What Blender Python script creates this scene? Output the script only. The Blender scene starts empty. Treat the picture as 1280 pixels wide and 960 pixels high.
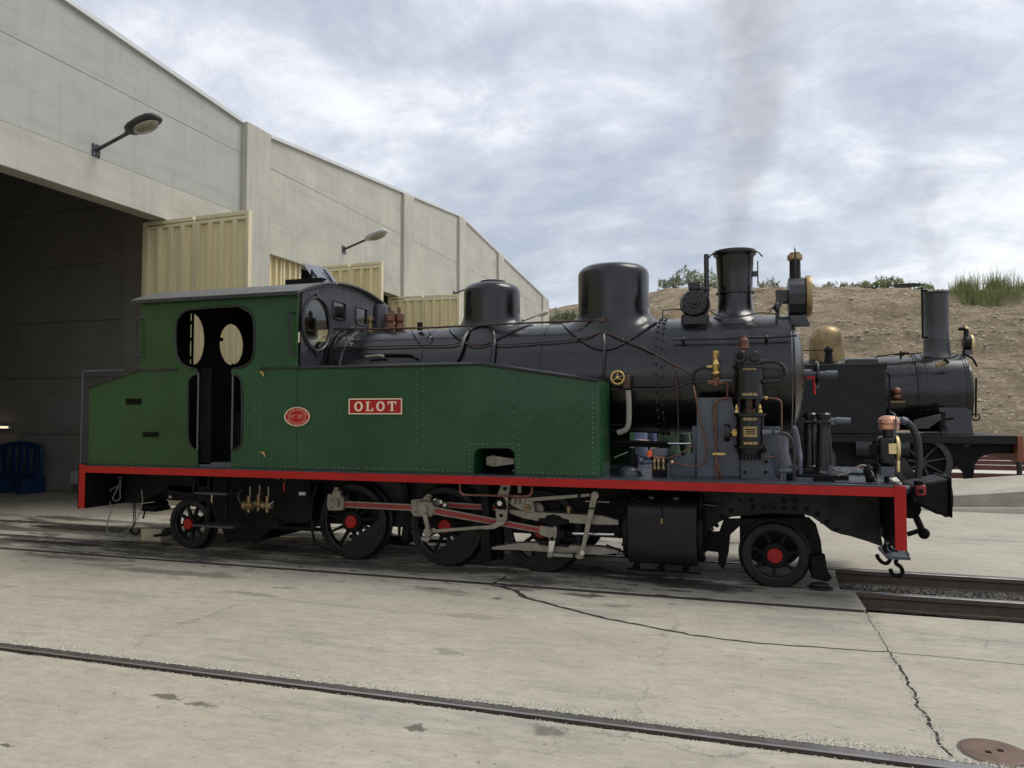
import bpy, bmesh, math, random
from mathutils import Vector, Matrix, noise
R = math.radians
random.seed(11)
sc = bpy.context.scene
col = sc.collection

# ---------------------------------------------------------------- camera, sky, sun
CAM = Vector((0, 0, 1.53)); FPX = 942.13; YAW = R(17.80); PITCH = R(2.287)
cd = bpy.data.cameras.new('camera'); cam = bpy.data.objects.new('camera', cd); col.objects.link(cam)
cam.location = CAM; cam.rotation_euler = (R(90) + PITCH, 0, YAW)
cd.sensor_fit = 'HORIZONTAL'; cd.sensor_width = 36; cd.lens = 36 * FPX / 1280
cd.clip_start = .05; cd.clip_end = 4000
sc.camera = cam
SUN_EL, SUN_AZ = 60, 65            # degrees above the horizon, degrees clockwise from +Y (towards +X)
w = bpy.data.worlds.new('World'); sc.world = w; w.use_nodes = True
def world_nodes():
    nt = w.node_tree; N = nt.nodes; L = nt.links; N.clear()
    def nd(t, **k):
        n = N.new(t)
        for a, b in k.items(): setattr(n, a, b)
        return n
    out = nd('ShaderNodeOutputWorld'); bg = nd('ShaderNodeBackground')
    sky = nd('ShaderNodeTexSky', sky_type='NISHITA', sun_disc=False)
    sky.sun_elevation = R(SUN_EL); sky.sun_rotation = R(SUN_AZ); sky.air_density = 1.2; sky.dust_density = 2.0
    tc = nd('ShaderNodeTexCoord'); sx = nd('ShaderNodeSeparateXYZ')
    L.new(tc.outputs['Generated'], sx.inputs[0])
    zz = nd('ShaderNodeMath', operation='MAXIMUM'); L.new(sx.outputs[2], zz.inputs[0]); zz.inputs[1].default_value = 0.0
    za = nd('ShaderNodeMath', operation='ADD'); L.new(zz.outputs[0], za.inputs[0]); za.inputs[1].default_value = .24
    cx = nd('ShaderNodeMath', operation='DIVIDE'); cy = nd('ShaderNodeMath', operation='DIVIDE')
    for c, i in ((cx, 0), (cy, 1)): L.new(sx.outputs[i], c.inputs[0]); L.new(za.outputs[0], c.inputs[1])
    cb = nd('ShaderNodeCombineXYZ'); L.new(cx.outputs[0], cb.inputs[0]); L.new(cy.outputs[0], cb.inputs[1])
    def noi(scale, det, rough, dist, off):
        m = nd('ShaderNodeMapping'); m.inputs['Location'].default_value = off; L.new(cb.outputs[0], m.inputs[0])
        n = nd('ShaderNodeTexNoise'); L.new(m.outputs[0], n.inputs['Vector'])
        n.inputs['Scale'].default_value = scale; n.inputs['Detail'].default_value = det
        n.inputs['Roughness'].default_value = rough; n.inputs['Distortion'].default_value = dist
        return n.outputs[0]
    a = noi(.95, 9, .58, .35, (3.1, 1.7, 0)); b = noi(3.0, 10, .64, .3, (7.3, 2.2, 0))
    mx = nd('ShaderNodeMath', operation='MULTIPLY_ADD'); L.new(b, mx.inputs[0]); mx.inputs[1].default_value = .46
    ma = nd('ShaderNodeMath', operation='MULTIPLY'); L.new(a, ma.inputs[0]); ma.inputs[1].default_value = .62
    L.new(ma.outputs[0], mx.inputs[2])
    r = nd('ShaderNodeValToRGB'); L.new(mx.outputs[0], r.inputs[0])
    e = r.color_ramp.elements
    e[0].position = .41; e[0].color = (2.15, 2.38, 2.82, 1)
    e[1].position = .72; e[1].color = (5.2, 5.2, 5.15, 1)
    for p, c in ((.485, (2.72, 2.93, 3.34, 1)), (.53, (3.2, 3.36, 3.74, 1)), (.585, (4.05, 4.18, 4.42, 1)), (.645, (4.75, 4.82, 4.92, 1))):
        q = e.new(p); q.color = c
    mix = nd('ShaderNodeMix', data_type='RGBA'); mix.inputs[0].default_value = .93
    L.new(sky.outputs[0], mix.inputs[6]); L.new(r.outputs[0], mix.inputs[7])
    L.new(mix.outputs[2], bg.inputs[0]); bg.inputs[1].default_value = .1
    L.new(bg.outputs[0], out.inputs[0])
world_nodes()
sd = bpy.data.lights.new('sun', 'SUN'); sd.energy = 1.0; sd.angle = R(30); sd.color = (1, .96, .88)
so = bpy.data.objects.new('sun', sd); col.objects.link(so)
ds = Vector((math.cos(R(SUN_EL)) * math.sin(R(SUN_AZ)), math.cos(R(SUN_EL)) * math.cos(R(SUN_AZ)), math.sin(R(SUN_EL))))
so.rotation_euler = ds.to_track_quat('Z', 'Y').to_euler(); so.location = (20, 20, 40)
sc.view_settings.view_transform = 'Standard'; sc.view_settings.look = 'None'
sc.view_settings.exposure = 1.15; sc.view_settings.gamma = 1; sc.view_settings.use_curve_mapping = False
sc.render.engine = 'CYCLES'
sc.cycles.max_bounces = 6; sc.cycles.volume_bounces = 0

# ---------------------------------------------------------------- measuring: a sight line met by a real plane of the place
_F = Vector((-math.sin(YAW) * math.cos(PITCH), math.cos(YAW) * math.cos(PITCH), math.sin(PITCH)))
_R = Vector((math.cos(YAW), math.sin(YAW), 0)); _U = _R.cross(_F)
def ray(px, py): return _R * ((px - 640) / FPX) - _U * ((py - 480) / FPX) + _F
def U(px, py, Y):                    # -> (x, z) on the plane y = Y
    d = ray(px, py); k = Y / d.y; return (d.x * k, CAM.z + d.z * k)
def UX(px, py, X):                   # -> (y, z) on the plane x = X
    d = ray(px, py); k = X / d.x; return (d.y * k, CAM.z + d.z * k)
def U3(px, py, Y):
    x, z = U(px, py, Y); return (x, Y, z)
def UG(px, py, Z=0):
    d = ray(px, py); k = (Z - CAM.z) / d.z; return (d.x * k, d.y * k)

# ---------------------------------------------------------------- mesh builder
def catmull(pts, k=6):
    P = [Vector(p) for p in pts]
    if len(P) < 3: return P
    o = []
    for i in range(len(P) - 1):
        a = P[i - 1] if i else P[0] * 2 - P[1]; b = P[i]; c = P[i + 1]
        d = P[i + 2] if i + 2 < len(P) else P[-1] * 2 - P[-2]
        for j in range(k):
            t = j / k
            o.append(.5 * ((2 * b) + (c - a) * t + (2 * a - 5 * b + 4 * c - d) * t * t + (3 * b - a - 3 * c + d) * t ** 3))
    o.append(P[-1]); return o
class MB:
    def __init__(s): s.v = []; s.f = []; s.m = []; s.mi = 0
    def add(s, v, f):
        o = len(s.v); s.v += [tuple(p) for p in v]
        for q in f: s.f.append(tuple(i + o for i in q)); s.m.append(s.mi)
        return s
    def box(s, x0, x1, y0, y1, z0, z1):
        v = [(x, y, z) for z in (z0, z1) for y in (y0, y1) for x in (x0, x1)]
        return s.add(v, [(0, 2, 3, 1), (4, 5, 7, 6), (0, 1, 5, 4), (2, 6, 7, 3), (0, 4, 6, 2), (1, 3, 7, 5)])
    def cyl(s, p, q, r, r2=None, n=16, cap=True):
        p = Vector(p); q = Vector(q); r2 = r if r2 is None else r2
        d = (q - p).normalized(); a = d.orthogonal().normalized(); b = d.cross(a)
        v = []
        for c, rr in ((p, r), (q, r2)):
            v += [c + (a * math.cos(t) + b * math.sin(t)) * rr for t in [2 * math.pi * i / n for i in range(n)]]
        f = [(i, (i + 1) % n, n + (i + 1) % n, n + i) for i in range(n)]
        if cap: f += [tuple(range(n))[::-1], tuple(range(n, 2 * n))]
        return s.add(v, f)
    def tube(s, pts, r, n=8, k=0):
        P = catmull(pts, k) if k else [Vector(p) for p in pts]
        v = []; f = []; a = None
        for i, p in enumerate(P):
            d = (P[min(i + 1, len(P) - 1)] - P[max(i - 1, 0)])
            d = d.normalized() if d.length > 1e-9 else Vector((1, 0, 0))
            a = d.orthogonal().normalized() if a is None else (a - d * a.dot(d)).normalized()
            b = d.cross(a)
            v += [p + (a * math.cos(2 * math.pi * j / n) + b * math.sin(2 * math.pi * j / n)) * r for j in range(n)]
        for i in range(len(P) - 1):
            f += [(i * n + j, i * n + (j + 1) % n, (i + 1) * n + (j + 1) % n, (i + 1) * n + j) for j in range(n)]
        f += [tuple(range(n))[::-1], tuple((len(P) - 1) * n + j for j in range(n))]
        return s.add(v, f)
    def lathe(s, o, ax, prof, n=32, sx=1, sy=1):
        ox, oy, oz = o; v = []; f = []
        for r, h in prof:
            for j in range(n):
                t = 2 * math.pi * j / n; c = math.cos(t) * r * sx; q = math.sin(t) * r * sy
                v.append((ox + h, oy + c, oz + q) if ax == 'x' else (ox + c, oy + h, oz + q) if ax == 'y' else (ox + c, oy + q, oz + h))
        k = len(prof)
        for i in range(k - 1):
            f += [(i * n + j, i * n + (j + 1) % n, (i + 1) * n + (j + 1) % n, (i + 1) * n + j) for j in range(n)]
        if prof[0] != prof[-1] and prof[0][0] > 1e-4: f.append(tuple(range(n))[::-1])
        if prof[0] != prof[-1] and prof[-1][0] > 1e-4: f.append(tuple((k - 1) * n + j for j in range(n)))
        return s.add(v, f)
    def torus(s, c, ax, RR, r, n=24, m=8):
        pts = []
        for i in range(n + 1):
            t = 2 * math.pi * i / n; a = math.cos(t) * RR; b = math.sin(t) * RR
            pts.append((c[0], c[1] + a, c[2] + b) if ax == 'x' else (c[0] + a, c[1], c[2] + b) if ax == 'y' else (c[0] + a, c[1] + b, c[2]))
        return s.tube(pts, r, m)
    def ball(s, c, r, n=12, m=8, sz=(1, 1, 1)):
        v = [(c[0], c[1], c[2] - r * sz[2])]; f = []
        for i in range(1, m):
            p = -math.pi / 2 + math.pi * i / m
            for j in range(n):
                t = 2 * math.pi * j / n
                v.append((c[0] + r * sz[0] * math.cos(p) * math.cos(t), c[1] + r * sz[1] * math.cos(p) * math.sin(t), c[2] + r * sz[2] * math.sin(p)))
        v.append((c[0], c[1], c[2] + r * sz[2])); e = len(v) - 1
        for j in range(n): f += [(0, 1 + (j + 1) % n, 1 + j), (e, e - n + j, e - n + (j + 1) % n)]
        for i in range(m - 2):
            f += [(1 + i * n + j, 1 + i * n + (j + 1) % n, 1 + (i + 1) * n + (j + 1) % n, 1 + (i + 1) * n + j) for j in range(n)]
        return s.add(v, f)
    def plate(s, outer, a0, a1, plane='xz', holes=()):
        mp = {'xz': lambda p, a: (p[0], a, p[1]), 'yz': lambda p, a: (a, p[0], p[1]), 'xy': lambda p, a: (p[0], p[1], a)}[plane]
        loops = [list(outer)] + [list(h) for h in holes]
        bm = bmesh.new(); E = []; n = 0
        for lp in loops:
            vs = [bm.verts.new((p[0], p[1], 0)) for p in lp]
            for q in vs: q.index = n; n += 1
            E += [bm.edges.new((vs[i], vs[(i + 1) % len(vs)])) for i in range(len(vs))]
        bmesh.ops.triangle_fill(bm, use_beauty=True, edges=E)
        fs = [[q.index for q in f.verts] for f in bm.faces]; bm.free()
        flat = [p for lp in loops for p in lp]
        v = [mp(p, a0) for p in flat] + [mp(p, a1) for p in flat]
        f = [tuple(q) for q in fs] + [tuple(i + n for i in reversed(q)) for q in fs]; o = 0
        for lp in loops:
            k = len(lp)
            f += [(o + i, o + (i + 1) % k, n + o + (i + 1) % k, n + o + i) for i in range(k)]; o += k
        return s.add(v, f)
    def bar(s, p, q, w, y0, y1, w2=None):      # a flat rod in the xz plane from p to q, width w, thickness y0..y1
        p = Vector(p); q = Vector(q); d = (q - p).normalized(); t = Vector((-d.y, d.x)); w2 = w if w2 is None else w2
        return s.plate([p + t * w / 2, p - t * w / 2, q - t * w2 / 2, q + t * w2 / 2], y0, y1)
WL = {}
def tag(o, label=None, cat=None, group=None, kind=None):
    for k, x in (('label', label), ('category', cat), ('group', group), ('kind', kind)):
        if x: o[k] = x
    return o
def thing(name, loc, label, cat, group=None):
    o = bpy.data.objects.new(name, None); col.objects.link(o); o.location = loc; o.empty_display_size = .1
    WL[o.name] = Vector(loc); return tag(o, label, cat, group)
def build(mb, name, mats, parent=None, ang=32, bevel=0, flat=False, base=False, seg=2, **k):
    me = bpy.data.meshes.new(name)
    xs = [[p[i] for p in mb.v] for i in range(3)]
    c = Vector([(min(a) + max(a)) / 2 for a in xs])
    if base: c.z = min(xs[2])
    me.from_pydata([Vector(p) - c for p in mb.v], [], mb.f)
    bm = bmesh.new(); bm.from_mesh(me); bmesh.ops.recalc_face_normals(bm, faces=bm.faces); bm.to_mesh(me); bm.free()
    for q in (mats if isinstance(mats, (list, tuple)) else [mats]): me.materials.append(q)
    if any(mb.m): me.polygons.foreach_set('material_index', mb.m)
    if not flat:
        me.polygons.foreach_set('use_smooth', [True] * len(me.polygons)); me.set_sharp_from_angle(angle=R(ang))
    o = bpy.data.objects.new(name, me); col.objects.link(o)
    WL[o.name] = c.copy()
    if parent: o.parent = parent; o.location = c - WL[parent.name]
    else: o.location = c
    if bevel:
        b = o.modifiers.new('bevel', 'BEVEL'); b.width = bevel; b.segments = seg; b.limit_method = 'ANGLE'; b.angle_limit = R(40)
    return tag(o, **k)
def copy_part(o, parent, delta):               # same mesh, moved by delta in the world
    c = o.copy(); col.objects.link(c); WL[c.name] = WL[o.name] + Vector(delta)
    c.parent = parent; c.location = WL[c.name] - (WL[parent.name] if parent else Vector()); return c
def copy_tree(o, parent, delta):
    c = copy_part(o, parent, delta)
    for ch in list(o.children): copy_tree(ch, c, delta)
    return c
def ell(cx, cz, a, b, n=32): return [(cx + a * math.cos(2 * math.pi * i / n), cz + b * math.sin(2 * math.pi * i / n)) for i in range(n)]
def rrect(x0, x1, z0, z1, r, n=5):
    o = []
    for cx, cz, s in ((x1 - r, z1 - r, 0), (x0 + r, z1 - r, 90), (x0 + r, z0 + r, 180), (x1 - r, z0 + r, 270)):
        o += [(cx + r * math.cos(R(s + 90 * i / n)), cz + r * math.sin(R(s + 90 * i / n))) for i in range(n + 1)]
    return o

# ---------------------------------------------------------------- materials
def mat(name, base, rough=.5, metal=0.0, var=.15, scale=3.0, stretch=(1, 1, 1), bump=0.0, bscale=40, coat=0.0, rvar=.1, crough=.12,
        tint=None, tfac=.0, tscale=1.2, spec=.5, big=0.0, bigscale=2.0, streak=0.0, **kw):
    m = bpy.data.materials.new(name); m.use_nodes = True; nt = m.node_tree; N = nt.nodes; L = nt.links
    b = N['Principled BSDF']
    g = N.new('ShaderNodeNewGeometry'); mp = N.new('ShaderNodeMapping'); mp.inputs['Scale'].default_value = stretch
    L.new(g.outputs['Position'], mp.inputs[0])
    def noi(sc_, d=6, ro=.6, vec=mp.outputs[0]):
        n = N.new('ShaderNodeTexNoise'); n.inputs['Scale'].default_value = sc_; n.inputs['Detail'].default_value = d
        n.inputs['Roughness'].default_value = ro; L.new(vec, n.inputs['Vector']); return n.outputs[0]
    def rng(x, a, c, lo, hi):
        r = N.new('ShaderNodeMapRange'); r.inputs[1].default_value = a; r.inputs[2].default_value = c
        r.inputs[3].default_value = lo; r.inputs[4].default_value = hi; L.new(x, r.inputs[0]); return r.outputs[0]
    def mixc(f, a, c):
        x = N.new('ShaderNodeMix'); x.data_type = 'RGBA'
        for s_, v_ in ((0, f), (6, a), (7, c)):
            if isinstance(v_, (tuple, list)): x.inputs[s_].default_value = (*v_, 1)
            elif isinstance(v_, (int, float)): x.inputs[s_].default_value = v_
            else: L.new(v_, x.inputs[s_])
        return x.outputs[2]
    n1 = noi(scale)
    c = mixc(rng(n1, .3, .7, 0, 1), tuple(q * (1 - var) for q in base), tuple(min(1, q * (1 + var)) for q in base))
    if tint: c = mixc(rng(noi(tscale, 8, .65), .5, .75, 0, tfac), c, tint)
    if streak:                      # rain runs down the face and trowel marks along it
        for st_, sc_, lo, hi, f_ in (((3, 3, .16), 3.0, .50, .68, streak), ((2, .16, 3.2), 2.6, .52, .66, streak * .8)):
            m2 = N.new('ShaderNodeMapping'); m2.inputs['Scale'].default_value = st_; L.new(g.outputs['Position'], m2.inputs[0])
            c = mixc(rng(noi(sc_, 7, .65, m2.outputs[0]), lo, hi, 0, f_), c, tuple(q * .62 for q in base))
        m2 = N.new('ShaderNodeMapping'); m2.inputs['Scale'].default_value = (2, .5, .5); m2.inputs['Location'].default_value = (3, 1, 7); L.new(g.outputs['Position'], m2.inputs[0])
        c = mixc(rng(noi(1.6, 8, .7, m2.outputs[0]), .55, .72, 0, streak), c, tuple(min(1, q * 1.28) for q in base))
    L.new(c, b.inputs['Base Color'])
    L.new(rng(noi(scale * 2.3), .3, .7, max(0, rough - rvar), min(1, rough + rvar)), b.inputs['Roughness'])
    b.inputs['Metallic'].default_value = metal; b.inputs['Coat Weight'].default_value = coat; b.inputs['Coat Roughness'].default_value = crough
    b.inputs['Specular IOR Level'].default_value = spec
    nrm = None
    for st, sca, dist in ((big, bigscale, .05), (bump, bscale, .01)):
        if st:
            bp = N.new('ShaderNodeBump'); bp.inputs['Strength'].default_value = st; bp.inputs['Distance'].default_value = dist
            L.new(noi(sca, 5), bp.inputs['Height'])
            if nrm: L.new(nrm, bp.inputs['Normal'])
            nrm = bp.outputs[0]
    if nrm:
        L.new(nrm, b.inputs['Normal'])
        if coat: L.new(nrm, b.inputs['Coat Normal'])
    m['_n'] = 1; del m['_n']
    return m
M = {}
M['green'] = mat('green_paint', (.0135, .060, .021), .5, var=.26, scale=1.3, coat=.42, crough=.05, rvar=.10, bump=.0, big=.13, bigscale=1.3, tint=(.020, .042, .019), tfac=.5, tscale=2.2, spec=.15)
M['greenglint'] = mat('green_rivet_paint_with_glint', (.050, .105, .058), .3, var=.4, scale=30, coat=.5)  # lighter green: the sky's glint on rivet heads is put into the colour
M['pumpblack'] = mat('black_enamel', (.003, .0034, .0045), .25, spec=.38, var=.3, scale=6, coat=.10, crough=.08, bump=.05, bscale=60)
M['cylblack'] = mat('black_cladding_paint', (.006, .0065, .0078), .42, spec=.28, var=.3, scale=4, bump=.05, big=.15, bigscale=5)
M['wheelgrey'] = mat('worn_black_wheel_paint', (.018, .018, .019), .42, spec=.5, var=.4, scale=9, tint=(.05, .045, .04), tfac=.5, tscale=12)
M['frame'] = mat('black_frame_paint', (.0085, .009, .0105), .5, spec=.3, var=.35, scale=5, rvar=.12, bump=.1, bscale=40, tint=(.02, .018, .016), tfac=.6, tscale=5)
M['black'] = mat('black_gloss_paint', (.0030, .0034, .0050), .27, spec=.50, var=.35, scale=3, coat=.16, crough=.14, rvar=.10, bump=.04, bscale=50, big=.07, bigscale=3, tint=(.016, .015, .014), tfac=.6, tscale=4, stretch=(1, 1, .5))
M['sooty'] = mat('black_oily_steel', (.006, .006, .0068), .58, spec=.15, var=.35, scale=6, rvar=.15, bump=.12, bscale=50, tint=(.018, .015, .012), tfac=.7, tscale=5)
M['cabblack'] = mat('blue_black_paint', (.022, .0245, .031), .38, var=.25, scale=5, coat=.1, bump=.06, bscale=45, tint=(.06, .06, .062), tfac=.5, tscale=6)
M['deck'] = mat('slate_grey_deck_paint', (.022, .027, .036), .27, var=.3, scale=7, rvar=.15, bump=.12, bscale=60, tint=(.10, .11, .125), tfac=.45, tscale=9)
M['saddle'] = mat('grey_paint', (.072, .082, .104), .45, var=.18, scale=6, bump=.08, bscale=40, tint=(.05, .05, .055), tfac=.5, tscale=4)
M['red'] = mat('red_paint', (.36, .0075, .0065), .42, spec=.3, var=.16, scale=3, coat=.0, bump=.04, tint=(.24, .008, .007), tfac=.5, tscale=4)
M['rodred'] = mat('dull_red_paint', (.27, .022, .020), .45, var=.2, scale=12, tint=(.10, .02, .018), tfac=.5, tscale=14)
M['steel'] = mat('worn_steel', (.27, .245, .20), .46, metal=.5, var=.2, scale=14, rvar=.12, bump=.08, bscale=80, tint=(.16, .13, .10), tfac=.6, tscale=11)
M['bright'] = mat('polished_steel', (.62, .62, .60), .22, metal=1.0, var=.1, scale=20)
M['copper'] = mat('copper_pipe', (.18, .085, .055), .45, metal=.6, var=.4, scale=12, tint=(.045, .028, .024), tfac=.95, tscale=8)
M['copperdark'] = mat('darkened_copper_pipe', (.075, .042, .034), .42, metal=.5, var=.35, scale=10)
M['copperbright'] = mat('pinkish_copper', (.62, .31, .22), .34, metal=.7, var=.15, scale=12)
M['brass'] = mat('brass', (.55, .38, .14), .34, metal=.8, var=.25, scale=15, tint=(.20, .12, .05), tfac=.5, tscale=12)
M['oldbrass'] = mat('tarnished_brass', (.27, .195, .095), .42, metal=.6, var=.4, scale=4, tint=(.065, .045, .025), tfac=.9, tscale=2.2, stretch=(1, 1, .6))
M['paleBrass'] = mat('pale_brass_plate', (.66, .53, .26), .42, metal=.5, var=.15, scale=14)
M['cream'] = mat('cream_letter_paint', (.74, .62, .46), .5, var=.08, scale=20)
M['roofgrey'] = mat('grey_roof_paint', (.085, .087, .088), .38, var=.15, scale=4, tint=(.07, .07, .07), tfac=.6, tscale=3)
M['lagging'] = mat('white_lagging_tape', (.30, .28, .23), .8, var=.15, scale=20, bump=.3, bscale=60)
M['hose'] = mat('black_rubber', (.016, .017, .018), .45, var=.2, scale=20, bump=.2, bscale=120)
M['cable'] = mat('grey_cable', (.22, .22, .21), .5)
M['dark'] = mat('dark_slot_paint', (.004, .005, .004), .6, spec=.1)
M['orange'] = mat('orange_plastic', (.75, .10, .03), .4)
M['rust'] = mat('rust_orange_paint', (.20, .055, .022), .55, var=.25, scale=5, bump=.1)
M['loco2'] = mat('blue_black_gloss_paint', (.0030, .0036, .0055), .25, spec=.5, var=.25, scale=2, coat=.10, big=.05, bigscale=2, tint=(.015, .015, .017), tfac=.5, tscale=2)
M['chim2'] = mat('grey_black_paint', (.026, .029, .031), .42, var=.2, scale=3, tint=(.03, .03, .03), tfac=.5)
M['hatchgrey'] = mat('blue_grey_paint', (.16, .17, .20), .4, var=.15, scale=6, tint=(.09, .095, .11), tfac=.5, tscale=8)
def glass(name, tintc, rough=.03):
    m = bpy.data.materials.new(name); m.use_nodes = True; b = m.node_tree.nodes['Principled BSDF']
    b.inputs['Base Color'].default_value = (*tintc, 1); b.inputs['Roughness'].default_value = rough
    b.inputs['Transmission Weight'].default_value = 1; b.inputs['IOR'].default_value = 1.45
    return m
M['glass'] = glass('window_glass', (.75, .8, .8)); M['lens'] = glass('lamp_glass', (.55, .55, .42), .25)
# building, ground
M['conc_grey'] = mat('grey_precast_concrete', (.40, .405, .372), .85, streak=.26, var=.13, scale=1.6, stretch=(1, .5, 1.3), bump=.25, bscale=14, tint=(.28, .285, .27), tfac=.7, tscale=1.6, rvar=.05)
M['conc_beige'] = mat('beige_precast_concrete', (.455, .445, .38), .85, streak=.26, var=.11, scale=1.8, stretch=(1, .6, .9), bump=.22, bscale=14, tint=(.36, .35, .30), tfac=.7, tscale=1.5, rvar=.05)
M['conc_pillar'] = mat('pale_concrete_pillar', (.46, .445, .385), .85, streak=.26, var=.10, scale=2, stretch=(1, 1, .25), bump=.2, bscale=16, tint=(.34, .33, .29), tfac=.75, tscale=1.5)
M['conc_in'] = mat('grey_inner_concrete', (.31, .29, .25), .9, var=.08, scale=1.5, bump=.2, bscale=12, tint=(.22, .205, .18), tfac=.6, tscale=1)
M['plaster'] = mat('pale_plaster', (.33, .315, .285), .9, var=.08, scale=6)
M['coping'] = mat('pale_metal_coping', (.62, .63, .63), .45, metal=.2, var=.06, scale=2)
M['doorcream'] = mat('cream_door_paint', (.68, .595, .36), .5, var=.09, scale=2.5, stretch=(1, 1, .3), bump=.04, tint=(.48, .41, .24), tfac=.5, tscale=2)
M['doorframe'] = mat('cream_frame_paint', (.66, .595, .385), .5, var=.1, scale=3, tint=(.40, .35, .24), tfac=.5, tscale=3)
M['lampgrey'] = mat('dark_grey_lamp_housing', (.035, .037, .04), .5, var=.15, scale=10)
M['lamppale'] = mat('pale_grey_lamp_housing', (.46, .47, .48), .45, var=.1, scale=10)
M['blueplastic'] = mat('blue_plastic', (.012, .042, .115), .42, var=.15, scale=8)
M['earth'] = mat('dark_soil', (.020, .017, .014), .95, var=.4, scale=9, bump=.5, bscale=20)
M['groundfar'] = mat('dry_ground', (.32, .28, .22), .95, var=.2, scale=.8, bump=.4, bscale=6, tint=(.22, .19, .14), tfac=.6, tscale=.4)
M['railsteel'] = mat('rail_top_steel', (.30, .285, .265), .30, metal=.8, var=.2, scale=16, stretch=(.2, 1, 1), rvar=.1)
M['railrust'] = mat('rusty_rail_steel', (.085, .062, .048), .65, var=.25, scale=9, bump=.15, bscale=60, tint=(.13, .085, .055), tfac=.5, tscale=6)
M['railred'] = mat('red_brown_rail_rust', (.11, .045, .035), .75, var=.25, scale=5)
M['ballastwhite'] = mat('pale_limestone_ballast', (.55, .52, .47), .95, var=.3, scale=9, bump=.9, bscale=14, tint=(.30, .27, .23), tfac=.8, tscale=6)
M['stone'] = mat('dark_ballast_stone', (.05, .048, .042), .85, var=.6, scale=22, bump=.2, tint=(.24, .22, .17), tfac=.9, tscale=14)
M['stonepale'] = mat('pale_grit', (.40, .37, .31), .9, var=.5, scale=70, tint=(.12, .11, .09), tfac=.95, tscale=55)
M['bankstone'] = mat('pale_brown_stone', (.44, .375, .28), .95, var=.35, scale=3, tint=(.24, .19, .13), tfac=.9, tscale=2)
M['manhole'] = mat('rusty_cast_iron', (.15, .098, .07), .6, metal=.2, var=.18, scale=12, bump=.2, bscale=60, tint=(.10, .075, .06), tfac=.6, tscale=7)
M['creamblock'] = mat('cream_concrete_block', (.50, .44, .30), .85, var=.12, scale=6, tint=(.25, .2, .13), tfac=.5)
M['leaf'] = mat('shrub_green', (.21, .25, .10), .6, var=.45, scale=5, tint=(.15, .15, .06), tfac=.6, tscale=3)
M['leafolive'] = mat('olive_green_leaf', (.20, .22, .13), .65, var=.4, scale=4, tint=(.13, .15, .08), tfac=.7, tscale=2)
M['reed'] = mat('bright_grass_green', (.22, .25, .09), .6, var=.35, scale=3, tint=(.26, .24, .10), tfac=.6, tscale=2)
M['dry'] = mat('dry_straw', (.36, .29, .17), .8, var=.3, scale=4)
M['bark'] = mat('grey_bark', (.10, .08, .06), .9, var=.3, scale=12)
M['skin'] = mat('skin', (.50, .30, .22), .5, var=.06, scale=20)
M['shirtblue'] = mat('pale_blue_cloth', (.13, .16, .27), .85, var=.12, scale=9, bump=.2)
M['clothgreen'] = mat('green_cloth', (.055, .095, .055), .85, var=.15, scale=9, bump=.2)
M['clothlilac'] = mat('greyish_lilac_cloth', (.125, .11, .14), .85, var=.12, scale=9, bump=.2)
M['jeans'] = mat('dark_blue_denim', (.03, .04, .075), .85, var=.2, scale=20)
M['shoe'] = mat('black_shoe_leather', (.015, .014, .013), .5)
M['hair'] = mat('dark_brown_hair', (.03, .02, .014), .6, var=.3, scale=30)

class Nodes:
    """small helper for the few materials that need their own node tree"""
    def __init__(s, name):
        s.m = bpy.data.materials.new(name); s.m.use_nodes = True; s.N = s.m.node_tree.nodes; s.L = s.m.node_tree.links
        s.b = s.N['Principled BSDF']; s.g = s.N.new('ShaderNodeNewGeometry').outputs['Position']
    def put(s, sock, v):
        if isinstance(v, (tuple, list)): sock.default_value = (*v, 1) if len(sock.default_value) == 4 else v
        elif isinstance(v, (int, float)): sock.default_value = v
        else: s.L.new(v, sock)
    def math(s, op, a, b=0, c=0):
        n = s.N.new('ShaderNodeMath'); n.operation = op
        for i, q in enumerate((a, b, c)): s.put(n.inputs[i], q)
        return n.outputs[0]
    def vmath(s, op, a, b=(0, 0, 0)):
        n = s.N.new('ShaderNodeVectorMath'); n.operation = op; s.put(n.inputs[0], a); s.put(n.inputs[1], b)
        return n.outputs[1] if op == 'LENGTH' else n.outputs[0]
    def noise(s, scale, det=6, ro=.6, st=(1, 1, 1), loc=(0, 0, 0), colr=False):
        mp = s.N.new('ShaderNodeMapping'); mp.inputs['Scale'].default_value = st; mp.inputs['Location'].default_value = loc; s.L.new(s.g, mp.inputs[0])
        n = s.N.new('ShaderNodeTexNoise'); s.L.new(mp.outputs[0], n.inputs['Vector'])
        n.inputs['Scale'].default_value = scale; n.inputs['Detail'].default_value = det; n.inputs['Roughness'].default_value = ro
        return n.outputs[1 if colr else 0]
    def rng(s, x, a, b, lo=0, hi=1):
        n = s.N.new('ShaderNodeMapRange'); s.put(n.inputs[0], x)
        for i, q in enumerate((a, b, lo, hi)): s.put(n.inputs[i + 1], q)
        return n.outputs[0]
    def mix(s, f, a, b):
        n = s.N.new('ShaderNodeMix'); n.data_type = 'RGBA'; s.put(n.inputs[0], f); s.put(n.inputs[6], a); s.put(n.inputs[7], b); return n.outputs[2]
    def bump(s, h, st, dist=.01, nrm=None):
        n = s.N.new('ShaderNodeBump'); n.inputs['Strength'].default_value = st; n.inputs['Distance'].default_value = dist
        s.put(n.inputs['Height'], h)
        if nrm: s.L.new(nrm, n.inputs['Normal'])
        return n.outputs[0]

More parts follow.
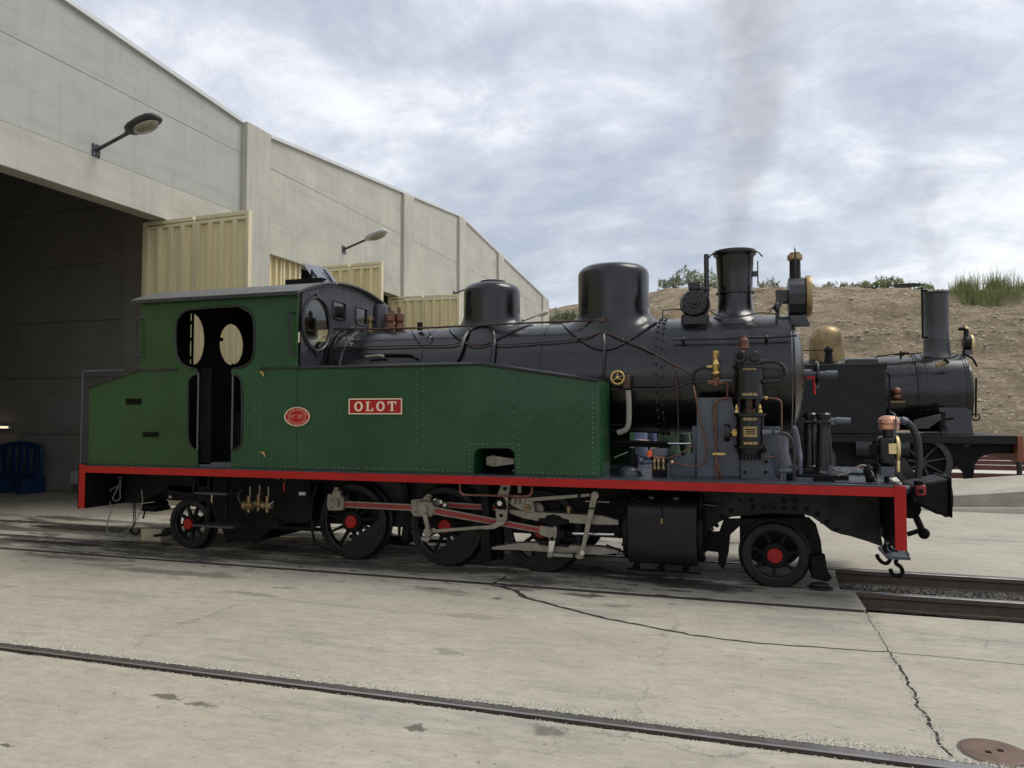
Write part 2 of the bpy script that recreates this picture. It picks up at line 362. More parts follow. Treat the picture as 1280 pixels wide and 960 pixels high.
def slab_material():
    k = Nodes('worn_concrete_slab'); sx = k.N.new('ShaderNodeSeparateXYZ'); k.L.new(k.g, sx.inputs[0]); X, Y = sx.outputs[0], sx.outputs[1]
    c = k.mix(k.rng(k.noise(.9, 8, .62), .32, .68), (.325, .295, .235), (.42, .384, .31))
    c = k.mix(k.rng(k.noise(2.6, 8, .7, (.35, 1.3, 1)), .45, .75, 0, .55), c, (.44, .412, .342))          # brushed pale streaks
    c = k.mix(k.rng(k.noise(5.5, 9, .72, (.4, 1.2, 1), (4, 2, 0)), .52, .68, 0, .55), c, (.215, .20, .165))   # grey smears
    c = k.mix(k.rng(k.noise(.35, 4, .5, loc=(9, 1, 0)), .5, .7, 0, .35), c, (.40, .35, .265))            # warm patches
    c = k.mix(k.rng(k.noise(14, 6, .75, (.5, 1.2, 1), (1, 5, 0)), .42, .62, 0, .35), c, (.20, .19, .16))
    c = k.mix(k.rng(k.noise(1.1, 9, .75, (.35, 1.5, 1), (5, 8, 0)), .54, .64, 0, .6), c, (.20, .19, .165))
    c = k.mix(k.rng(k.noise(38, 4, .7, loc=(6, 6, 0)), .56, .70, 0, .45), c, (.50, .48, .42))
    sp = k.noise(26, 3, .5); c = k.mix(k.rng(sp, .66, .72, 0, .7), c, (.10, .085, .07))                     # small specks
    c = k.mix(k.rng(k.noise(60, 2, .5, loc=(2, 7, 0)), .68, .75, 0, .4), c, (.17, .155, .13))
    # fine hairline cracks
    v = k.N.new('ShaderNodeTexVoronoi'); v.feature = 'DISTANCE_TO_EDGE'; v.inputs['Scale'].default_value = .42
    k.L.new(k.vmath('ADD', k.g, k.vmath('MULTIPLY', k.noise(1.6, 6, .65, colr=True), (.9, .9, 0))), v.inputs['Vector'])
    hair = k.math('MULTIPLY', k.rng(v.outputs[0], .002, .0055, 1, 0), k.rng(k.noise(.5, 2, loc=(3, 3, 0)), .46, .58))
    c = k.mix(k.math('MULTIPLY', hair, .5), c, (.12, .11, .09))
    # oil and soot on the strip the engines stand on
    band = k.math('MULTIPLY', k.rng(Y, 6.25, 6.75), k.rng(Y, 9.2, 8.2)); band = k.math('MULTIPLY', band, k.rng(X, .3, -1.6))
    grime = k.rng(k.math('ADD', k.noise(1.5, 9, .70, (.40, 1.5, 1)), k.math('MULTIPLY', band, .11)), .565, .625)
    grime = k.math('MULTIPLY', grime, k.rng(k.math('MULTIPLY', k.rng(Y, 5.9, 6.6), k.rng(X, .9, -.9)), 0, .5))
    c = k.mix(k.math('MULTIPLY', grime, .88), c, (.016, .014, .012))
    near = k.math('MULTIPLY', k.math('MULTIPLY', k.rng(Y, 5.6, 6.6), k.rng(Y, 9, 8)), k.rng(X, 1.0, -.6))
    spots = k.rng(k.math('ADD', k.noise(7, 6, .6, (.5, 1.2, 1), (8, 3, 0)), k.math('MULTIPLY', near, .06)), .645, .665)
    c = k.mix(k.math('MULTIPLY', spots, k.math('MULTIPLY', near, .9)), c, (.018, .015, .013))
    pale = k.rng(k.noise(3.2, 9, .75, (.5, 1.6, 1), (2, 9, 0)), .56, .66)
    c = k.mix(k.math('MULTIPLY', pale, k.math('MULTIPLY', near, .45)), c, (.46, .44, .39))
    c = k.mix(k.math('MULTIPLY', band, .28), c, (.13, .115, .095))
    # single stains with their own place: x, y, half length, half width, strength
    wob = k.vmath('MULTIPLY', k.noise(7, 6, .7, colr=True), (.24, .24, 0)); wob = k.vmath('ADD', wob, (-.12, -.12, 0))
    p = k.vmath('ADD', k.g, wob); tot = None; wet = None
    for px, py, a, b_, s_ in ((208, 872, .10, .035, .75), (248, 881, .10, .03, .7), (519, 912, .055, .035, .75), (685, 914, .09, .065, .6), (12, 931, .06, .02, .8),
                              (310, 742, .25, .05, .45), (220, 716, .8, .10, .55), (90, 697, .7, .09, .55), (430, 701, .7, .12, .5), (730, 744, .20, .07, .8), (655, 733, .22, .05, .5),
                              (500, 700, .5, .06, .6), (620, 748, .06, .03, .8), (905, 741, .10, .03, .8), (590, 770, .25, .06, .25), (1110, 940, .05, .03, .4), (560, 815, .12, .05, .35), (355, 735, .12, .03, .5), (250, 690, .9, .13, .7)):
        x, y = UG(px, py)
        d = k.vmath('LENGTH', k.vmath('MULTIPLY', k.vmath('SUBTRACT', p, (x, y, 0)), (1 / a, 1 / b_, 0)))
        q = k.rng(d, 1.15, .7, 0, s_); tot = q if tot is None else k.math('MAXIMUM', tot, q)
    c = k.mix(tot, c, (.042, .034, .026))
    for px, py, a, b_ in ((115, 661, 1.1, .20), (70, 679, .9, .07), (190, 680, .7, .12)):
        x, y = UG(px, py)
        d = k.vmath('LENGTH', k.vmath('MULTIPLY', k.vmath('SUBTRACT', p, (x, y, 0)), (1 / a, 1 / b_, 0)))
        q = k.rng(d, 1.1, .85); wet = q if wet is None else k.math('MAXIMUM', wet, q)
    c = k.mix(k.math('MULTIPLY', wet, .95), c, (.024, .021, .017))
    k.L.new(c, k.b.inputs['Base Color'])
    k.L.new(k.math('SUBTRACT', k.rng(k.noise(4, 6), .3, .7, .72, .92), k.math('MULTIPLY', wet, .5)), k.b.inputs['Roughness'])
    n = k.bump(k.noise(3.5, 8, .7, (.5, 1.2, 1)), .28, .02); n = k.bump(k.noise(70, 4, .6), .25, .004, n)
    k.L.new(n, k.b.inputs['Normal']); return k.m
M['slab'] = slab_material()
def hill_material():
    k = Nodes('dry_gravel_bank'); sx = k.N.new('ShaderNodeSeparateXYZ'); k.L.new(k.g, sx.inputs[0]); Z = sx.outputs[2]
    c = k.mix(k.rng(k.noise(.7, 9, .72), .35, .65), (.24, .188, .124), (.40, .325, .222))
    c = k.mix(k.rng(k.noise(2.4, 9, .75, (.35, .35, 3.0)), .50, .66, 0, .85), c, (.105, .083, .058))
    c = k.mix(k.rng(k.noise(6, 8, .75, (.6, .6, 1.6), (3, 0, 0)), .52, .68, 0, .6), c, (.42, .365, .28))
    crest = k.rng(k.math('ADD', Z, k.math('MULTIPLY', k.noise(.5, 6), 3.2)), 7.7, 8.9)
    c = k.mix(k.math('MULTIPLY', crest, .7), c, k.mix(k.rng(k.noise(1.8, 9, .7, (.5, .5, 2)), .42, .60), (.27, .19, .12), (.52, .43, .31)))
    v = k.N.new('ShaderNodeTexVoronoi'); v.inputs['Scale'].default_value = 4.2; k.L.new(k.g, v.inputs['Vector'])
    c = k.mix(k.math('MULTIPLY', k.rng(v.outputs['Distance'], .30, .16), k.rng(k.noise(3, 3), .45, .55, 0, .9)), c, (.54, .47, .36))
    v2 = k.N.new('ShaderNodeTexVoronoi'); v2.inputs['Scale'].default_value = 9; k.L.new(k.g, v2.inputs['Vector'])
    c = k.mix(k.rng(v2.outputs['Distance'], .28, .1, 0, .75), c, (.085, .065, .045))
    k.L.new(c, k.b.inputs['Base Color']); k.b.inputs['Roughness'].default_value = .95; k.b.inputs['Specular IOR Level'].default_value = .2
    n = k.bump(k.noise(2.4, 9, .75, (.5, .5, 2.2)), .9, .35); n = k.bump(v.outputs['Distance'], .6, .10, n); n = k.bump(k.noise(14, 6, .7), .5, .05, n)
    k.L.new(n, k.b.inputs['Normal']); return k.m
M['hill'] = hill_material()
def smoke_material(dens, base, sx, sy, r0, rs):
    """thin smoke, densest on a slanting axis that starts at base and fading to its edge and with height"""
    k = Nodes('thin_brown_smoke'); k.N.remove(k.b); out = [n for n in k.N if n.type == 'OUTPUT_MATERIAL'][0]
    v = k.N.new('ShaderNodeVolumePrincipled'); v.inputs['Color'].default_value = (.44, .38, .32, 1)
    sx_ = k.N.new('ShaderNodeSeparateXYZ'); k.L.new(k.g, sx_.inputs[0]); X, Y, Z = sx_.outputs
    h = k.math('SUBTRACT', Z, base[2]); wob = k.math('MULTIPLY', k.math('SUBTRACT', k.noise(.8, 3, .5), .5), k.math('MULTIPLY', h, .8))
    ax = k.math('ADD', k.math('MULTIPLY', h, sx), wob); dx = k.math('SUBTRACT', k.math('SUBTRACT', X, base[0]), ax)
    dy = k.math('SUBTRACT', k.math('SUBTRACT', Y, base[1]), k.math('MULTIPLY', h, sy))
    d = k.math('SQRT', k.math('ADD', k.math('MULTIPLY', dx, dx), k.math('MULTIPLY', dy, dy)))
    d = k.math('DIVIDE', d, k.math('ADD', k.math('MULTIPLY', h, rs), r0))
    q = k.math('ADD', k.rng(d, 1.0, .15), k.math('MULTIPLY', k.math('SUBTRACT', k.noise(2.1, 6, .62, (1, 1, .7)), .5), 3.2))
    q = k.math('MULTIPLY', k.rng(q, .15, 1.1), k.rng(d, 1.0, .7)); q = k.math('MULTIPLY', q, k.rng(h, 0, 4.6, 2.8, .18))
    k.L.new(k.math('MULTIPLY', q, dens), v.inputs['Density']); k.L.new(v.outputs[0], out.inputs['Volume']); return k.m

# ---------------------------------------------------------------- ground: one sheet, concrete slabs laid on it
YN = 7.67                                  # centre line of the engine's track
def struct(mb, name, m, **k): return build(mb, name, m, kind='structure', **k)
b = MB(); n = 24
b.plate([(1500 * math.cos(2 * math.pi * i / n), 1500 * math.sin(2 * math.pi * i / n)) for i in range(n)], -.9, -.21, 'xy')
ground = struct(b, 'ground', M['groundfar'])
XE = .80                                    # right end of the concrete pad between the rails
def jag(p, q, step=.09, amp=.012, seed=0):
    p = Vector(p); q = Vector(q); d = q - p; n = max(1, int(d.length / step)); t = Vector((-d.y, d.x)).normalized(); o = []
    for i in range(n + 1):
        a = amp * noise.noise(Vector((i * .37 + seed, seed * 1.7, 0))) * 2 + amp * .6 * random.uniform(-1, 1)
        o.append(p + d * i / n + t * (a if 0 < i < n else 0))
    return o
def off(line, wfun):
    """the same line shifted to one side by a varying width"""
    o = []
    for i, p in enumerate(line):
        d = (line[min(i + 1, len(line) - 1)] - line[max(i - 1, 0)]).normalized(); t = Vector((-d.y, d.x)); o.append(p + t * wfun(i / max(1, len(line) - 1)))
    return o
crack = []
CP = [(-2.27, 6.435)] + [UG(*q) for q in ((640, 738), (655, 748), (690, 757), (760, 775), (800, 782), (860, 794), (940, 804), (1040, 811))] + [(.805, 5.42)]
for i in range(len(CP) - 1):
    s = jag(CP[i], CP[i + 1], .05, .008, i); crack += s if i == 0 else s[1:]
crack_far = off(crack, lambda t: .044 * (1.25 - .75 * t) * (1 + .5 * noise.noise(Vector((t * 40, 0, 3)))))
JX = jag((.805, 5.42), (.80, 3.83), .05, .012, 5); JXu = jag((.80, 6.425), (.805, 5.42), .06, .007, 9)
JXr = [p + Vector((.016 + .012 * max(0, noise.noise(Vector((p.y * 6, 2, 0)))), 0)) for p in JX]
JXur = [p + Vector((.007, 0)) for p in JXu]
JRc = jag((.823, 5.415), (6, 5.30), .1, .012, 7); JRc2 = off(JRc, lambda t: .012 * (1 - t) + .004)
T = -.2; V2 = lambda l: [(p[0], p[1]) for p in l]
def slab(poly): return build(MB().plate(V2(poly), T, 0, 'xy'), 'concrete_slab', M['slab'], ground, flat=True)
L0 = -60
EJ = 6.435
edge0 = jag((L0, EJ), (-9.3, EJ), .5, .004, 2) + jag((-9.3, EJ), (-2.285, EJ), .12, .004, 3)[1:]
slab([(L0, 3.83), (.80, 3.83)] + [tuple(p) for p in JX[::-1][1:]] + [tuple(p) for p in crack[::-1][1:]] + [tuple(p) for p in edge0[::-1]][:-1] + [(L0, EJ)])
slab([tuple(p) for p in crack_far] + [tuple(p) for p in JXu[::-1][1:]] + [(-.6, 6.43), (-2.25, 6.435)])
slab([tuple(p) for p in JXr[::-1]] + [tuple(p) for p in JRc[1:]] + [(6, 5.2), (40, 5.2), (40, 3.83)])
slab([tuple(p) for p in JRc2] + [(6, 5.31), (40, 5.25), (40, 6.455)] + [tuple(p) for p in jag((5, 6.455), (.812, 6.45), .1, .006, 21)] + [tuple(p) for p in JXur[1:]])
slab([(L0, -40), (60, -40), (60, 3.69)] + [tuple(p) for p in jag((12, 3.69), (-9, 3.69), .07, .006, 13)] + [(L0, 3.69)])
cj = jag((-2.27, 6.520), (-2.24, 7.115), .06, .02, 14)                     # where the long crack crosses the strip beside the rail
def strip(poly): return build(MB().plate(poly, T, .003, 'xy'), 'concrete_slab', M['slab'], ground, flat=True)
strip([(L0, 6.520)] + [tuple(p) for p in jag((-9.3, 6.520), (-2.285, 6.520), .15, .004, 31)] + [tuple(p) for p in cj[1:]] + [(L0, 7.115)])
strip([tuple(p) for p in off(cj, lambda t: -.024)] + [(XE + .005, 7.12), (XE + .015, 6.53), (XE - .01, 6.516)])
for pts in ([(L0, EJ - .01), (XE - .005, 6.415), (XE - .005, 6.53), (L0, 6.53)], V2(off(crack, lambda t: -.012)) + V2(off(crack_far, lambda t: .012))[::-1], V2(off(cj, lambda t: .012)) + V2(off(cj, lambda t: -.036))[::-1], [(p[0] - .012, p[1]) for p in JX] + [(p[0] + .012, p[1]) for p in JXr[::-1]]):
    build(MB().plate(pts, -.03, -.0018, 'xy'), 'joint_dirt', M['earth'], ground, flat=True)
slab([(L0, 7.25)] + [(XE - .10, 7.25)] + [tuple(p) for p in jag((XE - .10, 7.25), (XE - .06, 8.08), .12, .012, 17)][1:] + [(L0, 8.08)])
slab([(L0, 8.215), (60, 8.24), (60, 19.2), (L0, 19.2)])
struct(MB().box(L0, 60, 6.3, 8.3, -.205, -.17), 'track_bed', M['earth'])
b = MB(); random.seed(3)
def rock(mb, c, r, fl=.7):
    v = []
    for (x, y, z) in ((1, 0, 0), (-1, 0, 0), (0, 1, 0), (0, -1, 0), (0, 0, 1), (0, 0, -1)):
        q = r * random.uniform(.6, 1.25); v.append((c[0] + x * q + random.uniform(-.3, .3) * r, c[1] + y * q + random.uniform(-.3, .3) * r, c[2] + z * q * fl))
    mb.add(v, [(0, 2, 4), (2, 1, 4), (1, 3, 4), (3, 0, 4), (2, 0, 5), (1, 2, 5), (3, 1, 5), (0, 3, 5)])
for i in range(5200):
    x = XE - .06 + 7.5 * random.random() ** 1.3; y = random.uniform(7.24, 8.12); h = .05 * (1 - ((y - 7.68) / .45) ** 2)
    rock(b, (x, y, -.15 + h), random.uniform(.012, .032))
for i in range(900): rock(b, (XE + .03 + 6 * random.random(), random.uniform(6.5, 7.1), -.165), random.uniform(.012, .03))
build(b, 'track_ballast', M['stone'], flat=True, kind='stuff')
b = MB()
for i in range(6500):
    x = random.uniform(-6.5, 1.6); y = 3.825 + abs(random.gauss(0, .055)) * (.6 + .6 * noise.noise(Vector((x * 1.5, 0, 0)))); rock(b, (x, y, .0), random.uniform(.003, .0095) + .007 * random.random() ** 4, .55)
for i in range(700):
    x = random.uniform(-6.5, 1.6); rock(b, (x, 3.70 - abs(random.gauss(0, .012)), .0), random.uniform(.003, .006), .6)
for i in range(420):
    y = random.uniform(3.9, 6.4); rock(b, (.81 + random.gauss(0, .02), y, .001), random.uniform(.003, .009), .5)
build(b, 'concrete_grit', M['stonepale'], flat=True, kind='stuff')
RP = [(-.06, -.14), (.06, -.14), (.06, -.128), (.014, -.112), (.010, -.055), (.0335, -.042), (.0335, -.006), (.027, 0), (-.027, 0), (-.0335, -.006), (-.0335, -.042), (-.010, -.055), (-.014, -.112), (-.06, -.128)]
def rail(y, x0, x1, label, mt=None, z=0.0, group=None, s=1.0):
    b = MB().plate([(y + a * s, z + .002 + h * s) for a, h in RP], x0, x1, 'yz')
    for i, f in enumerate(b.f):
        c = [b.v[j] for j in f]
        if all(abs(q[2] - z - .002) < .007 * s for q in c): b.m[i] = 1
    return build(b, 'rail', [mt or M['railrust'], M['railsteel']], label=label, cat='rail', group=group)
rail(3.785, -9.15, 30, 'worn steel rail sunk in the concrete nearest the camera, with a crumbly pale edge')
rail(7.1665, -32, 30, 'rusty rail under the near wheels of the green engine, its side bare at the right')
rail(8.1665, -32, 30, 'rusty rail under the far wheels of the green engine')
b = MB(); mh = UG(1243, 941)
t = thing('manhole_cover', (mh[0], mh[1], 0), 'round rusty iron manhole cover with two slots at the bottom right corner', 'manhole cover')
b.lathe((mh[0], mh[1], -.02), 'z', [(.132, 0), (.132, .024), (.125, .026), (0, .026)], 48)
build(b, 'lid', M['manhole'], t)
b = MB()
for i in range(9): b.torus((mh[0], mh[1], .0055), 'z', 0.014 + i * .0123, .0016, 40, 6)
build(b, 'raised_ring', M['manhole'], t, kind='stuff')
for dx in (-.028, .028): build(MB().plate(rrect(mh[0] + dx - .012, mh[0] + dx + .012, mh[1] + dx * .6 - .012, mh[1] + dx * .6 + .012, .006), .0055, .0085, 'xy'), 'key_slot', M['dark'], t)
build(MB().lathe((mh[0], mh[1], -.02), 'z', [(.134, .0), (.147, .0), (.147, .023), (.134, .023), (.134, 0)], 48), 'frame_ring', M['railrust'], t)
# gravel and more tracks behind, concrete ramp
struct(MB().box(-8.9, 60, 19.25, 33, -.3, -.012), 'ballast_bed', M['ballastwhite'])
for y, l in ((20.6, 'red brown rail just behind the black engine, first beyond the ramp'), (23.9, 'red brown rail second beyond the black engine'), (26.3, 'red brown rail third beyond the black engine'), (28.9, 'red brown rail farthest back, close to the foot of the bank')):
    rail(y, -4, 40, l, M['railred'], .13, 'rails lying on the pale ballast behind the engines')
b = MB()
pl = [(-2.0, .02), (14, 1.02), (14, 0.0), (-2.0, 0.0)]
x0, x1 = .9, 14
zt = lambda x: .03 + max(0, x - 1.6) * .105
b.add([(x0, 13.55, 0), (x1, 13.75, 0), (x1, 13.75, zt(x1)), (x0, 13.55, zt(x0)), (x0, 15.9, 0), (x1, 16.2, 0), (x1, 16.2, zt(x1) + .02), (x0, 15.9, zt(x0) + .02)],
      [(0, 1, 2, 3), (4, 7, 6, 5), (3, 2, 6, 7), (0, 4, 5, 1), (0, 3, 7, 4), (1, 5, 6, 2)])
t = thing('concrete_ramp', (x0, 13.55, 0), 'pale concrete loading ramp rising to the right beside the black engine', 'ramp')
build(b, 'ramp_slab', M['slab'], t, bevel=.01)
build(MB().add([(1.7, 13.47, 0), (x1, 13.47, 0), (x1, 13.47, .42), (1.7, 13.47, .015), (1.7, 13.58, 0), (x1, 13.70, 0), (x1, 13.70, .42), (1.7, 13.58, .015)], [(0, 1, 2, 3), (4, 7, 6, 5), (3, 2, 6, 7), (0, 4, 5, 1), (0, 3, 7, 4), (1, 5, 6, 2)]), 'footing', M['conc_pillar'], t)

# ---------------------------------------------------------------- the bank behind
def crest_z(x):
    P = [(-60, 8.6), (-11.3, 8.5), (-3.9, 8.65), (2.4, 8.32), (8, 8.0), (12.8, 7.75), (60, 7.2)]
    for (a, p), (c, q) in zip(P, P[1:]):
        if a <= x <= c: return p + (q - p) * (x - a) / (c - a)
    return 8
def sstep(a, b, x):
    t = max(0, min(1, (x - a) / (b - a))); return t * t * (3 - 2 * t)
def hill_pt(x, y):
    sh = 6 * sstep(-4, -9, x); a = 31 + sh; c = 43 + sh * .6
    t = (y - a + .9 * noise.noise(Vector((x * .15, 3, 0)))) / (c - a)
    cz = crest_z(x)
    if t < 0: z = -.25
    elif t < 1: z = -.1 + (cz + .1) * (t ** .92)
    else: z = cz - (y - c) * .01
    f = sstep(0, .12, t)
    z += f * (1 - .75 * sstep(.7, .98, t)) * (.34 * noise.fractal(Vector((x * .35, y * .35, 0)), 1.0, 2.1, 5) + .15 * noise.noise(Vector((x * 1.5, y * 1.9, 4))) + .09 * noise.noise(Vector((x * 3.1, y * 4.0, 1))))
    if .45 < t < 1.03: z += .75 * max(0, noise.noise(Vector((x * .22 + 5, z * 1.9, 0)))) * sstep(.35, .6, t) * (1 - sstep(.92, 1, t))      # eroded ledges
    z += .07 * sstep(.86, 1.0, t) * noise.noise(Vector((x * .9, 8, 0)))
    return z
xs = [-60 + 2 * i for i in range(21)] + [-18.2 + .2 * i for i in range(205)] + [24 + 2 * i for i in range(19)]
ys = [29 + .22 * i for i in range(75)] + [46 + 2 * i for i in range(8)] + [80, 200]
b = MB(); v = [(x, y, hill_pt(x, y)) for y in ys for x in xs]; W_ = len(xs)
b.add(v, [(j * W_ + i, j * W_ + i + 1, (j + 1) * W_ + i + 1, (j + 1) * W_ + i) for j in range(len(ys) - 1) for i in range(W_ - 1)])
struct(b, 'gravel_bank', M['hill'], ang=180)
random.seed(21)
b = MB()
for i in range(5200):
    x = random.uniform(-11, 17); y = random.uniform(31.5, 44); z = hill_pt(x, y)
    if z > .1: rock(b, (x, y, z + .01), .025 + .09 * random.random() ** 5, .7)
build(b, 'loose_stones', M['bankstone'], flat=True, kind='stuff')
def blades(mb, c, n, h, spread, lean=.35, wd=.012, seg=2):
    for i in range(n):
        a = random.uniform(0, 6.283); r = spread * random.random() ** .6; x = c[0] + math.cos(a) * r; y = c[1] + math.sin(a) * r; z = hill_pt(x, y) - .05
        hh = h * random.uniform(.45, 1.1) * (1 - .35 * (r / spread) ** 2); l = random.uniform(0, lean) * hh; d = (math.cos(a), math.sin(a)); t = random.uniform(0, 3.14); wx, wy = math.cos(t) * wd, math.sin(t) * wd
        p = [(x - wx, y - wy, z), (x + wx, y + wy, z), (x + d[0] * l * .35 + wx * .7, y + d[1] * l * .35 + wy * .7, z + hh * .6), (x + d[0] * l * .35 - wx * .7, y + d[1] * l * .35 - wy * .7, z + hh * .6), (x + d[0] * l, y + d[1] * l, z + hh)]
        mb.add(p, [(0, 1, 2, 3), (3, 2, 4)])
b = MB()
for i in range(150):
    x = random.uniform(-11, 17); y = 42.2 + random.gauss(0, 1.1); blades(b, (x, y), 14, random.uniform(.12, .38), .25, .7, .010)
for i in range(50):
    x = random.uniform(-8, 16); y = random.uniform(34, 42); blades(b, (x, y), 9, random.uniform(.08, .25), .2, .8, .010)
build(b, 'dry_grass', M['dry'], flat=True, kind='stuff')
def leafball(mb, c, r, n, ls):
    for i in range(n):
        while True:
            q = Vector((random.uniform(-1, 1), random.uniform(-1, 1), random.uniform(-1, 1)))
            if q.length < 1: break
        q = q.normalized() * q.length ** .45
        p = Vector(c) + Vector((q.x * r[0], q.y * r[1], q.z * r[2]))
        d = Vector((random.gauss(0, 1), random.gauss(0, 1), random.gauss(.3, 1))).normalized(); e = d.orthogonal().normalized()
        l = ls * random.uniform(.6, 1.5); e *= l * .38; d *= l
        mb.add([p - d * .5, p + e, p + d * .5, p - e], [(0, 1, 2, 3)])
def shrub(px, py, w_, h, Y, label, m='leaf', dens=1.0, group='shrubs along the top of the bank'):
    """px, py: where its foot shows; w_, h in metres"""
    x, z = U(px, py, Y); z = hill_pt(x, Y) - .05
    t = thing('shrub', (x, Y, z), label, 'shrub', group); cr = MB(); st = MB(); k = max(3, int(w_ * 3.2))
    for i in range(k):
        a = (i + .5) / k - .5 + random.uniform(-.08, .08); top = h * (1 - 1.5 * a * a) * random.uniform(.62, 1.05); px_ = a * w_; py_ = random.uniform(-.35, .35) * w_ * .5
        c = (x + px_, Y + py_, z + top * .68); rr = .30 * top + .10
        leafball(cr, c, (rr * 1.0, rr, top * .42), int(85 * dens * (1 + top)), .11)
        for j in range(3):   # twigs sticking out of the crown
            e = (c[0] + random.uniform(-.25, .25), c[1] + random.uniform(-.2, .2), z + top * random.uniform(1.0, 1.22)); leafball(cr, e, (.07, .07, .12), 14, .07)
            st.tube([(c[0] * .4 + x * .6, c[1], z - .05), c, e], .011, 4)
        leafball(cr, (c[0], c[1], z + .12), (rr * 1.1, rr, .16), int(40 * dens), .08)
    build(cr, 'foliage', M[m], t, flat=True); build(st, 'stem', M['bark'], t)
random.seed(5)
for a in ((684, 371, 2.0, .85, 44.2, 'low dense dark green shrub on the bank beside the end of the shed roof', 'leafolive', 1.3), (710, 371, 1.5, .75, 44.4, 'small dark shrub on the bank just left of the tall dome', 'leafolive', 1.2),
          (836, 363, .9, .8, 43.6, 'small wispy shrub at the right of the tall dome', 'leafolive', .8), (857, 361, 1.5, 1.35, 44.0, 'tallest leafy grey green bush, behind the small turbine on the smokebox', 'leafolive', 1.1),
          (882, 361, 1.4, 1.15, 44.4, 'yellowish green bush between the thin pipe and the tall chimney', 'leaf', 1.0), (905, 362, 1.3, .8, 44.8, 'bush standing behind the tall chimney of the green engine', 'leafolive', 1.0),
          (962, 360, .9, .5, 43.6, 'sparse low shrub right of the tall chimney', 'leafolive', .6), (1042, 359, 1.2, .45, 43.6, 'small dark twiggy shrub right of the brass rimmed headlamp', 'leafolive', .7),
          (1072, 359, 1.2, .4, 43.8, 'thin low shrub between the headlamp and the flat chimney lid', 'leafolive', .6), (1103, 360, 2.0, .62, 43.5, 'round bright green bush left of the flat chimney lid', 'leaf', 1.3),
          (1145, 359, 1.7, .5, 43.9, 'low green bush behind the flat chimney lid', 'leaf', .9), (1012, 359, .5, .3, 43.6, 'tiny shrub just right of the brass rimmed headlamp', 'leafolive', .6)):
    shrub(*a)
def reeds(px, w_, h, Y, label, m, n):
    x, z = U(px, 366, Y); t = thing('grass_clump', (x, Y, hill_pt(x, Y)), label, 'tall grass', 'tall grass on top of the bank'); b = MB()
    for i in range(n):
        blades(b, (x + random.uniform(-.5, .5) * w_, Y + random.uniform(-.4, .4)), 26, h * random.uniform(.55, 1.05), .22, .45, .011)
    build(b, 'grass_blade', M[m], t, flat=True, kind='stuff')
reeds(1204, 1.2, 1.05, 41.9, 'grass clump right beside the black chimney, left of the taller ones', 'reed', 16)
reeds(1226, 1.9, 1.45, 42.0, 'tallest bright green grass clump on the bank at the right', 'reed', 34)
reeds(1264, 2.0, 1.25, 42.0, 'straw tinged tall grass clump at the right edge of the bank', 'reed', 24)

# ---------------------------------------------------------------- engine shed
FX = -9.3
shed = thing('engine_shed', (FX, 12.35, 0), 'long precast concrete engine shed with cream folding doors and a dark open bay', 'shed')
def rz(y):                                   # top of the gable walls
    return 7.92 - abs(y - 1.4) * .0775 if y < 12.35 else 8.12 - abs(y - 23.32) * .0955 if y < 23.32 else 8.12 - (y - 23.32) * .1085
def wallpanel(y0, y1, z0, z1, m, x0=FX - .2, x1=FX, name='wall_panel'):
    """z1 None: up to the roofline"""
    if z1 is None:
        ysx = [y0] + [q for q in (1.4, 23.32) if y0 < q < y1] + [y1]; p = [(y0, z0)] + [(y1, z0)] + [(q, rz(q)) for q in reversed(ysx)]
    else: p = [(y0, z0), (y1, z0), (y1, z1), (y0, z1)]
    return build(MB().plate(p, x0, x1, 'yz'), name, m, shed, bevel=.006)
G = .007
LZ = 4.775
# nave with the green engine
wallpanel(-9.6, 12.0, 6.525 + G, None, M['conc_grey']); wallpanel(-9.6, 12.0, 5.36, 6.525, M['conc_grey'])
build(MB().box(FX - .3, FX + .004, 1.7, 12.0, LZ, 5.357), 'lintel', M['conc_beige'], shed, bevel=.006); wallpanel(-9.6, 1.7, 0, 5.355, M['conc_beige'])
# second nave, four bays
for y0, y1 in ((12.74, 18.87), (19.49, 23.02), (23.64, 27.05), (27.67, 33.43)):
    wallpanel(y0, y1, 6.52 + G, None, M['conc_beige'])
    if y0 in (12.74, 27.67):
        wallpanel(y0, y1, 5.45, 6.52, M['conc_beige']); build(MB().box(FX - .3, FX + .004, y0, y1, LZ, 5.447), 'lintel', M['conc_beige'], shed, bevel=.006)
    else:
        for z0, z1 in ((4.8, 6.52), (2.4, 4.8 - G), (0, 2.4 - G)): wallpanel(y0, y1, z0, z1, M['conc_beige'])
for y0, y1, zb in ((12.0, 12.74, 0), (18.87, 19.49, 0), (23.02, 23.64, 0), (27.05, 27.67, 0), (33.43, 34.42, 0)):
    yc = (y0 + y1) / 2
    build(MB().plate([(y0, zb), (y1, zb), (y1, rz(y1) + .01 - (.03 if y0 > 12 else -.03)), (y0, rz(y0) + .01 - (.03 if y0 > 12 else -.03))], FX - .35, FX + (.13 if y0 < 13 else .10), 'yz'), 'pillar', M['conc_pillar'], shed, bevel=.012)
for y0, y1 in ((-9.6, 1.4), (1.4, 11.98), (12.75, 23.32), (23.32, 34.42)):
    e = 1e-3; a, c = rz(y0 + e), rz(y1 - e)
    build(MB().plate([(y0, a), (y1, c), (y1, c + .085), (y0, a + .085)], FX - .40, FX + .05, 'yz'), 'coping', M['coping'], shed, bevel=.008)
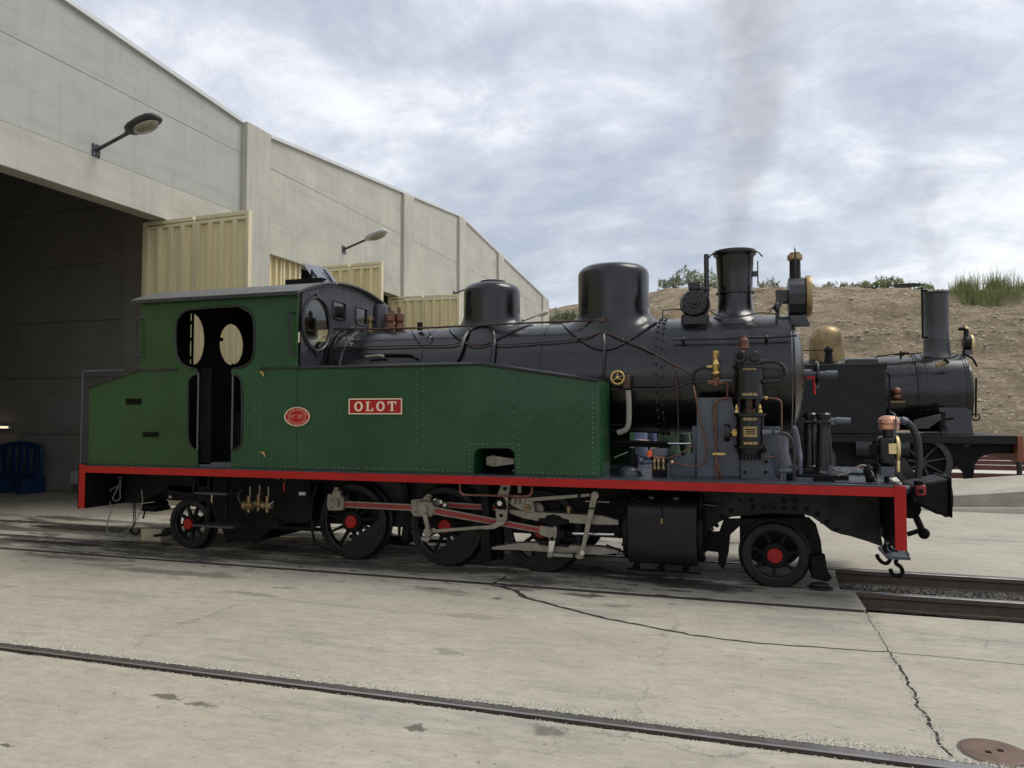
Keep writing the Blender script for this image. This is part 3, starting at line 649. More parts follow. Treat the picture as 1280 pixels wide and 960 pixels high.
# inside: the dividing wall in courses, posts, roof, far walls
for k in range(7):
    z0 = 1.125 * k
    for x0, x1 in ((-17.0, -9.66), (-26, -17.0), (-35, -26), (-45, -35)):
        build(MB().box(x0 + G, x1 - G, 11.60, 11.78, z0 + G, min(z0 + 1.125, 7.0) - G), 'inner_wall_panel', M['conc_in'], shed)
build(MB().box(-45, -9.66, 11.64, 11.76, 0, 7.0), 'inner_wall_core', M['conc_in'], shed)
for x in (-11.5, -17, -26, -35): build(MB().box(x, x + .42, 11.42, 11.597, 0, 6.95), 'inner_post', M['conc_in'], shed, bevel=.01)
pp = [UX(*q, -13.0) for q in ()]
pp = [U(*q, 11.59) for q in ((62, 497), (72, 493), (84, 492), (92, 499), (101, 503), (112, 500), (118, 520), (112, 531), (95, 530), (86, 533), (78, 536), (68, 530), (62, 521), (60, 508))]
build(MB().plate(pp, 11.588, 11.602), 'plaster_patch', M['plaster'], shed)
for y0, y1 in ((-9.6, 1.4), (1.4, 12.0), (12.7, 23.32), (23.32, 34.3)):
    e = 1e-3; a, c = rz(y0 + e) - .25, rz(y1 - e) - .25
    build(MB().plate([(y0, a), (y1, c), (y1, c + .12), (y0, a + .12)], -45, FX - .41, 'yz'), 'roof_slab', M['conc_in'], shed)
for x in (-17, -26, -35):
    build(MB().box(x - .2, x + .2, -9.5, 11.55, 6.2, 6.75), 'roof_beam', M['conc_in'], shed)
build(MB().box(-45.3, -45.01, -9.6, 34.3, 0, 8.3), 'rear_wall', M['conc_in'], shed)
build(MB().box(-45, -9.66, -9.8, -9.6, 0, 7.2), 'side_wall', M['conc_beige'], shed)
build(MB().box(-45, -9.66, 34.3, 34.42, 0, 6.9), 'side_wall', M['conc_beige'], shed)
def leaf(p0, p1, z0, z1, side, midz=(3.22, 1.65), nrib=4):
    """door leaf between ground points p0 and p1; side: which way its ribs face"""
    p0 = Vector((*p0, 0)); p1 = Vector((*p1, 0)); d = (p1 - p0); Ln = d.length; d.normalize(); n = Vector((-d.y, d.x, 0)) * side
    def T_(u, v, z): q = p0 + d * u + n * v; return (q.x, q.y, z)
    def bx(mb, u0, u1, v0, v1, za, zb):
        v = [T_(u, vv, z) for z in (za, zb) for vv in (v0, v1) for u in (u0, u1)]
        mb.add(v, [(0, 2, 3, 1), (4, 5, 7, 6), (0, 1, 5, 4), (2, 6, 7, 3), (0, 4, 6, 2), (1, 3, 7, 5)])
    f = MB(); bx(f, 0, .07, -.03, .05, z0, z1); root = build(f, 'door_leaf', M['doorframe'], shed, bevel=.006)
    def sub(mb, name, m, **k): return build(mb, name, m, root, **k)
    f = MB(); bx(f, Ln - .07, Ln, -.03, .05, z0, z1); sub(f, 'stile', M['doorframe'], bevel=.006)
    f = MB(); bx(f, Ln / 2 - .03, Ln / 2 + .03, -.03, .055, z0, z1 - .05); sub(f, 'stile', M['doorframe'], bevel=.005)
    for za, zb in ((z1 - .065, z1), (z1 - .135, z1 - .09), *((z, z + .06) for z in midz), (z0, z0 + .09)):
        for u0, u1 in ((.071, Ln / 2 - .031), (Ln / 2 + .031, Ln - .071)):
            f = MB(); bx(f, u0, u1, -.028, .048, za, zb); sub(f, 'rail_bar', M['doorframe'], bevel=.005)
    for u0, u1 in ((.072, Ln / 2 - .032), (Ln / 2 + .032, Ln - .072)):
        P = (u1 - u0) / nrib
        for za, zb in zip((z0 + .091, *(z + .061 for z in reversed(midz))), (*reversed(midz), z1 - .136)):
            prof = []
            for k in range(nrib):
                for a_, h in ((.02, 0), (.07, .075), (.32, .075), (.37, 0), (.52, 0), (.54, -.008), (.60, -.008), (.62, 0), (.78, 0), (.80, -.008), (.86, -.008), (.88, 0)): prof.append((u0 + (k + a_) * P, h))
            prof = [(u0, 0)] + prof + [(u1, 0)]; m = len(prof)
            v = [T_(u, h, za) for u, h in prof] + [T_(u, h, zb) for u, h in prof] + [T_(u, h - .006, za) for u, h in prof] + [T_(u, h - .006, zb) for u, h in prof]
            fs = []
            for i in range(m - 1): fs += [(i, i + 1, m + i + 1, m + i), (2 * m + i + 1, 2 * m + i, 3 * m + i, 3 * m + i + 1), (i + 1, i, 2 * m + i, 2 * m + i + 1), (m + i, m + i + 1, 3 * m + i + 1, 3 * m + i)]
            sub(MB().add(v, fs), 'ribbed_sheet', M['doorcream'], flat=True)
    return root
DZ = LZ - .012
leaf((-9.79, 10.15), (-7.57, 10.02), .04, DZ + .0, -1)
leaf((FX - .17, 10.25), (FX - .17, 11.99), .04, LZ + .24, -1)
leaf((FX - .12, 1.78), (FX - .12, 3.38), .04, DZ - .02, -1); leaf((FX - .12, 3.42), (FX - .12, 5.02), .04, DZ - .02, -1)  # unseen closed leaves, added so the bunker side reflects something brighter
build(MB().box(FX - .3, FX + .10, 5.06, 5.66, 0, LZ - .002), 'pillar', M['conc_pillar'], shed, bevel=.012)  # unseen pillar, added together with those closed leaves
leaf((FX - .17, 12.76), (FX - .17, 14.22), .04, LZ + .24, -1, nrib=3)
leaf((-9.05, 14.36), (-7.45, 14.26), .04, DZ, -1, nrib=3)
leaf((-9.6, 18.72), (-7.52, 18.84), .04, DZ, -1)
leaf((FX - .15, 27.68), (FX - .15, 30.5), .04, DZ - .03, -1); leaf((FX - .15, 30.55), (FX - .15, 33.4), .04, DZ - .03, -1)

def wall_lamp(y, label, hm, x0=FX + .006):
    t = thing('wall_lamp', (x0, y, 5.46), label, 'wall lamp', 'lamps along the shed front'); z = 5.46
    build(MB().box(x0, x0 + .014, y - .07, y + .07, z - .09, z + .09), 'base_plate', M['lampgrey'], t, bevel=.002)
    b = MB()
    for dy in (-.05, .05):
        for dz in (-.07, .07): b.cyl((x0 + .014, y + dy, z + dz), (x0 + .026, y + dy, z + dz), .010, n=6)
    build(b, 'bolt', M['bright'], t, kind='stuff')
    build(MB().tube([(x0 + .01, y, z), (x0 + .10, y, z + .03), (x0 + .64, y, z + .205)], .026, 10), 'arm', M['lampgrey'], t)
    build(MB().tube([(x0 + .05, y, z - .02), (x0 + .07, y, z - .10), (x0 + .03, y + .01, z - .13)], .006, 6, 4), 'cable', M['hose'], t)
    # cobra head, tilted upward: cross-sections along the arm direction
    d = Vector((.95, 0, .31)).normalized(); up = Vector((-d.z, 0, d.x)); o = Vector((x0 + .56, y, z + .19)); v = []; K = 16
    secs = ((0, .035, .035, .03), (.05, .06, .05, .04), (.09, .13, .075, .06), (.18, .165, .10, .07), (.36, .18, .11, .07), (.50, .165, .095, .06), (.58, .12, .06, .045), (.605, .07, .03, .03))
    for s_, wd, ht, lo in secs:
        for i in range(K):
            a = 2 * math.pi * i / K; c_, q = math.cos(a), math.sin(a); hgt = ht * .75 if q > 0 else lo * .9
            v.append(o + d * s_ + Vector((0, wd * c_, 0)) + up * (hgt * q))
    f = [(i * K + j, i * K + (j + 1) % K, (i + 1) * K + (j + 1) % K, (i + 1) * K + j) for i in range(len(secs) - 1) for j in range(K)] + [tuple(range(K))[::-1], tuple((len(secs) - 1) * K + j for j in range(K))]
    build(MB().add(v, f), 'head', hm, t, ang=50)
    v = []; o2 = o + d * .36 - up * .035
    for k_, rr in enumerate((1, .93, .6, .0)):
        for i in range(20):
            a = 2 * math.pi * i / 20; v.append(o2 + d * (.205 * rr * math.cos(a)) + Vector((0, .135 * rr * math.sin(a), 0)) - up * (.022 + .03 * k_ ** .7))
    build(MB().add(v, [(i * 20 + j, i * 20 + (j + 1) % 20, (i + 1) * 20 + (j + 1) % 20, (i + 1) * 20 + j) for i in range(3) for j in range(20)]), 'lens', M['paleBrassLens'], t, ang=60)
M['paleBrassLens'] = mat('frosted_lamp_lens', (.24, .235, .18), .25, var=.35, scale=25, coat=.4)
for y, l, hm in ((8.66, 'dark street style lamp on the shed wall above the open bay', 'lampgrey'), (15.78, 'pale headed street style lamp on the shed wall above the second bay', 'lamppale'),
                 (22.75, 'street style lamp on the shed wall mostly hidden by the short dome', 'lamppale'), (30.4, 'farthest pale street style lamp on the shed wall, seen between the two domes', 'lamppale')):
    wall_lamp(y, l, M[hm])

# ---------------------------------------------------------------- things in the shed bay
def barrier(x0, x1, y, z1, label):
    t = thing('crowd_barrier', ((x0 + x1) / 2, y, 0), label, 'barrier', 'blue plastic barriers inside the shed'); c = (x0 + x1) / 2; hw = (x1 - x0) / 2
    top = [(c + hw * math.cos(R(a)) , z1 - .14 + .14 * math.sin(R(a)) ** .8) for a in (0, 15, 30, 50, 70, 90, 110, 130, 150, 165, 180)]
    inn = [(c + (hw - .075) * math.cos(R(a)), z1 - .24 + .15 * math.sin(R(a)) ** .8) for a in (0, 15, 30, 50, 70, 90, 110, 130, 150, 165, 180)]
    build(MB().plate([(x0, .22)] + [(x1, .22)] + top, y - .035, y + .035, holes=[[(x0 + .075, .34)] + [(x1 - .075, .34)] + inn]), 'frame', M['blueplastic'], t, bevel=.012)
    n = 5
    for i in range(n):
        xx = x0 + .075 + (x1 - x0 - .15) * (i + .5) / n + 0; zt_ = z1 - .24 + .15 * max(0, 1 - ((xx - c) / hw) ** 2) ** .5
        build(MB().box(xx - .055, xx + .055, y - .02, y + .02, .335, zt_), 'slat', M['blueplastic'], t, bevel=.008)
    for xx in (x0 + .22, x1 - .22):
        build(MB().plate([(xx - .07, 0), (xx + .09, 0), (xx + .07, .30), (xx - .07, .30)], y - .28, y + .22), 'foot', M['blueplastic'], t, bevel=.01)
    build(MB().cyl((x1 + .01, y, .55), (x1 + .01, y, z1 - .08), .022), 'hook_post', M['blueplastic'], t)
barrier(-14.22, -13.13, 11.15, 1.0, 'blue plastic barrier standing against the inner shed wall, nearest to the green engine')
barrier(-15.4, -14.3, 11.2, .98, 'blue plastic barrier at the left edge of the photo beside another one')
t = thing('utility_box', (-12.5, 11.45, .17), 'small pale box fixed low on the inner shed wall behind the red beam end', 'box')
build(MB().box(-12.66, -12.40, 11.36, 11.58, .17, .43), 'case', M['lamppale'], t, bevel=.01); build(MB().box(-12.64, -12.42, 11.35, 11.359, .19, .41), 'lid', M['lamppale'], t, bevel=.002)
build(MB().cyl((-12.53, 11.5, .01), (-12.53, 11.5, .169), .02, n=8), 'conduit', M['lampgrey'], t)
m = bpy.data.materials.new('lit_tube'); m.use_nodes = True; q = m.node_tree.nodes['Principled BSDF']; q.inputs['Emission Color'].default_value = (1, .82, .5, 1); q.inputs['Emission Strength'].default_value = .7
a = U(-14, 534, 11.45); e = U(9, 534, 11.45); t = thing('strip_light', (a[0], 11.5, a[1]), 'small lit warm strip light on the inner shed wall at the left edge', 'light')
build(MB().cyl((a[0], 11.45, a[1]), (e[0], 11.45, a[1]), .016), 'tube', m, t); build(MB().box(a[0], e[0], 11.485, 11.55, a[1] - .03, a[1] + .03), 'fitting', M['lamppale'], t)
x, y = UG(207, 665); t = thing('concrete_block', (-7.9, 9.5, 0), 'cream concrete block on the floor seen under the rear of the green engine', 'block')
t['label'] = 'cream block lying between the rails behind the rear wheel of the green engine'; t.location = (-6.9, 7.45, 0); WL[t.name] = Vector(t.location)
build(MB().box(-7.06, -6.76, 7.34, 7.54, 0, .155), 'block', M['creamblock'], t, bevel=.015)

# ---------------------------------------------------------------- the green engine
loco = thing('steam_locomotive', (-3.0, YN, 0), 'green tank steam locomotive with red edged running board, black boiler and nameplate', 'locomotive')
SY = 6.62; VY = 6.57; RZ = .965            # side sheets, red valance, running board level
BZ, BR = 1.905, .56                        # boiler centre height, radius
mir = lambda y: 2 * YN - y
def lp(mb, name, m, parent=None, **k): return build(mb, name, M[m], parent or loco, **k)
def both(fn):                              # the same part on either side of the engine
    for s_ in (-1, 1): fn(s_)
def PX(pts, Y): return [U(a, b, Y) for a, b in pts]
# running board, valance, buffer beams
deck = lp(MB().box(-7.12, 1.035, VY + .002, mir(VY) - .002, RZ - .012, RZ + .004), 'running_board', 'deck', bevel=.002)
both(lambda s_: lp(MB().box(-7.108, 1.038, YN + s_ * 1.085, YN + s_ * 1.1, RZ - .085, RZ - .012), 'valance', 'red', bevel=.002))
for x0, x1, z0 in ((-7.19, -7.108, .48), (1.038, 1.122, .465)):
    bm_ = lp(MB().box(x0 + .004, x1 - .004, VY + .012, mir(VY) - .012, z0, RZ - .002), 'buffer_beam', 'sooty', bevel=.003)
    for ya, yb in ((VY, VY + .011), (mir(VY) - .011, mir(VY))): lp(MB().box(x0, x1, ya, yb, z0, RZ + .003), 'beam_end', 'red', bm_, bevel=.002)
lp(MB().box(-7.198, -7.191, VY - .003, mir(VY), .475, RZ + .008), 'beam_edge_plate', 'sooty')
# frames with the arch over the leading wheel
FYn = 7.255
arch = [(880, 697), (885, 665), (900, 652), (915, 646), (960, 642), (1005, 643), (1015, 646), (1028, 655), (1040, 664), (1052, 668), (1062, 670), (1085, 677), (1104, 684)]
fo = [(-7.1, .56), (-6.85, .52), (-6.5, .60), (-5.6, .62), (-5.55, .34), (-1.2, .34)] + [(-1.0, .30)] + PX(arch, FYn) + [(1.03, .52), (1.03, RZ - .014), (-7.1, RZ - .014)]
both(lambda s_: lp(MB().plate(fo, YN + s_ * (YN - FYn), YN + s_ * (YN - FYn - .028)), 'frame_plate', 'frame', bevel=.003))
b = MB()
for px, py in ((925, 626), (940, 626), (941, 634), (954, 634), (967, 635), (980, 627), (980, 635), (994, 627), (994, 636), (1008, 637), (1022, 643), (1034, 653), (1046, 662), (914, 638), (903, 646), (896, 657), (888, 668)):
    x, z = U(px, py, FYn - .001); b.cyl((x, FYn, z), (x, FYn - .022, z), .021, .017, 8)
lp(b, 'frame_rivet', 'sooty', kind='stuff')
lp(MB().box(-5.5, -1.0, 7.30, 8.04, .40, .93), 'frame_stretcher', 'sooty')
lp(MB().plate([(-5.75, .92), (-4.49, .92), (-4.49, .42), (-4.55, .37), (-4.9, .36), (-5.15, .14), (-5.55, .14), (-5.75, .5)], 7.0, mir(7.0)), 'ashpan', 'sooty', bevel=.01)
lp(MB().plate([(-7.0, .93), (-5.95, .93), (-5.95, .62), (-6.4, .66), (-6.75, .50), (-7.0, .50)], 7.02, mir(7.02)), 'rear_drag_box', 'sooty', bevel=.01)
lp(MB().box(.55, 1.03, 7.29, 8.05, .55, .93), 'front_drag_box', 'sooty', bevel=.01)

# side tanks
ztank = lambda x: 2.0 if x < -2.42 else 2.0 - (x + 2.42) / 1.06 * .165
TX0, TX1 = -4.42, -1.30
cut = [(-2.50, 1.14), (-2.49, 1.18), (-2.46, 1.205), (-2.42, 1.212), (-2.17, 1.216), (-2.13, 1.205), (-2.105, 1.18), (-2.10, 1.14)]
XK = -1.42
def tank(s_):
    y0, y1 = YN + s_ * (YN - SY), YN + s_ * .60
    o = [(TX0 + .002, RZ + .006), (-2.50, RZ + .006)] + cut + [(-2.10, RZ + .006), (XK, RZ + .006), (XK, ztank(XK)), (-2.42, 2.0), (TX0 + .002, 2.0)]
    tk = lp(MB().plate(o, y0, y1), 'side_tank', 'green', flat=False, ang=30)
    pl = [(XK, y0)] + [(TX1 - .07 + .07 * math.sin(R(a)), y0 - s_ * .07 + s_ * .07 * math.cos(R(a))) for a in range(0, 91, 15)] + [(TX1, y1), (XK, y1)]
    n = len(pl); v = [(x, y, RZ + .006) for x, y in pl] + [(x, y, ztank(x)) for x, y in pl]
    lp(MB().add(v, [tuple(range(n)), tuple(range(n, 2 * n))] + [(i, (i + 1) % n, n + (i + 1) % n, n + i) for i in range(n)]), 'tank_front', 'green', tk, ang=40)
    yb = y0 + s_ * .006
    bead = [(TX0, yb, 2.0), (-2.44, yb, 2.0), (-2.40, yb, 1.997), (TX1 - .02, yb, ztank(TX1 - .02))]
    lp(MB().tube(bead, .017, 8), 'top_beading', 'black', tk)
    b = MB(); ns = s_
    def rv(x, z, r=.0062): b.ball((x, y0, z), r * 1.6, 8, 6, (1, .95, 1))
    def colr(px, step, r=.0058, z1=None):
        x, _ = U(px, 520, SY); z = RZ + .045
        while z < (z1 or ztank(x) - .04): rv(x, z, r); z += step
    colr(424, .105); colr(520.5, .042); colr(529.5, .105); colr(641.7, .105, z1=1.96); colr(741, .044)
    x = TX0 + .05
    while x < XK:
        if not -2.56 < x < -2.04: rv(x, RZ + .03)
        x += .0445
    for k in range(7): rv(-2.54, RZ + .03 + k * .04); rv(-2.06, RZ + .03 + k * .04)
    for k in range(12): rv(-2.54 + k * .0436, 1.252)
    lp(b, 'rivet', 'greenglint', tk, kind='stuff'); b = MB()
    x = -4.4
    while x < TX1: b.ball((x, y0 - s_ * .03, ztank(x) + .014), .011, 6, 4); x += .05
    lp(b, 'top_stud', 'black', tk, kind='stuff')
    return tk
both(tank)
# cab and bunker side sheets with the doorway notch
notch = [(288.7, 585), (288.7, 564), (296, 561.5), (301, 557), (302.6, 549), (302.6, 480), (300, 472), (295, 468.5), (289, 468), (289, 461), (300, 460), (310, 456), (316, 448), (318.2, 436), (318.2, 404), (315, 392), (307, 384.5), (297, 382.5), (242, 386.5), (232, 388.5), (224, 395), (220, 407), (220, 438), (224, 450), (231, 457), (240, 460.5), (247, 461.5), (247, 468), (242, 469), (237.5, 473), (235.5, 481), (235.5, 546), (237, 554), (241, 560), (247, 562.5), (247, 585)]
nx = [U(a, q, SY) for a, q in notch]; nx[0] = (nx[0][0], RZ + .006); nx[-1] = (nx[-1][0], RZ + .006)
def chaikin(p, k=2):
    for _ in range(k):
        o = [p[0]]
        for a, c in zip(p, p[1:]): o += [(a[0] * .75 + c[0] * .25, a[1] * .75 + c[1] * .25), (a[0] * .25 + c[0] * .75, a[1] * .25 + c[1] * .75)]
        p = o + [p[-1]]
    return p
n_dr, n_win, n_dl = nx[0:2] + chaikin(nx[1:9])[1:], chaikin(nx[9:28]), chaikin(nx[28:-1]) + [nx[-1]]
nx = n_dr + n_win + n_dl
BXr = -7.115; SL = [(-6.45, 2.005), (BXr, 1.83)]
def cabside(s_):
    y0, y1 = YN + s_ * (YN - SY), YN + s_ * (YN - SY - .014)
    o = [(TX0 - .002, RZ + .006)] + nx + [(BXr, RZ + .006), (BXr, 1.83), (-6.45, 2.005), (-6.42, 2.007), (-6.42, 2.79), (TX0 - .002, 2.79)]
    sh = lp(MB().plate(o, y0, y1), 'cab_side_sheet', 'green', ang=20)
    yb = y0 + s_ * .004
    win = [(x, yb, z) for x, z in n_win[3:-3]]; rim = lp(MB().tube(win, .011, 8), 'window_rim', 'black', sh)
    lp(MB().tube([(x, yb, z) for x, z in n_dr[3:-3]], .010, 8), 'door_rim', 'black', sh); lp(MB().tube([(x, yb, z) for x, z in n_dl[3:-5]], .010, 8), 'door_rim', 'black', sh)
    for px in (248.5, 291.5):
        a = U(px, 466, SY); c = U(px, 562, SY); lp(MB().cyl((a[0], yb, c[1]), (a[0], yb, a[1]), .010, n=10), 'door_handrail', 'saddle', sh)
    lp(MB().tube([(BXr - .04, yb, 1.822), (BXr + .02, yb, 1.838), (-6.45, yb, 2.008), (-5.9, yb, 2.008)], .012, 8), 'bunker_beading', 'black', sh)
    lp(MB().tube([(x, yb, z) for x, z in ((-4.86, 2.0), (TX0, 2.0))], .012, 8), 'bunker_beading', 'black', sh)
    for pts in (((180, 398), (175.5, 400), (175, 405), (175, 440), (176, 445), (181, 447)), ((369, 390), (365.5, 391.5), (364.8, 396), (364.8, 436), (366, 441), (370, 443))):
        q = [U(a, c, SY) for a, c in pts]; h = [(x, yb + s_ * (.0 if i in (0, 5) else .05), z) for i, (x, z) in enumerate(q)]
        lp(MB().tube(h, .010, 8, 3), 'grab_handle', 'black', sh)
    for xa, za, xb_, zb in ((158, 498.5, 176.5, 505.5), (179.5, 540, 198, 546.5)):
        a = U(xa, za, SY); c = U(xb_, zb, SY)
        f = MB().box(a[0], c[0], y0 + s_ * .012, y0 - s_ * .001, c[1], a[1]); lp(f, 'lamp_bracket_slot', 'dark', sh)
        lp(MB().box(a[0] - .02, c[0], y0 + s_ * .020, y0, a[1], a[1] + .008), 'slot_lip', 'green', sh)
    b = MB()
    def rv(x, z, r=.0058): b.ball((x, y0, z), r * 1.6, 8, 6, (1, .95, 1))
    for px, st in ((319.5, .09), (324.7, .042)):
        x, _ = U(px, 520, SY); z = RZ + .05
        while z < 1.97: rv(x, z); z += st
    for k in range(24):
        x = -6.38 + k * .085
        if not -5.98 < x < -4.92: rv(x, 2.035); rv(x, 2.74)
    for px, py in ((309, 510), (313, 515), (318, 511), (310, 521), (314, 524)): rv(*U(px, py, SY))
    x = -4.42 + .0
    for k in range(14): rv(-5.15 + k * .055, RZ + .035)
    lp(b, 'rivet', 'greenglint', sh, kind='stuff')
    for px, py in ((329.5, 467), (331, 567)):
        x, z = U(px, py, SY); c = MB().tube([(x - .035, y0 + s_ * .02, z + .012), (x, y0 + s_ * .035, z + .012), (x + .018, y0 + s_ * .03, z - .012), (x + .018, y0 + s_ * .03, z - .03)], .009, 8, 3).cyl((x, y0, z + .012), (x, y0 + s_ * .04, z + .012), .012, n=8)
        lp(c, 'gauge_cock', 'brass', sh)
both(cabside)
# bunker top, back; cab floor, roof, end plates
lp(MB().plate([(BXr, .97), (-6.43, .97), (-6.43, 1.985), (BXr, 1.81)], SY + .016, mir(SY) - .016), 'coal_bunker', 'cabblack')
b = MB(); x0, z0 = U(101, 580, 6.66); x1, z1 = U(101.5, 464, 6.66); x2, z2 = U(156, 463, 6.66)
lp(b.tube([(x0, 6.66, RZ), (x0, 6.66, z1 - .03), (x0 + .012, 6.66, z1 - .007), (x0 + .04, 6.66, z1), (x2, 6.66, z1 + .0)], .011, 8), 'bunker_handrail', 'saddle')
lp(MB().box(-6.41, -4.44, SY + .016, mir(SY) - .016, RZ + .006, RZ + .03), 'cab_floor', 'saddle')
arcR = 2.84; arcz = lambda y, top=3.0: top - arcR + math.sqrt(arcR ** 2 - (y - YN) ** 2)
roof = [(YN + 1.13 * math.sin(R(a)) / math.sin(R(90)), 0) for a in ()]
ysr = [YN - 1.13 + 2.26 * i / 28 for i in range(29)]
rp = [(y, arcz(y, 3.012)) for y in ysr] + [(y, arcz(y, 2.994)) for y in reversed(ysr)]
rf = lp(MB().plate(rp, -6.475, -4.36, 'yz'), 'cab_roof', 'roofgrey', ang=25)
lp(MB().plate([(y, arcz(y, 3.0125) - .012) for y in (ysr[0], ysr[1])] + [(ysr[1], arcz(ysr[1], 2.98)), (ysr[0], arcz(ysr[0], 2.975))], -6.47, -4.37, 'yz'), 'roof_gutter', 'cabblack', rf)
hD, hC, hB, hA = [Vector(U3(*q)) for q in ((396, 356.5, 7.2), (423, 356, 7.25), (409.5, 337, 7.72), (379, 330, 7.68))]
u_ = hA - hD; wv = hC - hD; nn = u_.cross(wv).normalized() * .014
if nn.y > 0: nn = -nn
hv = [hD, hC, hB, hA]; hv = hv + [p + nn for p in hv]
hq = lp(MB().add(hv, [(0, 1, 2, 3), (7, 6, 5, 4), (0, 4, 5, 1), (1, 5, 6, 2), (2, 6, 7, 3), (3, 7, 4, 0)]), 'roof_hatch', 'hatchgrey', rf, bevel=.003)
b = MB(); 
for k in (.18, .78):
    p = hD + wv * k + nn * 1.5; b.tube([p, p + u_ * .3 + nn * .8, p + u_ * .62], .010, 6)
lp(b, 'hatch_strap', 'sooty', rf)
lp(MB().box(hD.x - .42, hD.x + .05, 7.22, 7.92, arcz(7.25, 3.012), arcz(7.25, 3.012) + .055).box(hD.x - .02, hD.x + .02, 7.5, 7.54, 2.98, 3.06), 'hatch_coaming', 'sooty', rf)
lp(MB().cyl((hD.x - .13, 7.3, 2.98), (hD.x - .13, 7.3, 3.13), .012, n=6), 'hatch_stay', 'sooty', rf)
def endplate(x0, x1, holes, name, m):
    o = [(SY + .016, 1.0), (mir(SY) - .016, 1.0)] + [(y, arcz(y, 2.985)) for y in reversed(ysr[1:-1])]
    o = [p for p in o if SY + .015 < p[0] < mir(SY) - .015 or p[1] == 1.0]
    return lp(MB().plate(o, x0, x1, 'yz', holes=holes), name, m, ang=20)
fr_holes = []
wn = ell(6.965, 2.485, .255, .275, 36)
for a, c in ((7.29, 7.555), (7.79, 8.055)): fr_holes.append(rrect(a, c, 2.59, 2.79, .03, 4))
fp = endplate(TX0 - .016, TX0, [wn] + fr_holes + [ell(mir(6.965), 2.485, .255, .275, 36)], 'cab_front_plate', 'cabblack')
for yc in (6.965, mir(6.965)):
    wf = lp(MB().tube([(TX0 + .006, y, z) for y, z in ell(yc, 2.485, .262, .282, 40)] + [(TX0 + .006, yc + .262, 2.485)], .018, 8), 'round_window_frame', 'cabblack', fp)
    lp(MB().plate(ell(yc, 2.485, .258, .278, 36), TX0 - .010, TX0 - .006, 'yz'), 'window_glass', 'glass', wf)
    for dz in (.30, -.30): lp(MB().box(TX0, TX0 + .025, yc - .03, yc + .03, 2.485 + dz - .02, 2.485 + dz + .02), 'window_clip', 'cabblack', wf, bevel=.005)
for h in fr_holes:
    wf = lp(MB().tube([(TX0 + .004, y, z) for y, z in h + [h[0]]], .011, 6), 'small_window_frame', 'black', fp)
    c = sum(p[0] for p in h) / len(h); lp(MB().plate([(c + (y - c) * .99, z) for y, z in h], TX0 - .010, TX0 - .006, 'yz'), 'window_glass', 'glass', wf)
b = MB()
for y in ysr[2:-2]: b.ball((TX0 + .002, y, arcz(y, 2.955)), .008, 6, 4)
for i in range(44):
    a = R(-60 + 300 * i / 43); y = YN + .66 * math.cos(a); z = BZ + .66 * math.sin(a)
    if z > 2.03: b.ball((TX0 + .002, y, z), .008, 6, 4)
lp(b, 'rivet', 'cabblack', fp, kind='stuff')
D1 = [(7.33, 2.13), (7.33, 2.73), (7.40, 2.735)] + [(7.43 + .20 * math.sin(R(a)), 2.43 + .31 * math.cos(R(a))) for a in range(10, 180, 16)] + [(7.40, 2.128)]
rp_ = endplate(-6.42, -6.404, [D1, ell(8.13, 2.425, .235, .268, 28)], 'cab_back_plate', 'dark')
lp(MB().cyl((-6.39, 7.395, 2.0), (-6.39, 7.395, 2.8), .014, n=8), 'window_post', 'dark', rp_); lp(MB().box(-6.40, -6.38, 7.30, 7.345, 2.1, 2.75), 'window_catch_bar', 'dark', rp_)
b = MB()
for y, z in ((7.34, 2.2), (7.34, 2.42), (7.34, 2.62), (7.9, 2.47), (8.13, 2.155), (8.2, 2.165)): b.ball((-6.385, y, z), .026, 8, 6)
lp(b, 'window_catch', 'dark', rp_, kind='stuff')
lp(MB().box(-5.5, -4.5, 7.35, 8.0, 1.0, 2.35), 'firebox_backhead', 'sooty', bevel=.1, seg=3)
lp(MB().box(-5.95, -5.3, 6.9, 7.28, 1.0, 1.55), 'driver_seat_locker', 'dark', bevel=.01)
lp(MB().box(-5.64, -5.50, 6.66, 6.70, .99, 2.02), 'half_door', 'dark'); lp(MB().box(-5.62, -5.21, 6.66, 7.2, RZ + .031, RZ + .05), 'foot_plate', 'saddle')

# boiler, smokebox
R_ = BR
boiler = lp(MB().lathe((-4.42, YN, BZ), 'x', [(R_, 0), (R_, 3.56)], 64), 'boiler_barrel', 'black')
for px in (530, 676, 757): 
    x = U(px, 420, 7.3)[0]; lp(MB().lathe((x, YN, BZ), 'x', [(R_, 0), (R_ + .006, .002), (R_ + .006, .038), (R_, .04)], 64), 'boiler_band', 'black', boiler)
for dx, rr in ((.002, .07), (.05, .045), (.16, .022)): lp(MB().lathe((-4.42 + dx, YN, BZ), 'x', [(R_, 0), (R_ + rr, .004), (R_ + rr, .026), (R_, .04)], 64), 'boiler_flange', 'black', boiler)
SB0 = -.86; smoke_b = lp(MB().lathe((SB0, YN, BZ), 'x', [(R_ + .001, 0), (R_ + .010, .001), (R_ + .010, 1.185), (R_ - .02, 1.197), (0, 1.2)], 64), 'smokebox', 'black')
lp(MB().lathe((SB0 - .035, YN, BZ), 'x', [(R_, 0), (R_ + .016, .003), (R_ + .016, .10), (R_, .105)], 64), 'riveted_ring', 'black', smoke_b)
b = MB()
for i in range(40):
    a = 2 * math.pi * i / 40
    for dx in (.0, .05): b.ball((SB0 - .0 + dx - .008, YN + (R_ + .016) * math.cos(a + dx), BZ + (R_ + .016) * math.sin(a + dx)), .015, 6, 4)
lp(b, 'ring_rivet', 'black', smoke_b, kind='stuff')
dr = lp(MB().lathe((SB0 + 1.2, YN, BZ), 'x', [(.50, -.002), (.50, .018), (.47, .03), (.40, .065), (.25, .10), (.1, .115), (0, .118)], 48), 'smokebox_door', 'black', smoke_b)
hx = SB0 + 1.31
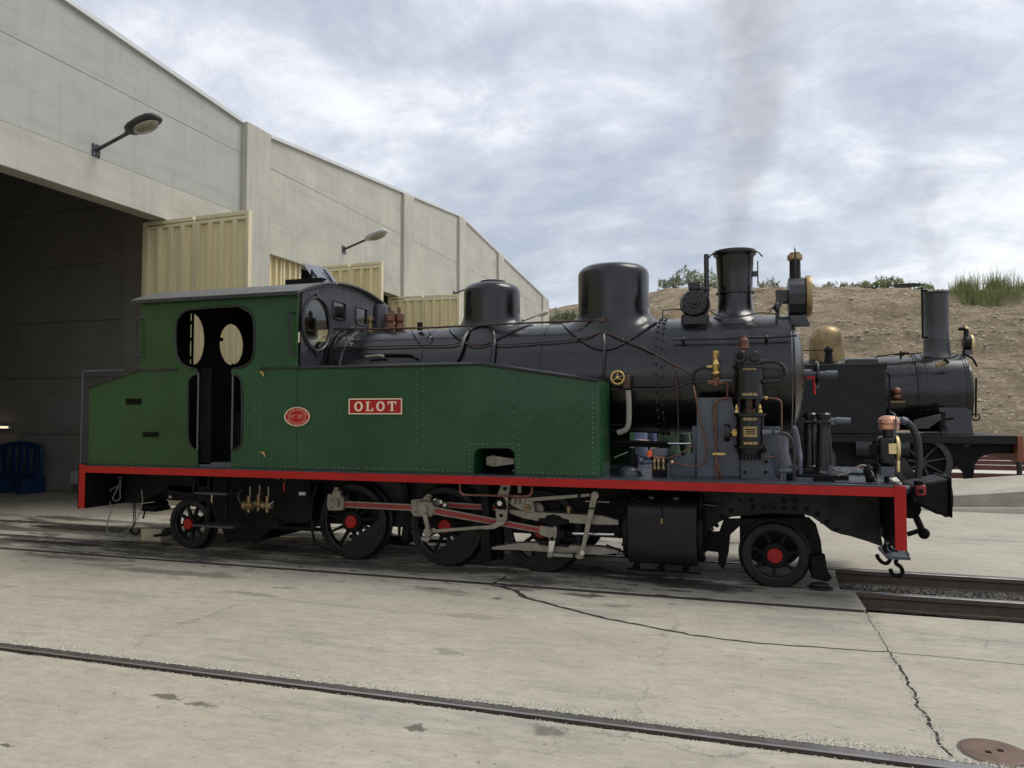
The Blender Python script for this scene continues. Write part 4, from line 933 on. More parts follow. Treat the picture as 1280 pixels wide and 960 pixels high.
lp(MB().lathe((hx, YN, BZ), 'x', [(.05, 0), (.05, .07), (.028, .075), (.028, .20), (.035, .2), (.035, .30), (0, .30)], 16), 'door_hub', 'saddle', smoke_b)
lp(MB().torus((hx + .12, YN, BZ), 'x', .115, .014, 24).cyl((hx + .12, YN - .11, BZ), (hx + .12, YN + .11, BZ), .009).cyl((hx + .12, YN, BZ - .11), (hx + .12, YN, BZ + .11), .009), 'door_handwheel', 'black', smoke_b)
a = U3(1017, 472, 7.55); c = U3(1018, 493, 7.55); lp(MB().cyl(a, c, .009, .013, 8).box(a[0] - .06, a[0] + .012, 7.54, 7.56, a[2] - .01, a[2] + .015), 'door_dart_handle', 'red', smoke_b)
lp(MB().box(.335, .36, 7.82, 8.12, 2.13, 2.37), 'number_board', 'black', smoke_b)

def dome(px, r, ztop, label, m='black'):
    x = U(px, 400, YN)[0]; h0 = BZ + R_ - .10; H_ = ztop - h0; ro = min(.12, r * .42)
    K = 56; v = []; zc = BZ + R_; surf = lambda y: BZ + math.sqrt(max(0, R_ ** 2 - min(y * y, R_ * R_ * .98)))
    rings = [(r + .15, -.02, 0), (r + .145, .004, 0), (r + .08, .016, 0), (r + .035, .045, 0), (r + .010, .09, 0), (r, .14, 0), (r, zc + .15, 1), (r, ztop - ro * 1.0, 1)]
    for i in range(1, 9):
        a = R(90 * i / 8); rings.append((r - ro + ro * math.cos(a), ztop - ro * 1.0 + ro * .85 * math.sin(a), 1))
    rings += [(r * .4, ztop - ro * .10, 1), (.001, ztop, 1)]
    for rr, zz, fixed in rings:
        for k in range(K):
            a = 2 * math.pi * k / K; xx, yy = rr * math.cos(a), rr * math.sin(a); v.append((x + xx, YN + yy, zz if fixed else surf(yy) + zz))
    f = [(i * K + k, i * K + (k + 1) % K, (i + 1) * K + (k + 1) % K, (i + 1) * K + k) for i in range(len(rings) - 1) for k in range(K)]
    d = lp(MB().add(v, f), label, m, boiler, ang=50)
    # the seat rim follows the curve of the barrel
    pts = []
    for i in range(57):
        a = 2 * math.pi * i / 56; xx = (r + .148) * math.cos(a); yy = (r + .148) * math.sin(a); pts.append((x + xx, YN + yy, BZ + math.sqrt(max(0, (R_ + .006) ** 2 - min(yy * yy, R_ * R_ * .98)))))
    lp(MB().tube(pts, .014, 8), 'dome_seat_rim', m, d)
    return x
xd1 = dome(615, .305, 2.952, 'sand_dome'); xd2 = dome(767, .362, 3.065, 'steam_dome')
x = U(616, 354, YN)[0]; lp(MB().lathe((x, YN, 2.945), 'z', [(.14, 0), (.14, .02), (.12, .028), (0, .03)], 32), 'sand_lid', 'black', boiler)
# chimney
cx_ = U(919, 391, YN)[0]
ch = lp(MB().lathe((cx_, YN, 2.36), 'z', [(.34, -.04), (.30, .05), (.24, .105), (.19, .145), (.170, .20), (.164, .28), (.163, .335), (.174, .34), (.174, .362), (.165, .366), (.169, .50), (.178, .70), (.186, .715), (.203, .73), (.208, .745), (.203, .765), (.180, .77), (.150, .768), (.145, .2), (0, .2)], 48), 'chimney', 'black', ang=40)
b = MB()
for i in range(20): a = 2 * math.pi * i / 20; b.ball((cx_ + .175 * math.cos(a), YN + .175 * math.sin(a), 2.712), .010, 6, 4)
lp(b, 'chimney_rivet', 'black', ch, kind='stuff')
for s_ in (-1, 1): lp(MB().tube([(cx_ + s_ * .19, YN - .03, 3.12), (cx_ + s_ * .225, YN - .03, 3.10), (cx_ + s_ * .26, YN - .03, 3.055)], .008, 6), 'lid_hook', 'black', ch)
a = U3(944, 330, YN); c = U3(944, 352, YN); lp(MB().cyl((cx_ + .215, YN, 2.78), (cx_ + .215, YN, 3.02), .006, n=6).box(cx_ + .17, cx_ + .215, YN - .015, YN + .015, 2.87, 2.92), 'chimney_bracket', 'black', ch)
# turbo dynamo on the smokebox
dx_, dz_ = U(868, 378.5, 7.36)
dy = lp(MB().lathe((dx_, 7.33, dz_), 'y', [(.09, -.012), (.118, -.01), (.128, .02), (.130, .07), (.142, .075), (.142, .19), (.128, .20), (.118, .34), (.08, .40), (0, .40)], 36), 'turbo_dynamo', 'pumpblack')
lp(MB().lathe((dx_, 7.31, dz_), 'y', [(0, -.03), (.024, -.028), (.03, -.01), (.055, -.008), (.06, .008), (.09, .01)], 24), 'dynamo_cap', 'pumpblack', dy)
b = MB()
for i in range(9): a = 2 * math.pi * i / 9; b.ball((dx_ + .095 * math.cos(a), 7.315, dz_ + .095 * math.sin(a)), .012, 6, 4)
lp(b, 'dynamo_bolt', 'black', dy, kind='stuff'); lp(MB().box(dx_ - .055, dx_ + .055, 7.36, 7.48, dz_ + .13, dz_ + .20), 'dynamo_box', 'pumpblack', dy, bevel=.005)
lp(MB().box(dx_ - .13, dx_ + .13, 7.38, 7.56, BZ + R_ - .12, dz_ - .10), 'dynamo_saddle', 'pumpblack', dy, bevel=.02)
ex = U(883, 350, 7.5); lp(MB().cyl((ex[0], 7.52, dz_ + .0), (ex[0], 7.52, U(883, 318, 7.52)[1]), .024, n=12).box(dx_, ex[0] + .03, 7.47, 7.56, dz_ + .14, dz_ + .165), 'exhaust_pipe', 'black', dy)
lp(MB().tube([(dx_ - .30, 7.35, BZ + .49), (dx_ - .30, 7.35, dz_ - .06), (dx_ - .12, 7.36, dz_ - .055)], .008, 6), 'dynamo_steam_pipe', 'black', dy)
w_ = [U3(888, 388, 7.33), U3(892, 392, 7.3), U3(905, 396, 7.3), U3(930, 395, 7.3), U3(950, 391, 7.32), U3(972, 393, 7.32)]; lp(MB().tube(w_, .007, 6, 4), 'dynamo_cable', 'hose', dy)
# headlamp on the smokebox front
lx, lz = .40, 2.655; YL = YN
hl = lp(MB().lathe((lx - .085, YL, lz), 'x', [(.12, 0), (.182, .012), (.182, .155), (.17, .165), (0, .165)], 12), 'headlamp', 'cabblack', ang=20)
lp(MB().lathe((lx + .078, YL, lz), 'x', [(.175, 0), (.194, .004), (.198, .025), (.190, .052), (.172, .056), (.165, .04), (.165, 0)], 40), 'brass_rim', 'oldbrass', hl); lp(MB().lathe((lx + .11, YL, lz), 'x', [(.168, 0), (.12, .02), (0, .03)], 32), 'lamp_lens', 'glass', hl)
lp(MB().lathe((lx - .01, YL, lz + .16), 'z', [(.058, 0), (.052, .03), (.05, .19), (.055, .2)], 20), 'lamp_funnel', 'cylblack', hl); lp(MB().lathe((lx - .01, YL, lz + .345), 'z', [(.05, 0), (.068, .012), (.070, .035), (.068, .055), (.045, .062), (.05, .075), (0, .085)], 20), 'funnel_cap', 'oldbrass', hl)
lp(MB().tube([(lx - .01, YL - .06, lz + .17), (lx - .01, YL - .085, lz + .33), (lx - .01, YL - .07, lz + .42), (lx - .01, YL, lz + .47)], .008, 6, 4), 'lamp_handle', 'black', hl)
lp(MB().plate([(lx - .085, lz - .19), (lx + .07, lz - .19), (lx + .115, lz - .285), (lx - .085, lz - .285)], YL - .10, YL + .10), 'lamp_box', 'cabblack', hl, bevel=.006)
lp(MB().box(lx - .14, lx - .086, YL - .05, YL + .05, lz - .06, lz + .06).box(lx - .19, lx - .135, YL - .02, YL + .02, lz - .09, lz + .07).cyl((lx - .17, YL, 2.40), (lx - .17, YL, lz - .05), .013, n=8).box(lx - .12, lx - .05, YL - .06, YL + .06, lz - .33, lz - .287), 'lamp_bracket', 'black', hl)
q = U3(971, 384, 7.4); lp(MB().ball(q, .035, 10, 8, (.8, 1, 1.4)).tube([q, (q[0] + .06, 7.5, q[2] + .05), (q[0] + .13, YL, q[2] + .10)], .006, 6, 3).tube([(q[0] - .07, 7.38, q[2] - .05), (q[0] - .01, 7.4, q[2] + .01), (q[0] - .09, 7.38, q[2] - .03)], .006, 6, 3).cyl((q[0], 7.4, 2.40), q, .012, n=8), 'electric_junction', 'black')

# ---------------------------------------------------------------- pipes and fittings on the boiler
YP = 7.17
def pipe(pts, Y, r, name, m, parent=None, k=5, n=8, **kw):
    P = [U3(a[0], a[1], a[2] if len(a) > 2 else Y) for a in pts]
    return lp(MB().tube(P, r, n, k), name, m, parent, **kw)
def hug(px, py, gap=.0):
    """point on the near flank of the barrel met by this sight line, lifted by gap"""
    d = ray(px, py); rr = BR + gap
    a = d.y ** 2 + d.z ** 2; b_ = -2 * (d.y * YN + d.z * (BZ - CAM.z)); c = YN ** 2 + (BZ - CAM.z) ** 2 - rr * rr
    q = b_ * b_ - 4 * a * c
    k = (-b_ - math.sqrt(q)) / (2 * a) if q > 0 else -b_ / (2 * a)
    return tuple(CAM + d * k)
def hugpipe(pts, r, name, m, parent=None, gap=.02, k=4, **kw): return lp(MB().tube([hug(a, c, gap) for a, c in pts], r, 8, k), name, m, parent or boiler, **kw)
hugpipe([(412, 432), (425, 434), (470, 433), (520, 431.5), (560, 431), (570, 429), (578, 428), (588, 431), (596, 432), (606, 430), (614, 428), (624, 430.5), (640, 430), (700, 425.5), (735, 421), (746, 417), (755, 416), (765, 419), (778, 424), (800, 433), (825, 446), (842, 456), (856, 462), (864, 470), (867, 482)], .0085, 'oil_pipe', 'copperdark', gap=.025)
pipe([(867, 482, 7.04), (870, 498, 6.98), (874, 520, 6.96), (880, 545, 6.95), (883, 560, 6.95), (883, 573, 6.95), (877, 581, 6.95), (866, 583, 6.95), (848, 580, 6.95), (840, 578, 6.93)], 0, .0085, 'oil_pipe', 'copper', boiler)
pipe([(840, 455, 7.1), (845, 470, 7.06), (847, 500, 7.05), (848, 540, 7.1)], 0, .006, 'drip_pipe', 'copperdark', boiler)
hugpipe([(765, 487), (800, 487), (832, 487), (843, 485), (852, 481), (862, 478), (885, 476.5)], .012, 'steam_pipe', 'black', gap=.05)
pipe([(885, 476.5, 7.03), (900, 476, 6.98), (917, 476, 6.93)], 0, .013, 'steam_pipe', 'saddle', boiler)
hugpipe([(866, 484), (866, 470), (869, 463), (876, 459.5), (886, 458.5)], .008, 'valve_pipe', 'black', gap=.07)
# long rod on top of the barrel with its end bracket and the wash out pipe
rod = [(418, 411), (470, 411.2), (540, 409.5), (620, 405.5), (700, 402), (752, 400)]
lp(MB().tube([U3(a, c, 7.33) for a, c in rod], .0105, 8), 'regulator_rod', 'copperdark', boiler)
q = U3(754, 400, 7.33); lp(MB().cyl((q[0] - .06, 7.33, q[2]), (q[0] + .03, 7.33, q[2]), .024, n=10).box(q[0] - .025, q[0] + .03, 7.29, 7.36, q[2] - .02, q[2] + .025).cyl((q[0], 7.33, q[2] - .1), (q[0], 7.33, q[2] - .02), .02, n=10), 'rod_bracket', 'copperdark', boiler)
hugpipe([(754, 408), (755, 420), (755.5, 440), (754, 460), (753, 474)], .013, 'delivery_pipe', 'black', gap=.02)
for px in (520, 527): hugpipe([(px - 6, 404 + 8), (px + 2, 425), (px + 6, 428)] if px == 520 else [(px + 6, 428), (px + 12, 420), (px + 9, 412)], .007, 'rod_stay', 'black', gap=.03)
# clack valves by the short dome
hugpipe([(599, 409), (588, 413), (581, 422), (577, 436), (573, 446), (569, 453)], .021, 'feed_pipe', 'black', gap=.03)
hugpipe([(606, 407), (613, 412), (617, 420), (617, 432), (616, 444), (615, 455)], .021, 'feed_pipe', 'black', gap=.03)
q = hug(600, 404, .06); b = MB()
for dx in (-.10, -.04, .03, .09): b.lathe((q[0] + dx, q[1] - .01, q[2] - .03), 'z', [(.018, 0), (.026, .01), (.02, .03), (.028, .045), (.018, .06), (0, .065)], 10)
b.cyl((q[0] - .13, q[1], q[2]), (q[0] + .12, q[1], q[2]), .02, n=10)
cl = lp(b, 'clack_valve', 'oldbrass', boiler); lp(MB().ball((q[0] - .02, q[1] - .02, q[2] + .03), .045, 10, 8).ball((q[0] + .02, q[1], q[2] - .05), .06, 10, 8), 'valve_body', 'sooty', boiler)
# whistle and safety valves before the cab
for px, dy_ in ((487, -.02), (499, .10)):
    x, z = U(px, 412, YN + dy_); lp(MB().lathe((x, YN + dy_, z - .06), 'z', [(.03, 0), (.05, .06), (.058, .065), (.058, .12), (.045, .125), (.05, .15), (.058, .16), (.058, .235), (.03, .245), (.018, .25), (.018, .31), (0, .32)], 20), 'safety_valve', 'copper', boiler)
x, z = U(463, 412, YN + .12); lp(MB().lathe((x, YN + .12, z), 'z', [(.04, -.03), (.04, .05), (.03, .06), (.03, .09), (.05, .1), (.05, .14), (.03, .15), (0, .16)], 16), 'whistle_base', 'oldbrass', boiler)
x, z = U(473, 405, YN + .15); lp(MB().lathe((x, YN + .2, z - .06), 'z', [(.09, 0), (.10, .03), (.085, .25), (.07, .29), (0, .30)], 20), 'turret', 'cabblack', boiler)
q = U3(525, 407, 7.45); lp(MB().lathe((q[0], 7.45, q[2] - .05), 'z', [(.03, 0), (.03, .08), (.022, .085), (0, .09)], 10), 'barrel_plug', 'sooty', boiler)
hugpipe([(456, 444), (470, 443.5), (490, 443.5), (512, 444), (522, 449)], .014, 'tank_vent', 'sooty', gap=.02); hugpipe([(457, 446), (464, 445.5), (475, 444.5), (480, 446)], .016, 'vent_handle', 'steel', gap=.05)
# handwheel, lagged pipe
x, z = U(772, 472, 6.97); hw = lp(MB().torus((x, 6.97, z), 'y', .060, .010, 24, 8), 'injector_handwheel', 'brass', boiler); b = MB()
for i in range(3): a = R(90 + 120 * i); b.cyl((x, 6.97, z), (x + .06 * math.cos(a), 6.97, z + .06 * math.sin(a)), .006, n=6)
lp(b.lathe((x, 6.95, z), 'y', [(.0, 0), (.016, .002), (.016, .03), (0, .03)], 12), 'wheel_spoke', 'brass', hw)
q = U3(784, 478, 7.03); lp(MB().cyl((x, 6.97, z), (q[0], 7.10, q[2] + .06), .014).box(q[0] - .04, q[0] + .03, 7.0, 7.1, q[2] - .06, q[2] + .07), 'valve_casting', 'copperdark', boiler, bevel=.01)
lg = pipe([(785, 488), (786, 505), (786, 522), (785, 532), (781, 538), (772, 541)], 7.03, .025, 'lagged_pipe', 'lagging', boiler)
b = MB(); 
P_ = catmull([U3(a, c, 7.03) for a, c in ((785, 488), (786, 505), (786, 522), (785, 532), (781, 538), (772, 541))], 5)
for i in range(len(P_) - 1): b.tube([P_[i], P_[i] * .75 + P_[i + 1] * .25], .0275, 8)
lp(b, 'tape_wrap', 'lagging', lg, kind='stuff')
pipe([(762, 531, 7.05), (778, 531.5, 7.05)], 0, .012, 'water_pipe', 'sooty', boiler, k=0)
for y_, r_ in ((539, .012), (553, .020), (557, .012)): pipe([(757, y_, 7.2), (800, y_, 7.2), (838, y_ + 2, 7.2)], 0, r_, 'water_pipe', 'sooty', boiler, k=0)
pipe([(835, 554.5, 7.1), (864, 554.5, 7.1)], 0, .010, 'reach_rod', 'bright', boiler, k=0); pipe([(768, 572, 7.0), (785, 565, 7.0)], 0, .007, 'drain_lever', 'steel', boiler, k=0)
# handrail along the smokebox
pts = [hug(a, c, .06) for a, c in ((842, 424.5), (860, 424.3), (920, 423), (986, 420.5))]; hrz = lp(MB().tube(pts, .011, 8), 'smokebox_handrail', 'black', smoke_b); q = hug(986, 420.5, .06)
lp(MB().cyl(pts[-1], U3(996, 419.5, q[1]), .009, n=8), 'handrail_end', 'black', smoke_b)
for px in (854, 958): a = hug(px, 424 if px < 900 else 422, .06); c = hug(px, 430, -.01); lp(MB().cyl(c, a, .014, n=8).ball(a, .022, 10, 8), 'handrail_knob', 'black', smoke_b)
b = MB()
for px in (864, 869, 877): b.cyl(hug(px, 433, .0), hug(px, 433, .02), .011, n=6)
lp(b, 'smokebox_bolt', 'black', smoke_b, kind='stuff')

# ---------------------------------------------------------------- saddle, pump and front platform
lp(MB().plate([(-.55, RZ + .004), (.22, RZ + .004), (.22, 1.42), (-.55, 1.42)], 7.13, mir(7.13)), 'smokebox_saddle', 'saddle', bevel=.01)
sp = lp(MB().plate(PX([(871, 497), (914, 497), (922, 530), (925, 562), (925, 596), (871, 596)], 7.02), 7.02, 7.045), 'pump_backing_plate', 'saddle', bevel=.003)
lp(MB().plate(PX([(836, 575), (869, 565), (869, 597), (836, 597)], 7.10), 7.10, 7.12), 'splash_plate', 'saddle')
pb = lp(MB().plate(PX([(926, 556), (958, 556), (963, 575), (968, 594), (975, 602), (926, 602)], 6.97), 6.97, 6.99), 'pump_bracket', 'saddle', bevel=.003); b = MB()
for px, py in ((957, 563), (958, 577), (957, 590), (931, 563), (931, 590)): q = U3(px, py, 6.97); b.cyl(q, (q[0], 6.95, q[2]), .014, n=6)
lp(b, 'bracket_bolt', 'sooty', pb, kind='stuff')
PYc = 6.86; a = U(917, 478, PYc); c = U(955, 478, PYc); pr_ = (c[0] - a[0]) / 2 * .96; pxc = (a[0] + c[0]) / 2
zz_ = lambda py: U(936, py, PYc - .05)[1]
pump = lp(MB().lathe((pxc, PYc, 0), 'z', [(pr_ + .012, zz_(499)), (pr_ + .012, zz_(496)), (pr_, zz_(495.5)), (pr_, zz_(461)), (pr_ + .014, zz_(460)), (pr_ + .014, zz_(456.5)), (0, zz_(456))], 32), 'air_pump', 'pumpblack')
lp(MB().lathe((pxc + .006, PYc, 0), 'z', [(pr_ - .01, zz_(567)), (pr_ + .002, zz_(561)), (pr_ + .014, zz_(560)), (pr_ + .014, zz_(557)), (pr_ - .004, zz_(556)), (pr_ - .004, zz_(521)), (pr_ + .016, zz_(520)), (pr_ + .016, zz_(516.5)), (0, zz_(516))], 32), 'air_cylinder', 'pumpblack', pump)
b = MB()
for i in range(6): t_ = R(60 * i + 20); b.cyl((pxc + .085 * math.cos(t_), PYc + .085 * math.sin(t_), zz_(518)), (pxc + .085 * math.cos(t_), PYc + .085 * math.sin(t_), zz_(497)), .016, n=8)
lp(b, 'pump_column', 'pumpblack', pump, kind='stuff'); lp(MB().lathe((pxc, PYc, 0), 'z', [(.05, zz_(516)), (.05, zz_(511)), (.028, zz_(510)), (.028, zz_(499)), (0, zz_(499))], 14), 'piston_gland', 'copper', pump)
for px in (921, 950):
    q = U3(px, 516, PYc - pr_); lp(MB().lathe((q[0], q[1] + .02, q[2]), 'z', [(.02, 0), (.022, .01), (.01, .03), (.016, .04), (.006, .07), (0, .075)], 10), 'oil_cup', 'brass', pump)
b = MB()
for i in range(8): t_ = R(200 + 20 * i); b.cyl((pxc + .09 * math.cos(t_), PYc + .09 * math.sin(t_), zz_(575)), (pxc + .09 * math.cos(t_), PYc + .09 * math.sin(t_), zz_(562)), .010, n=6)
lp(b, 'pump_bolt', 'sooty', pump, kind='stuff')
def arcplate(w, y0, y1, name, segs=1, dr=.0, m='oldbrass'):
    """thin curved plate on the front of the pump barrel, w = px half-width either side of the middle"""
    rr = pr_ + .004 + dr; tot = 2 * math.asin(min(.9, (U(936 + w, y0, PYc - pr_)[0] - U(936, y0, PYc - pr_)[0]) / rr)); va = math.atan2(pxc, PYc) + R(0); mid = -math.pi / 2 + va * -1 + R(4)
    for i in range(segs):
        s0 = mid - tot / 2 + tot * i / segs + .02; s1 = mid - tot / 2 + tot * (i + 1) / segs - .02; b = MB(); v = []
        K = 6
        for r2 in (rr - .008, rr):
            for zq in (zz_(y1), zz_(y0)):
                v += [(pxc + r2 * math.cos(s0 + (s1 - s0) * j / K), PYc + r2 * math.sin(s0 + (s1 - s0) * j / K), zq) for j in range(K + 1)]
        n_ = K + 1; f = []
        for o_ in (0, 2 * n_): f += [(o_ + j, o_ + j + 1, o_ + n_ + j + 1, o_ + n_ + j) for j in range(K)]
        f += [(j, j + 1, 2 * n_ + j + 1, 2 * n_ + j) for j in range(K)] + [(n_ + j, n_ + j + 1, 3 * n_ + j + 1, 3 * n_ + j) for j in range(K)] + [(0, n_, 3 * n_, 2 * n_), (K, n_ + K, 3 * n_ + K, 2 * n_ + K)]
        lp(b.add(v, f), name, m, pump)
arcplate(9, 459.5, 463, 'brass_tab', 3); arcplate(10, 491.5, 495, 'brass_tab', 3, .002); arcplate(9, 522, 525.5, 'brass_tab', 3); arcplate(9, 552, 555.5, 'brass_tab', 3)
arcplate(9, 533, 546, 'maker_plate', 1, .001); arcplate(7, 536, 537.3, 'dark_line', 1, .003, 'dark'); arcplate(6, 538.8, 540, 'dark_line', 1, .003, 'dark'); arcplate(7, 541.3, 542.4, 'dark_line', 1, .003, 'dark'); 
q = U3(929, 437, PYc)
lp(MB().box(pxc - .09, pxc + .10, PYc - .06, PYc + .06, zz_(456), zz_(449)).cyl((pxc - .07, PYc - .11, zz_(446)), (pxc - .07, PYc + .09, zz_(446)), .055, n=18).cyl((pxc + .05, PYc - .10, zz_(446)), (pxc + .05, PYc + .08, zz_(446)), .045, n=18).box(pxc + .02, pxc + .10, PYc - .05, PYc + .05, zz_(452), zz_(438)), 'valve_chest', 'pumpblack', pump, bevel=.006)
lp(MB().lathe((pxc - .07, PYc - .125, zz_(446)), 'y', [(0, 0), (.02, .001), (.022, .014), (.04, .016)], 12), 'chest_cap', 'sooty', pump)
lp(MB().lathe((pxc - .035, PYc, 0), 'z', [(.02, zz_(446)), (.022, zz_(436)), (.042, zz_(435)), (.044, zz_(424)), (.03, zz_(422.5)), (.02, zz_(422)), (.018, zz_(418.5)), (0, zz_(418))], 16), 'lubricator_cup', 'copper', pump)
pipe([(944, 453), (955, 452), (970, 452.5), (979, 458), (982, 466), (980, 473), (972, 476.5), (962, 477), (952, 477)], 6.83, .0155, 'exhaust_loop', 'pumpblack', pump); b = MB()
for px, py in ((950, 452.5), (957, 477)): q = U3(px, py, 6.83); b.cyl((q[0] - .02, 6.83, q[2]), (q[0] + .03, 6.83, q[2]), .022, n=6)
lp(b, 'pipe_nut', 'black', pump, kind='stuff')
q = U3(908, 541, PYc); lp(MB().lathe((q[0], PYc, q[2]), 'x', [(0, -.02), (.075, -.018), (.08, 0), (.072, .03), (.03, .035), (.03, .10)], 24), 'suction_strainer', 'pumpblack', pump); lp(MB().cyl((q[0] + .05, PYc, q[2]), (q[0] + .10, PYc, q[2]), .036, n=6).cyl((q[0] + .036, PYc, q[2]), (q[0] + .05, PYc, q[2]), .03, n=14), 'brass_union', 'brass', pump)
pipe([(953, 541), (966, 541), (974, 541), (983, 543), (989, 549), (992, 557), (993, 570), (993, 601)], 6.80, .0145, 'delivery_hose', 'hose', pump); q = U3(962, 541, 6.80); lp(MB().cyl((q[0] - .06, 6.80, q[2]), (q[0] + .015, 6.80, q[2]), .024, n=8).cyl((q[0] + .04, 6.8, q[2]), (q[0] + .07, 6.8, q[2]), .02, n=6), 'hose_union', 'saddle', pump)
pipe([(953, 498), (960, 497.5), (970, 498.5), (976, 502), (977, 512), (977, 538)], 6.9, .0075, 'drain_pipe', 'copper', pump); q = U3(958, 497.5, 6.9); lp(MB().cyl((q[0] - .03, 6.9, q[2]), (q[0] + .01, 6.9, q[2]), .016, n=6), 'brass_nut', 'brass', pump)
pipe([(914, 497.5), (904, 498), (897, 501), (894, 508), (895, 560), (896, 596)], 6.97, .010, 'lubricator_pipe', 'copper', pump); pipe([(910, 478), (909, 496)], 6.95, .009, 'lubricator_pipe', 'copper', pump, k=0)
pipe([(892, 505), (893, 530), (895.5, 570), (901, 596)], 6.985, .009, 'lubricator_pipe', 'copper', pump); q = U3(899, 567.5, 6.95); lp(MB().box(q[0] - .055, q[0] + .055, 6.94, 6.955, q[2] - .012, q[2] + .012).cyl((q[0] - .045, 6.94, q[2]), (q[0] - .045, 6.925, q[2]), .014, n=6).cyl((q[0] + .045, 6.94, q[2]), (q[0] + .045, 6.925, q[2]), .014, n=6), 'pipe_clip', 'brass', pump, bevel=.003)
pipe([(955, 571), (970, 571), (974, 568)], 6.9, .006, 'drain_pipe', 'copper', pump)
q = U3(895, 478, 6.98); z1_ = U(895, 438, 6.98)[1]; Hh = z1_ - q[2]
lp(MB().cyl((q[0] - .045, 6.98, q[2]), (q[0] + .06, 6.98, q[2]), .024, n=8).cyl((q[0] - .07, 6.98, q[2]), (q[0] - .045, 6.98, q[2]), .018, n=6).cyl((q[0] + .06, 6.98, q[2]), (q[0] + .09, 6.98, q[2]), .02, n=6).lathe((q[0], 6.98, q[2]), 'z', [(.034, -.03), (.034, .035), (.022, .045), (.03, .06), (.02, .07)], 14), 'valve_tee', 'copper', pump)
lp(MB().lathe((q[0], 6.98, q[2] + .065), 'z', [(.02, 0), (.036, .01), (.036, .025), (.022, .035), (.03, .06), (.034, .10), (.026, .115), (.020, .14), (.030, Hh - .125), (.030, Hh - .075), (.018, Hh - .067), (0, Hh - .065)], 16), 'pressure_governor', 'brass', pump)
q = U3(884, 458.5, 7.0); lp(MB().cyl(q, (q[0] + .075, 6.985, q[2]), .012, n=6), 'governor_union', 'brass', pump)
# mechanical lubricator and levers
lbx = [U(a, c, 6.9) for a, c in ((815, 562), (833, 597))]; lub = lp(MB().box(lbx[0][0], lbx[1][0], 6.88, 7.02, RZ + .004, lbx[0][1] - .09), 'mechanical_lubricator', 'sooty', bevel=.008)
lp(MB().box(lbx[0][0] - .01, lbx[1][0] + .01, 6.87, 7.03, lbx[0][1] - .05, lbx[0][1] + .01), 'lubricator_lid', 'saddle', lub, bevel=.006)
for i, px in enumerate((818, 823, 829)):
    q = U3(px, 585, 6.86); lp(MB().lathe((q[0], 6.87, q[2]), 'z', [(.012, -.02), (.018, 0), (.010, .01), (.010, .05), (.016, .055), (.006, .085), (0, .09)], 8), 'sight_feed', 'oldbrass', lub)
q = U3(812, 567, 6.86); lp(MB().lathe((q[0], 6.86, q[2] - .03), 'z', [(.016, 0), (.026, .005), (.024, .05), (.012, .055), (0, .06)], 12), 'orange_cap', 'orange', lub)
q = U3(806, 577, 6.88); lp(MB().cyl((q[0] - .05, 6.88, q[2] - .01), (q[0] + .07, 6.88, q[2]), .020, n=10).ball((q[0] - .03, 6.86, q[2] + .01), .028, 10, 8), 'lubricator_union', 'saddle', lub); q = U3(840, 578, 6.92); lp(MB().ball(q, .02, 8, 6), 'pipe_union', 'copperbright', lub)
for px in (800, 812): pipe([(840 - (px - 800), 575, 6.98), (852, 566, 7.05), (868, 556, 7.1)], 0, .006, 'feed_tube', 'copper', lub)
b = MB(); q = U3(786, 586, 6.95); b.ball((q[0], 6.95, RZ + .004), .12, 16, 10, (1, .8, .75)); lp(b, 'pipe_shroud', 'deck')
b = MB()
for px, py, w_ in ((776, 580, .02), (795, 568, .018), (790, 560, .03)): q = U3(px, py, 7.0); b.cyl((q[0], 7.0, RZ), q, w_, n=8)
lp(b, 'steam_cock', 'sooty', kind='stuff')
# sand pillars (two tapered bottles) with their plinth
for px, Yq in ((1012.5, 7.22), (1029, 6.98)):
    x, z1 = U(px, 516, Yq); z0 = RZ + .085; H_ = z1 - z0
    bt = lp(MB().lathe((x, Yq, z0), 'z', [(.085, 0), (.085, .015), (.072, .03), (.060, H_ * .60), (.050, H_ * .74), (.056, H_ * .745), (.056, H_ * .80), (.046, H_ * .805), (.046, H_ * .90), (.060, H_ * .91), (.062, H_ * .97), (.05, H_), (0, H_)], 20), 'buffer_pillar', 'pumpblack')
    lp(MB().box(x - .055, x + .055, Yq - .055, Yq + .055, z0 + H_ * .80, z0 + H_ * .87), 'pillar_collar', 'pumpblack', bt, bevel=.01)
q = U3(1038, 525, 6.98); c = U3(1063, 526.5, 6.98); lp(MB().cyl((q[0] - .07, 6.98, q[2]), (q[0] + .05, 6.98, q[2] - .004), .022, n=10).cyl((q[0] + .04, 6.98, q[2] - .004), c, .030, n=12).box(q[0] - .02, q[0] + .03, 6.955, 7.005, q[2] - .04, q[2]), 'pillar_lever', 'saddle')
a = U(985, 590, 6.85); c = U(1061, 590, 6.85)
lp(MB().box(a[0], c[0], 6.85, 7.42, RZ + .004, RZ + .055), 'front_plinth', 'sooty', bevel=.006); lp(MB().box(a[0] - .02, c[0] - .22, 6.92, 7.40, RZ + .056, RZ + .09), 'front_plinth', 'sooty', bevel=.005)
b = MB()
for px in (990, 1000, 1037): q = U3(px, 577, 6.9); b.cyl((q[0], 6.9, RZ + .05), (q[0], 6.9, RZ + .13), .02, n=8)
lp(b, 'plinth_stud', 'saddle', kind='stuff')
lp(MB().box(.30, .46, 6.80, 6.90, RZ + .004, RZ + .03).cyl((.24, 6.84, RZ), (.24, 6.84, RZ + .16), .016, n=8).cyl((.2, 6.84, RZ + .08), (.3, 6.84, RZ + .08), .022, n=8), 'deck_fitting', 'saddle')
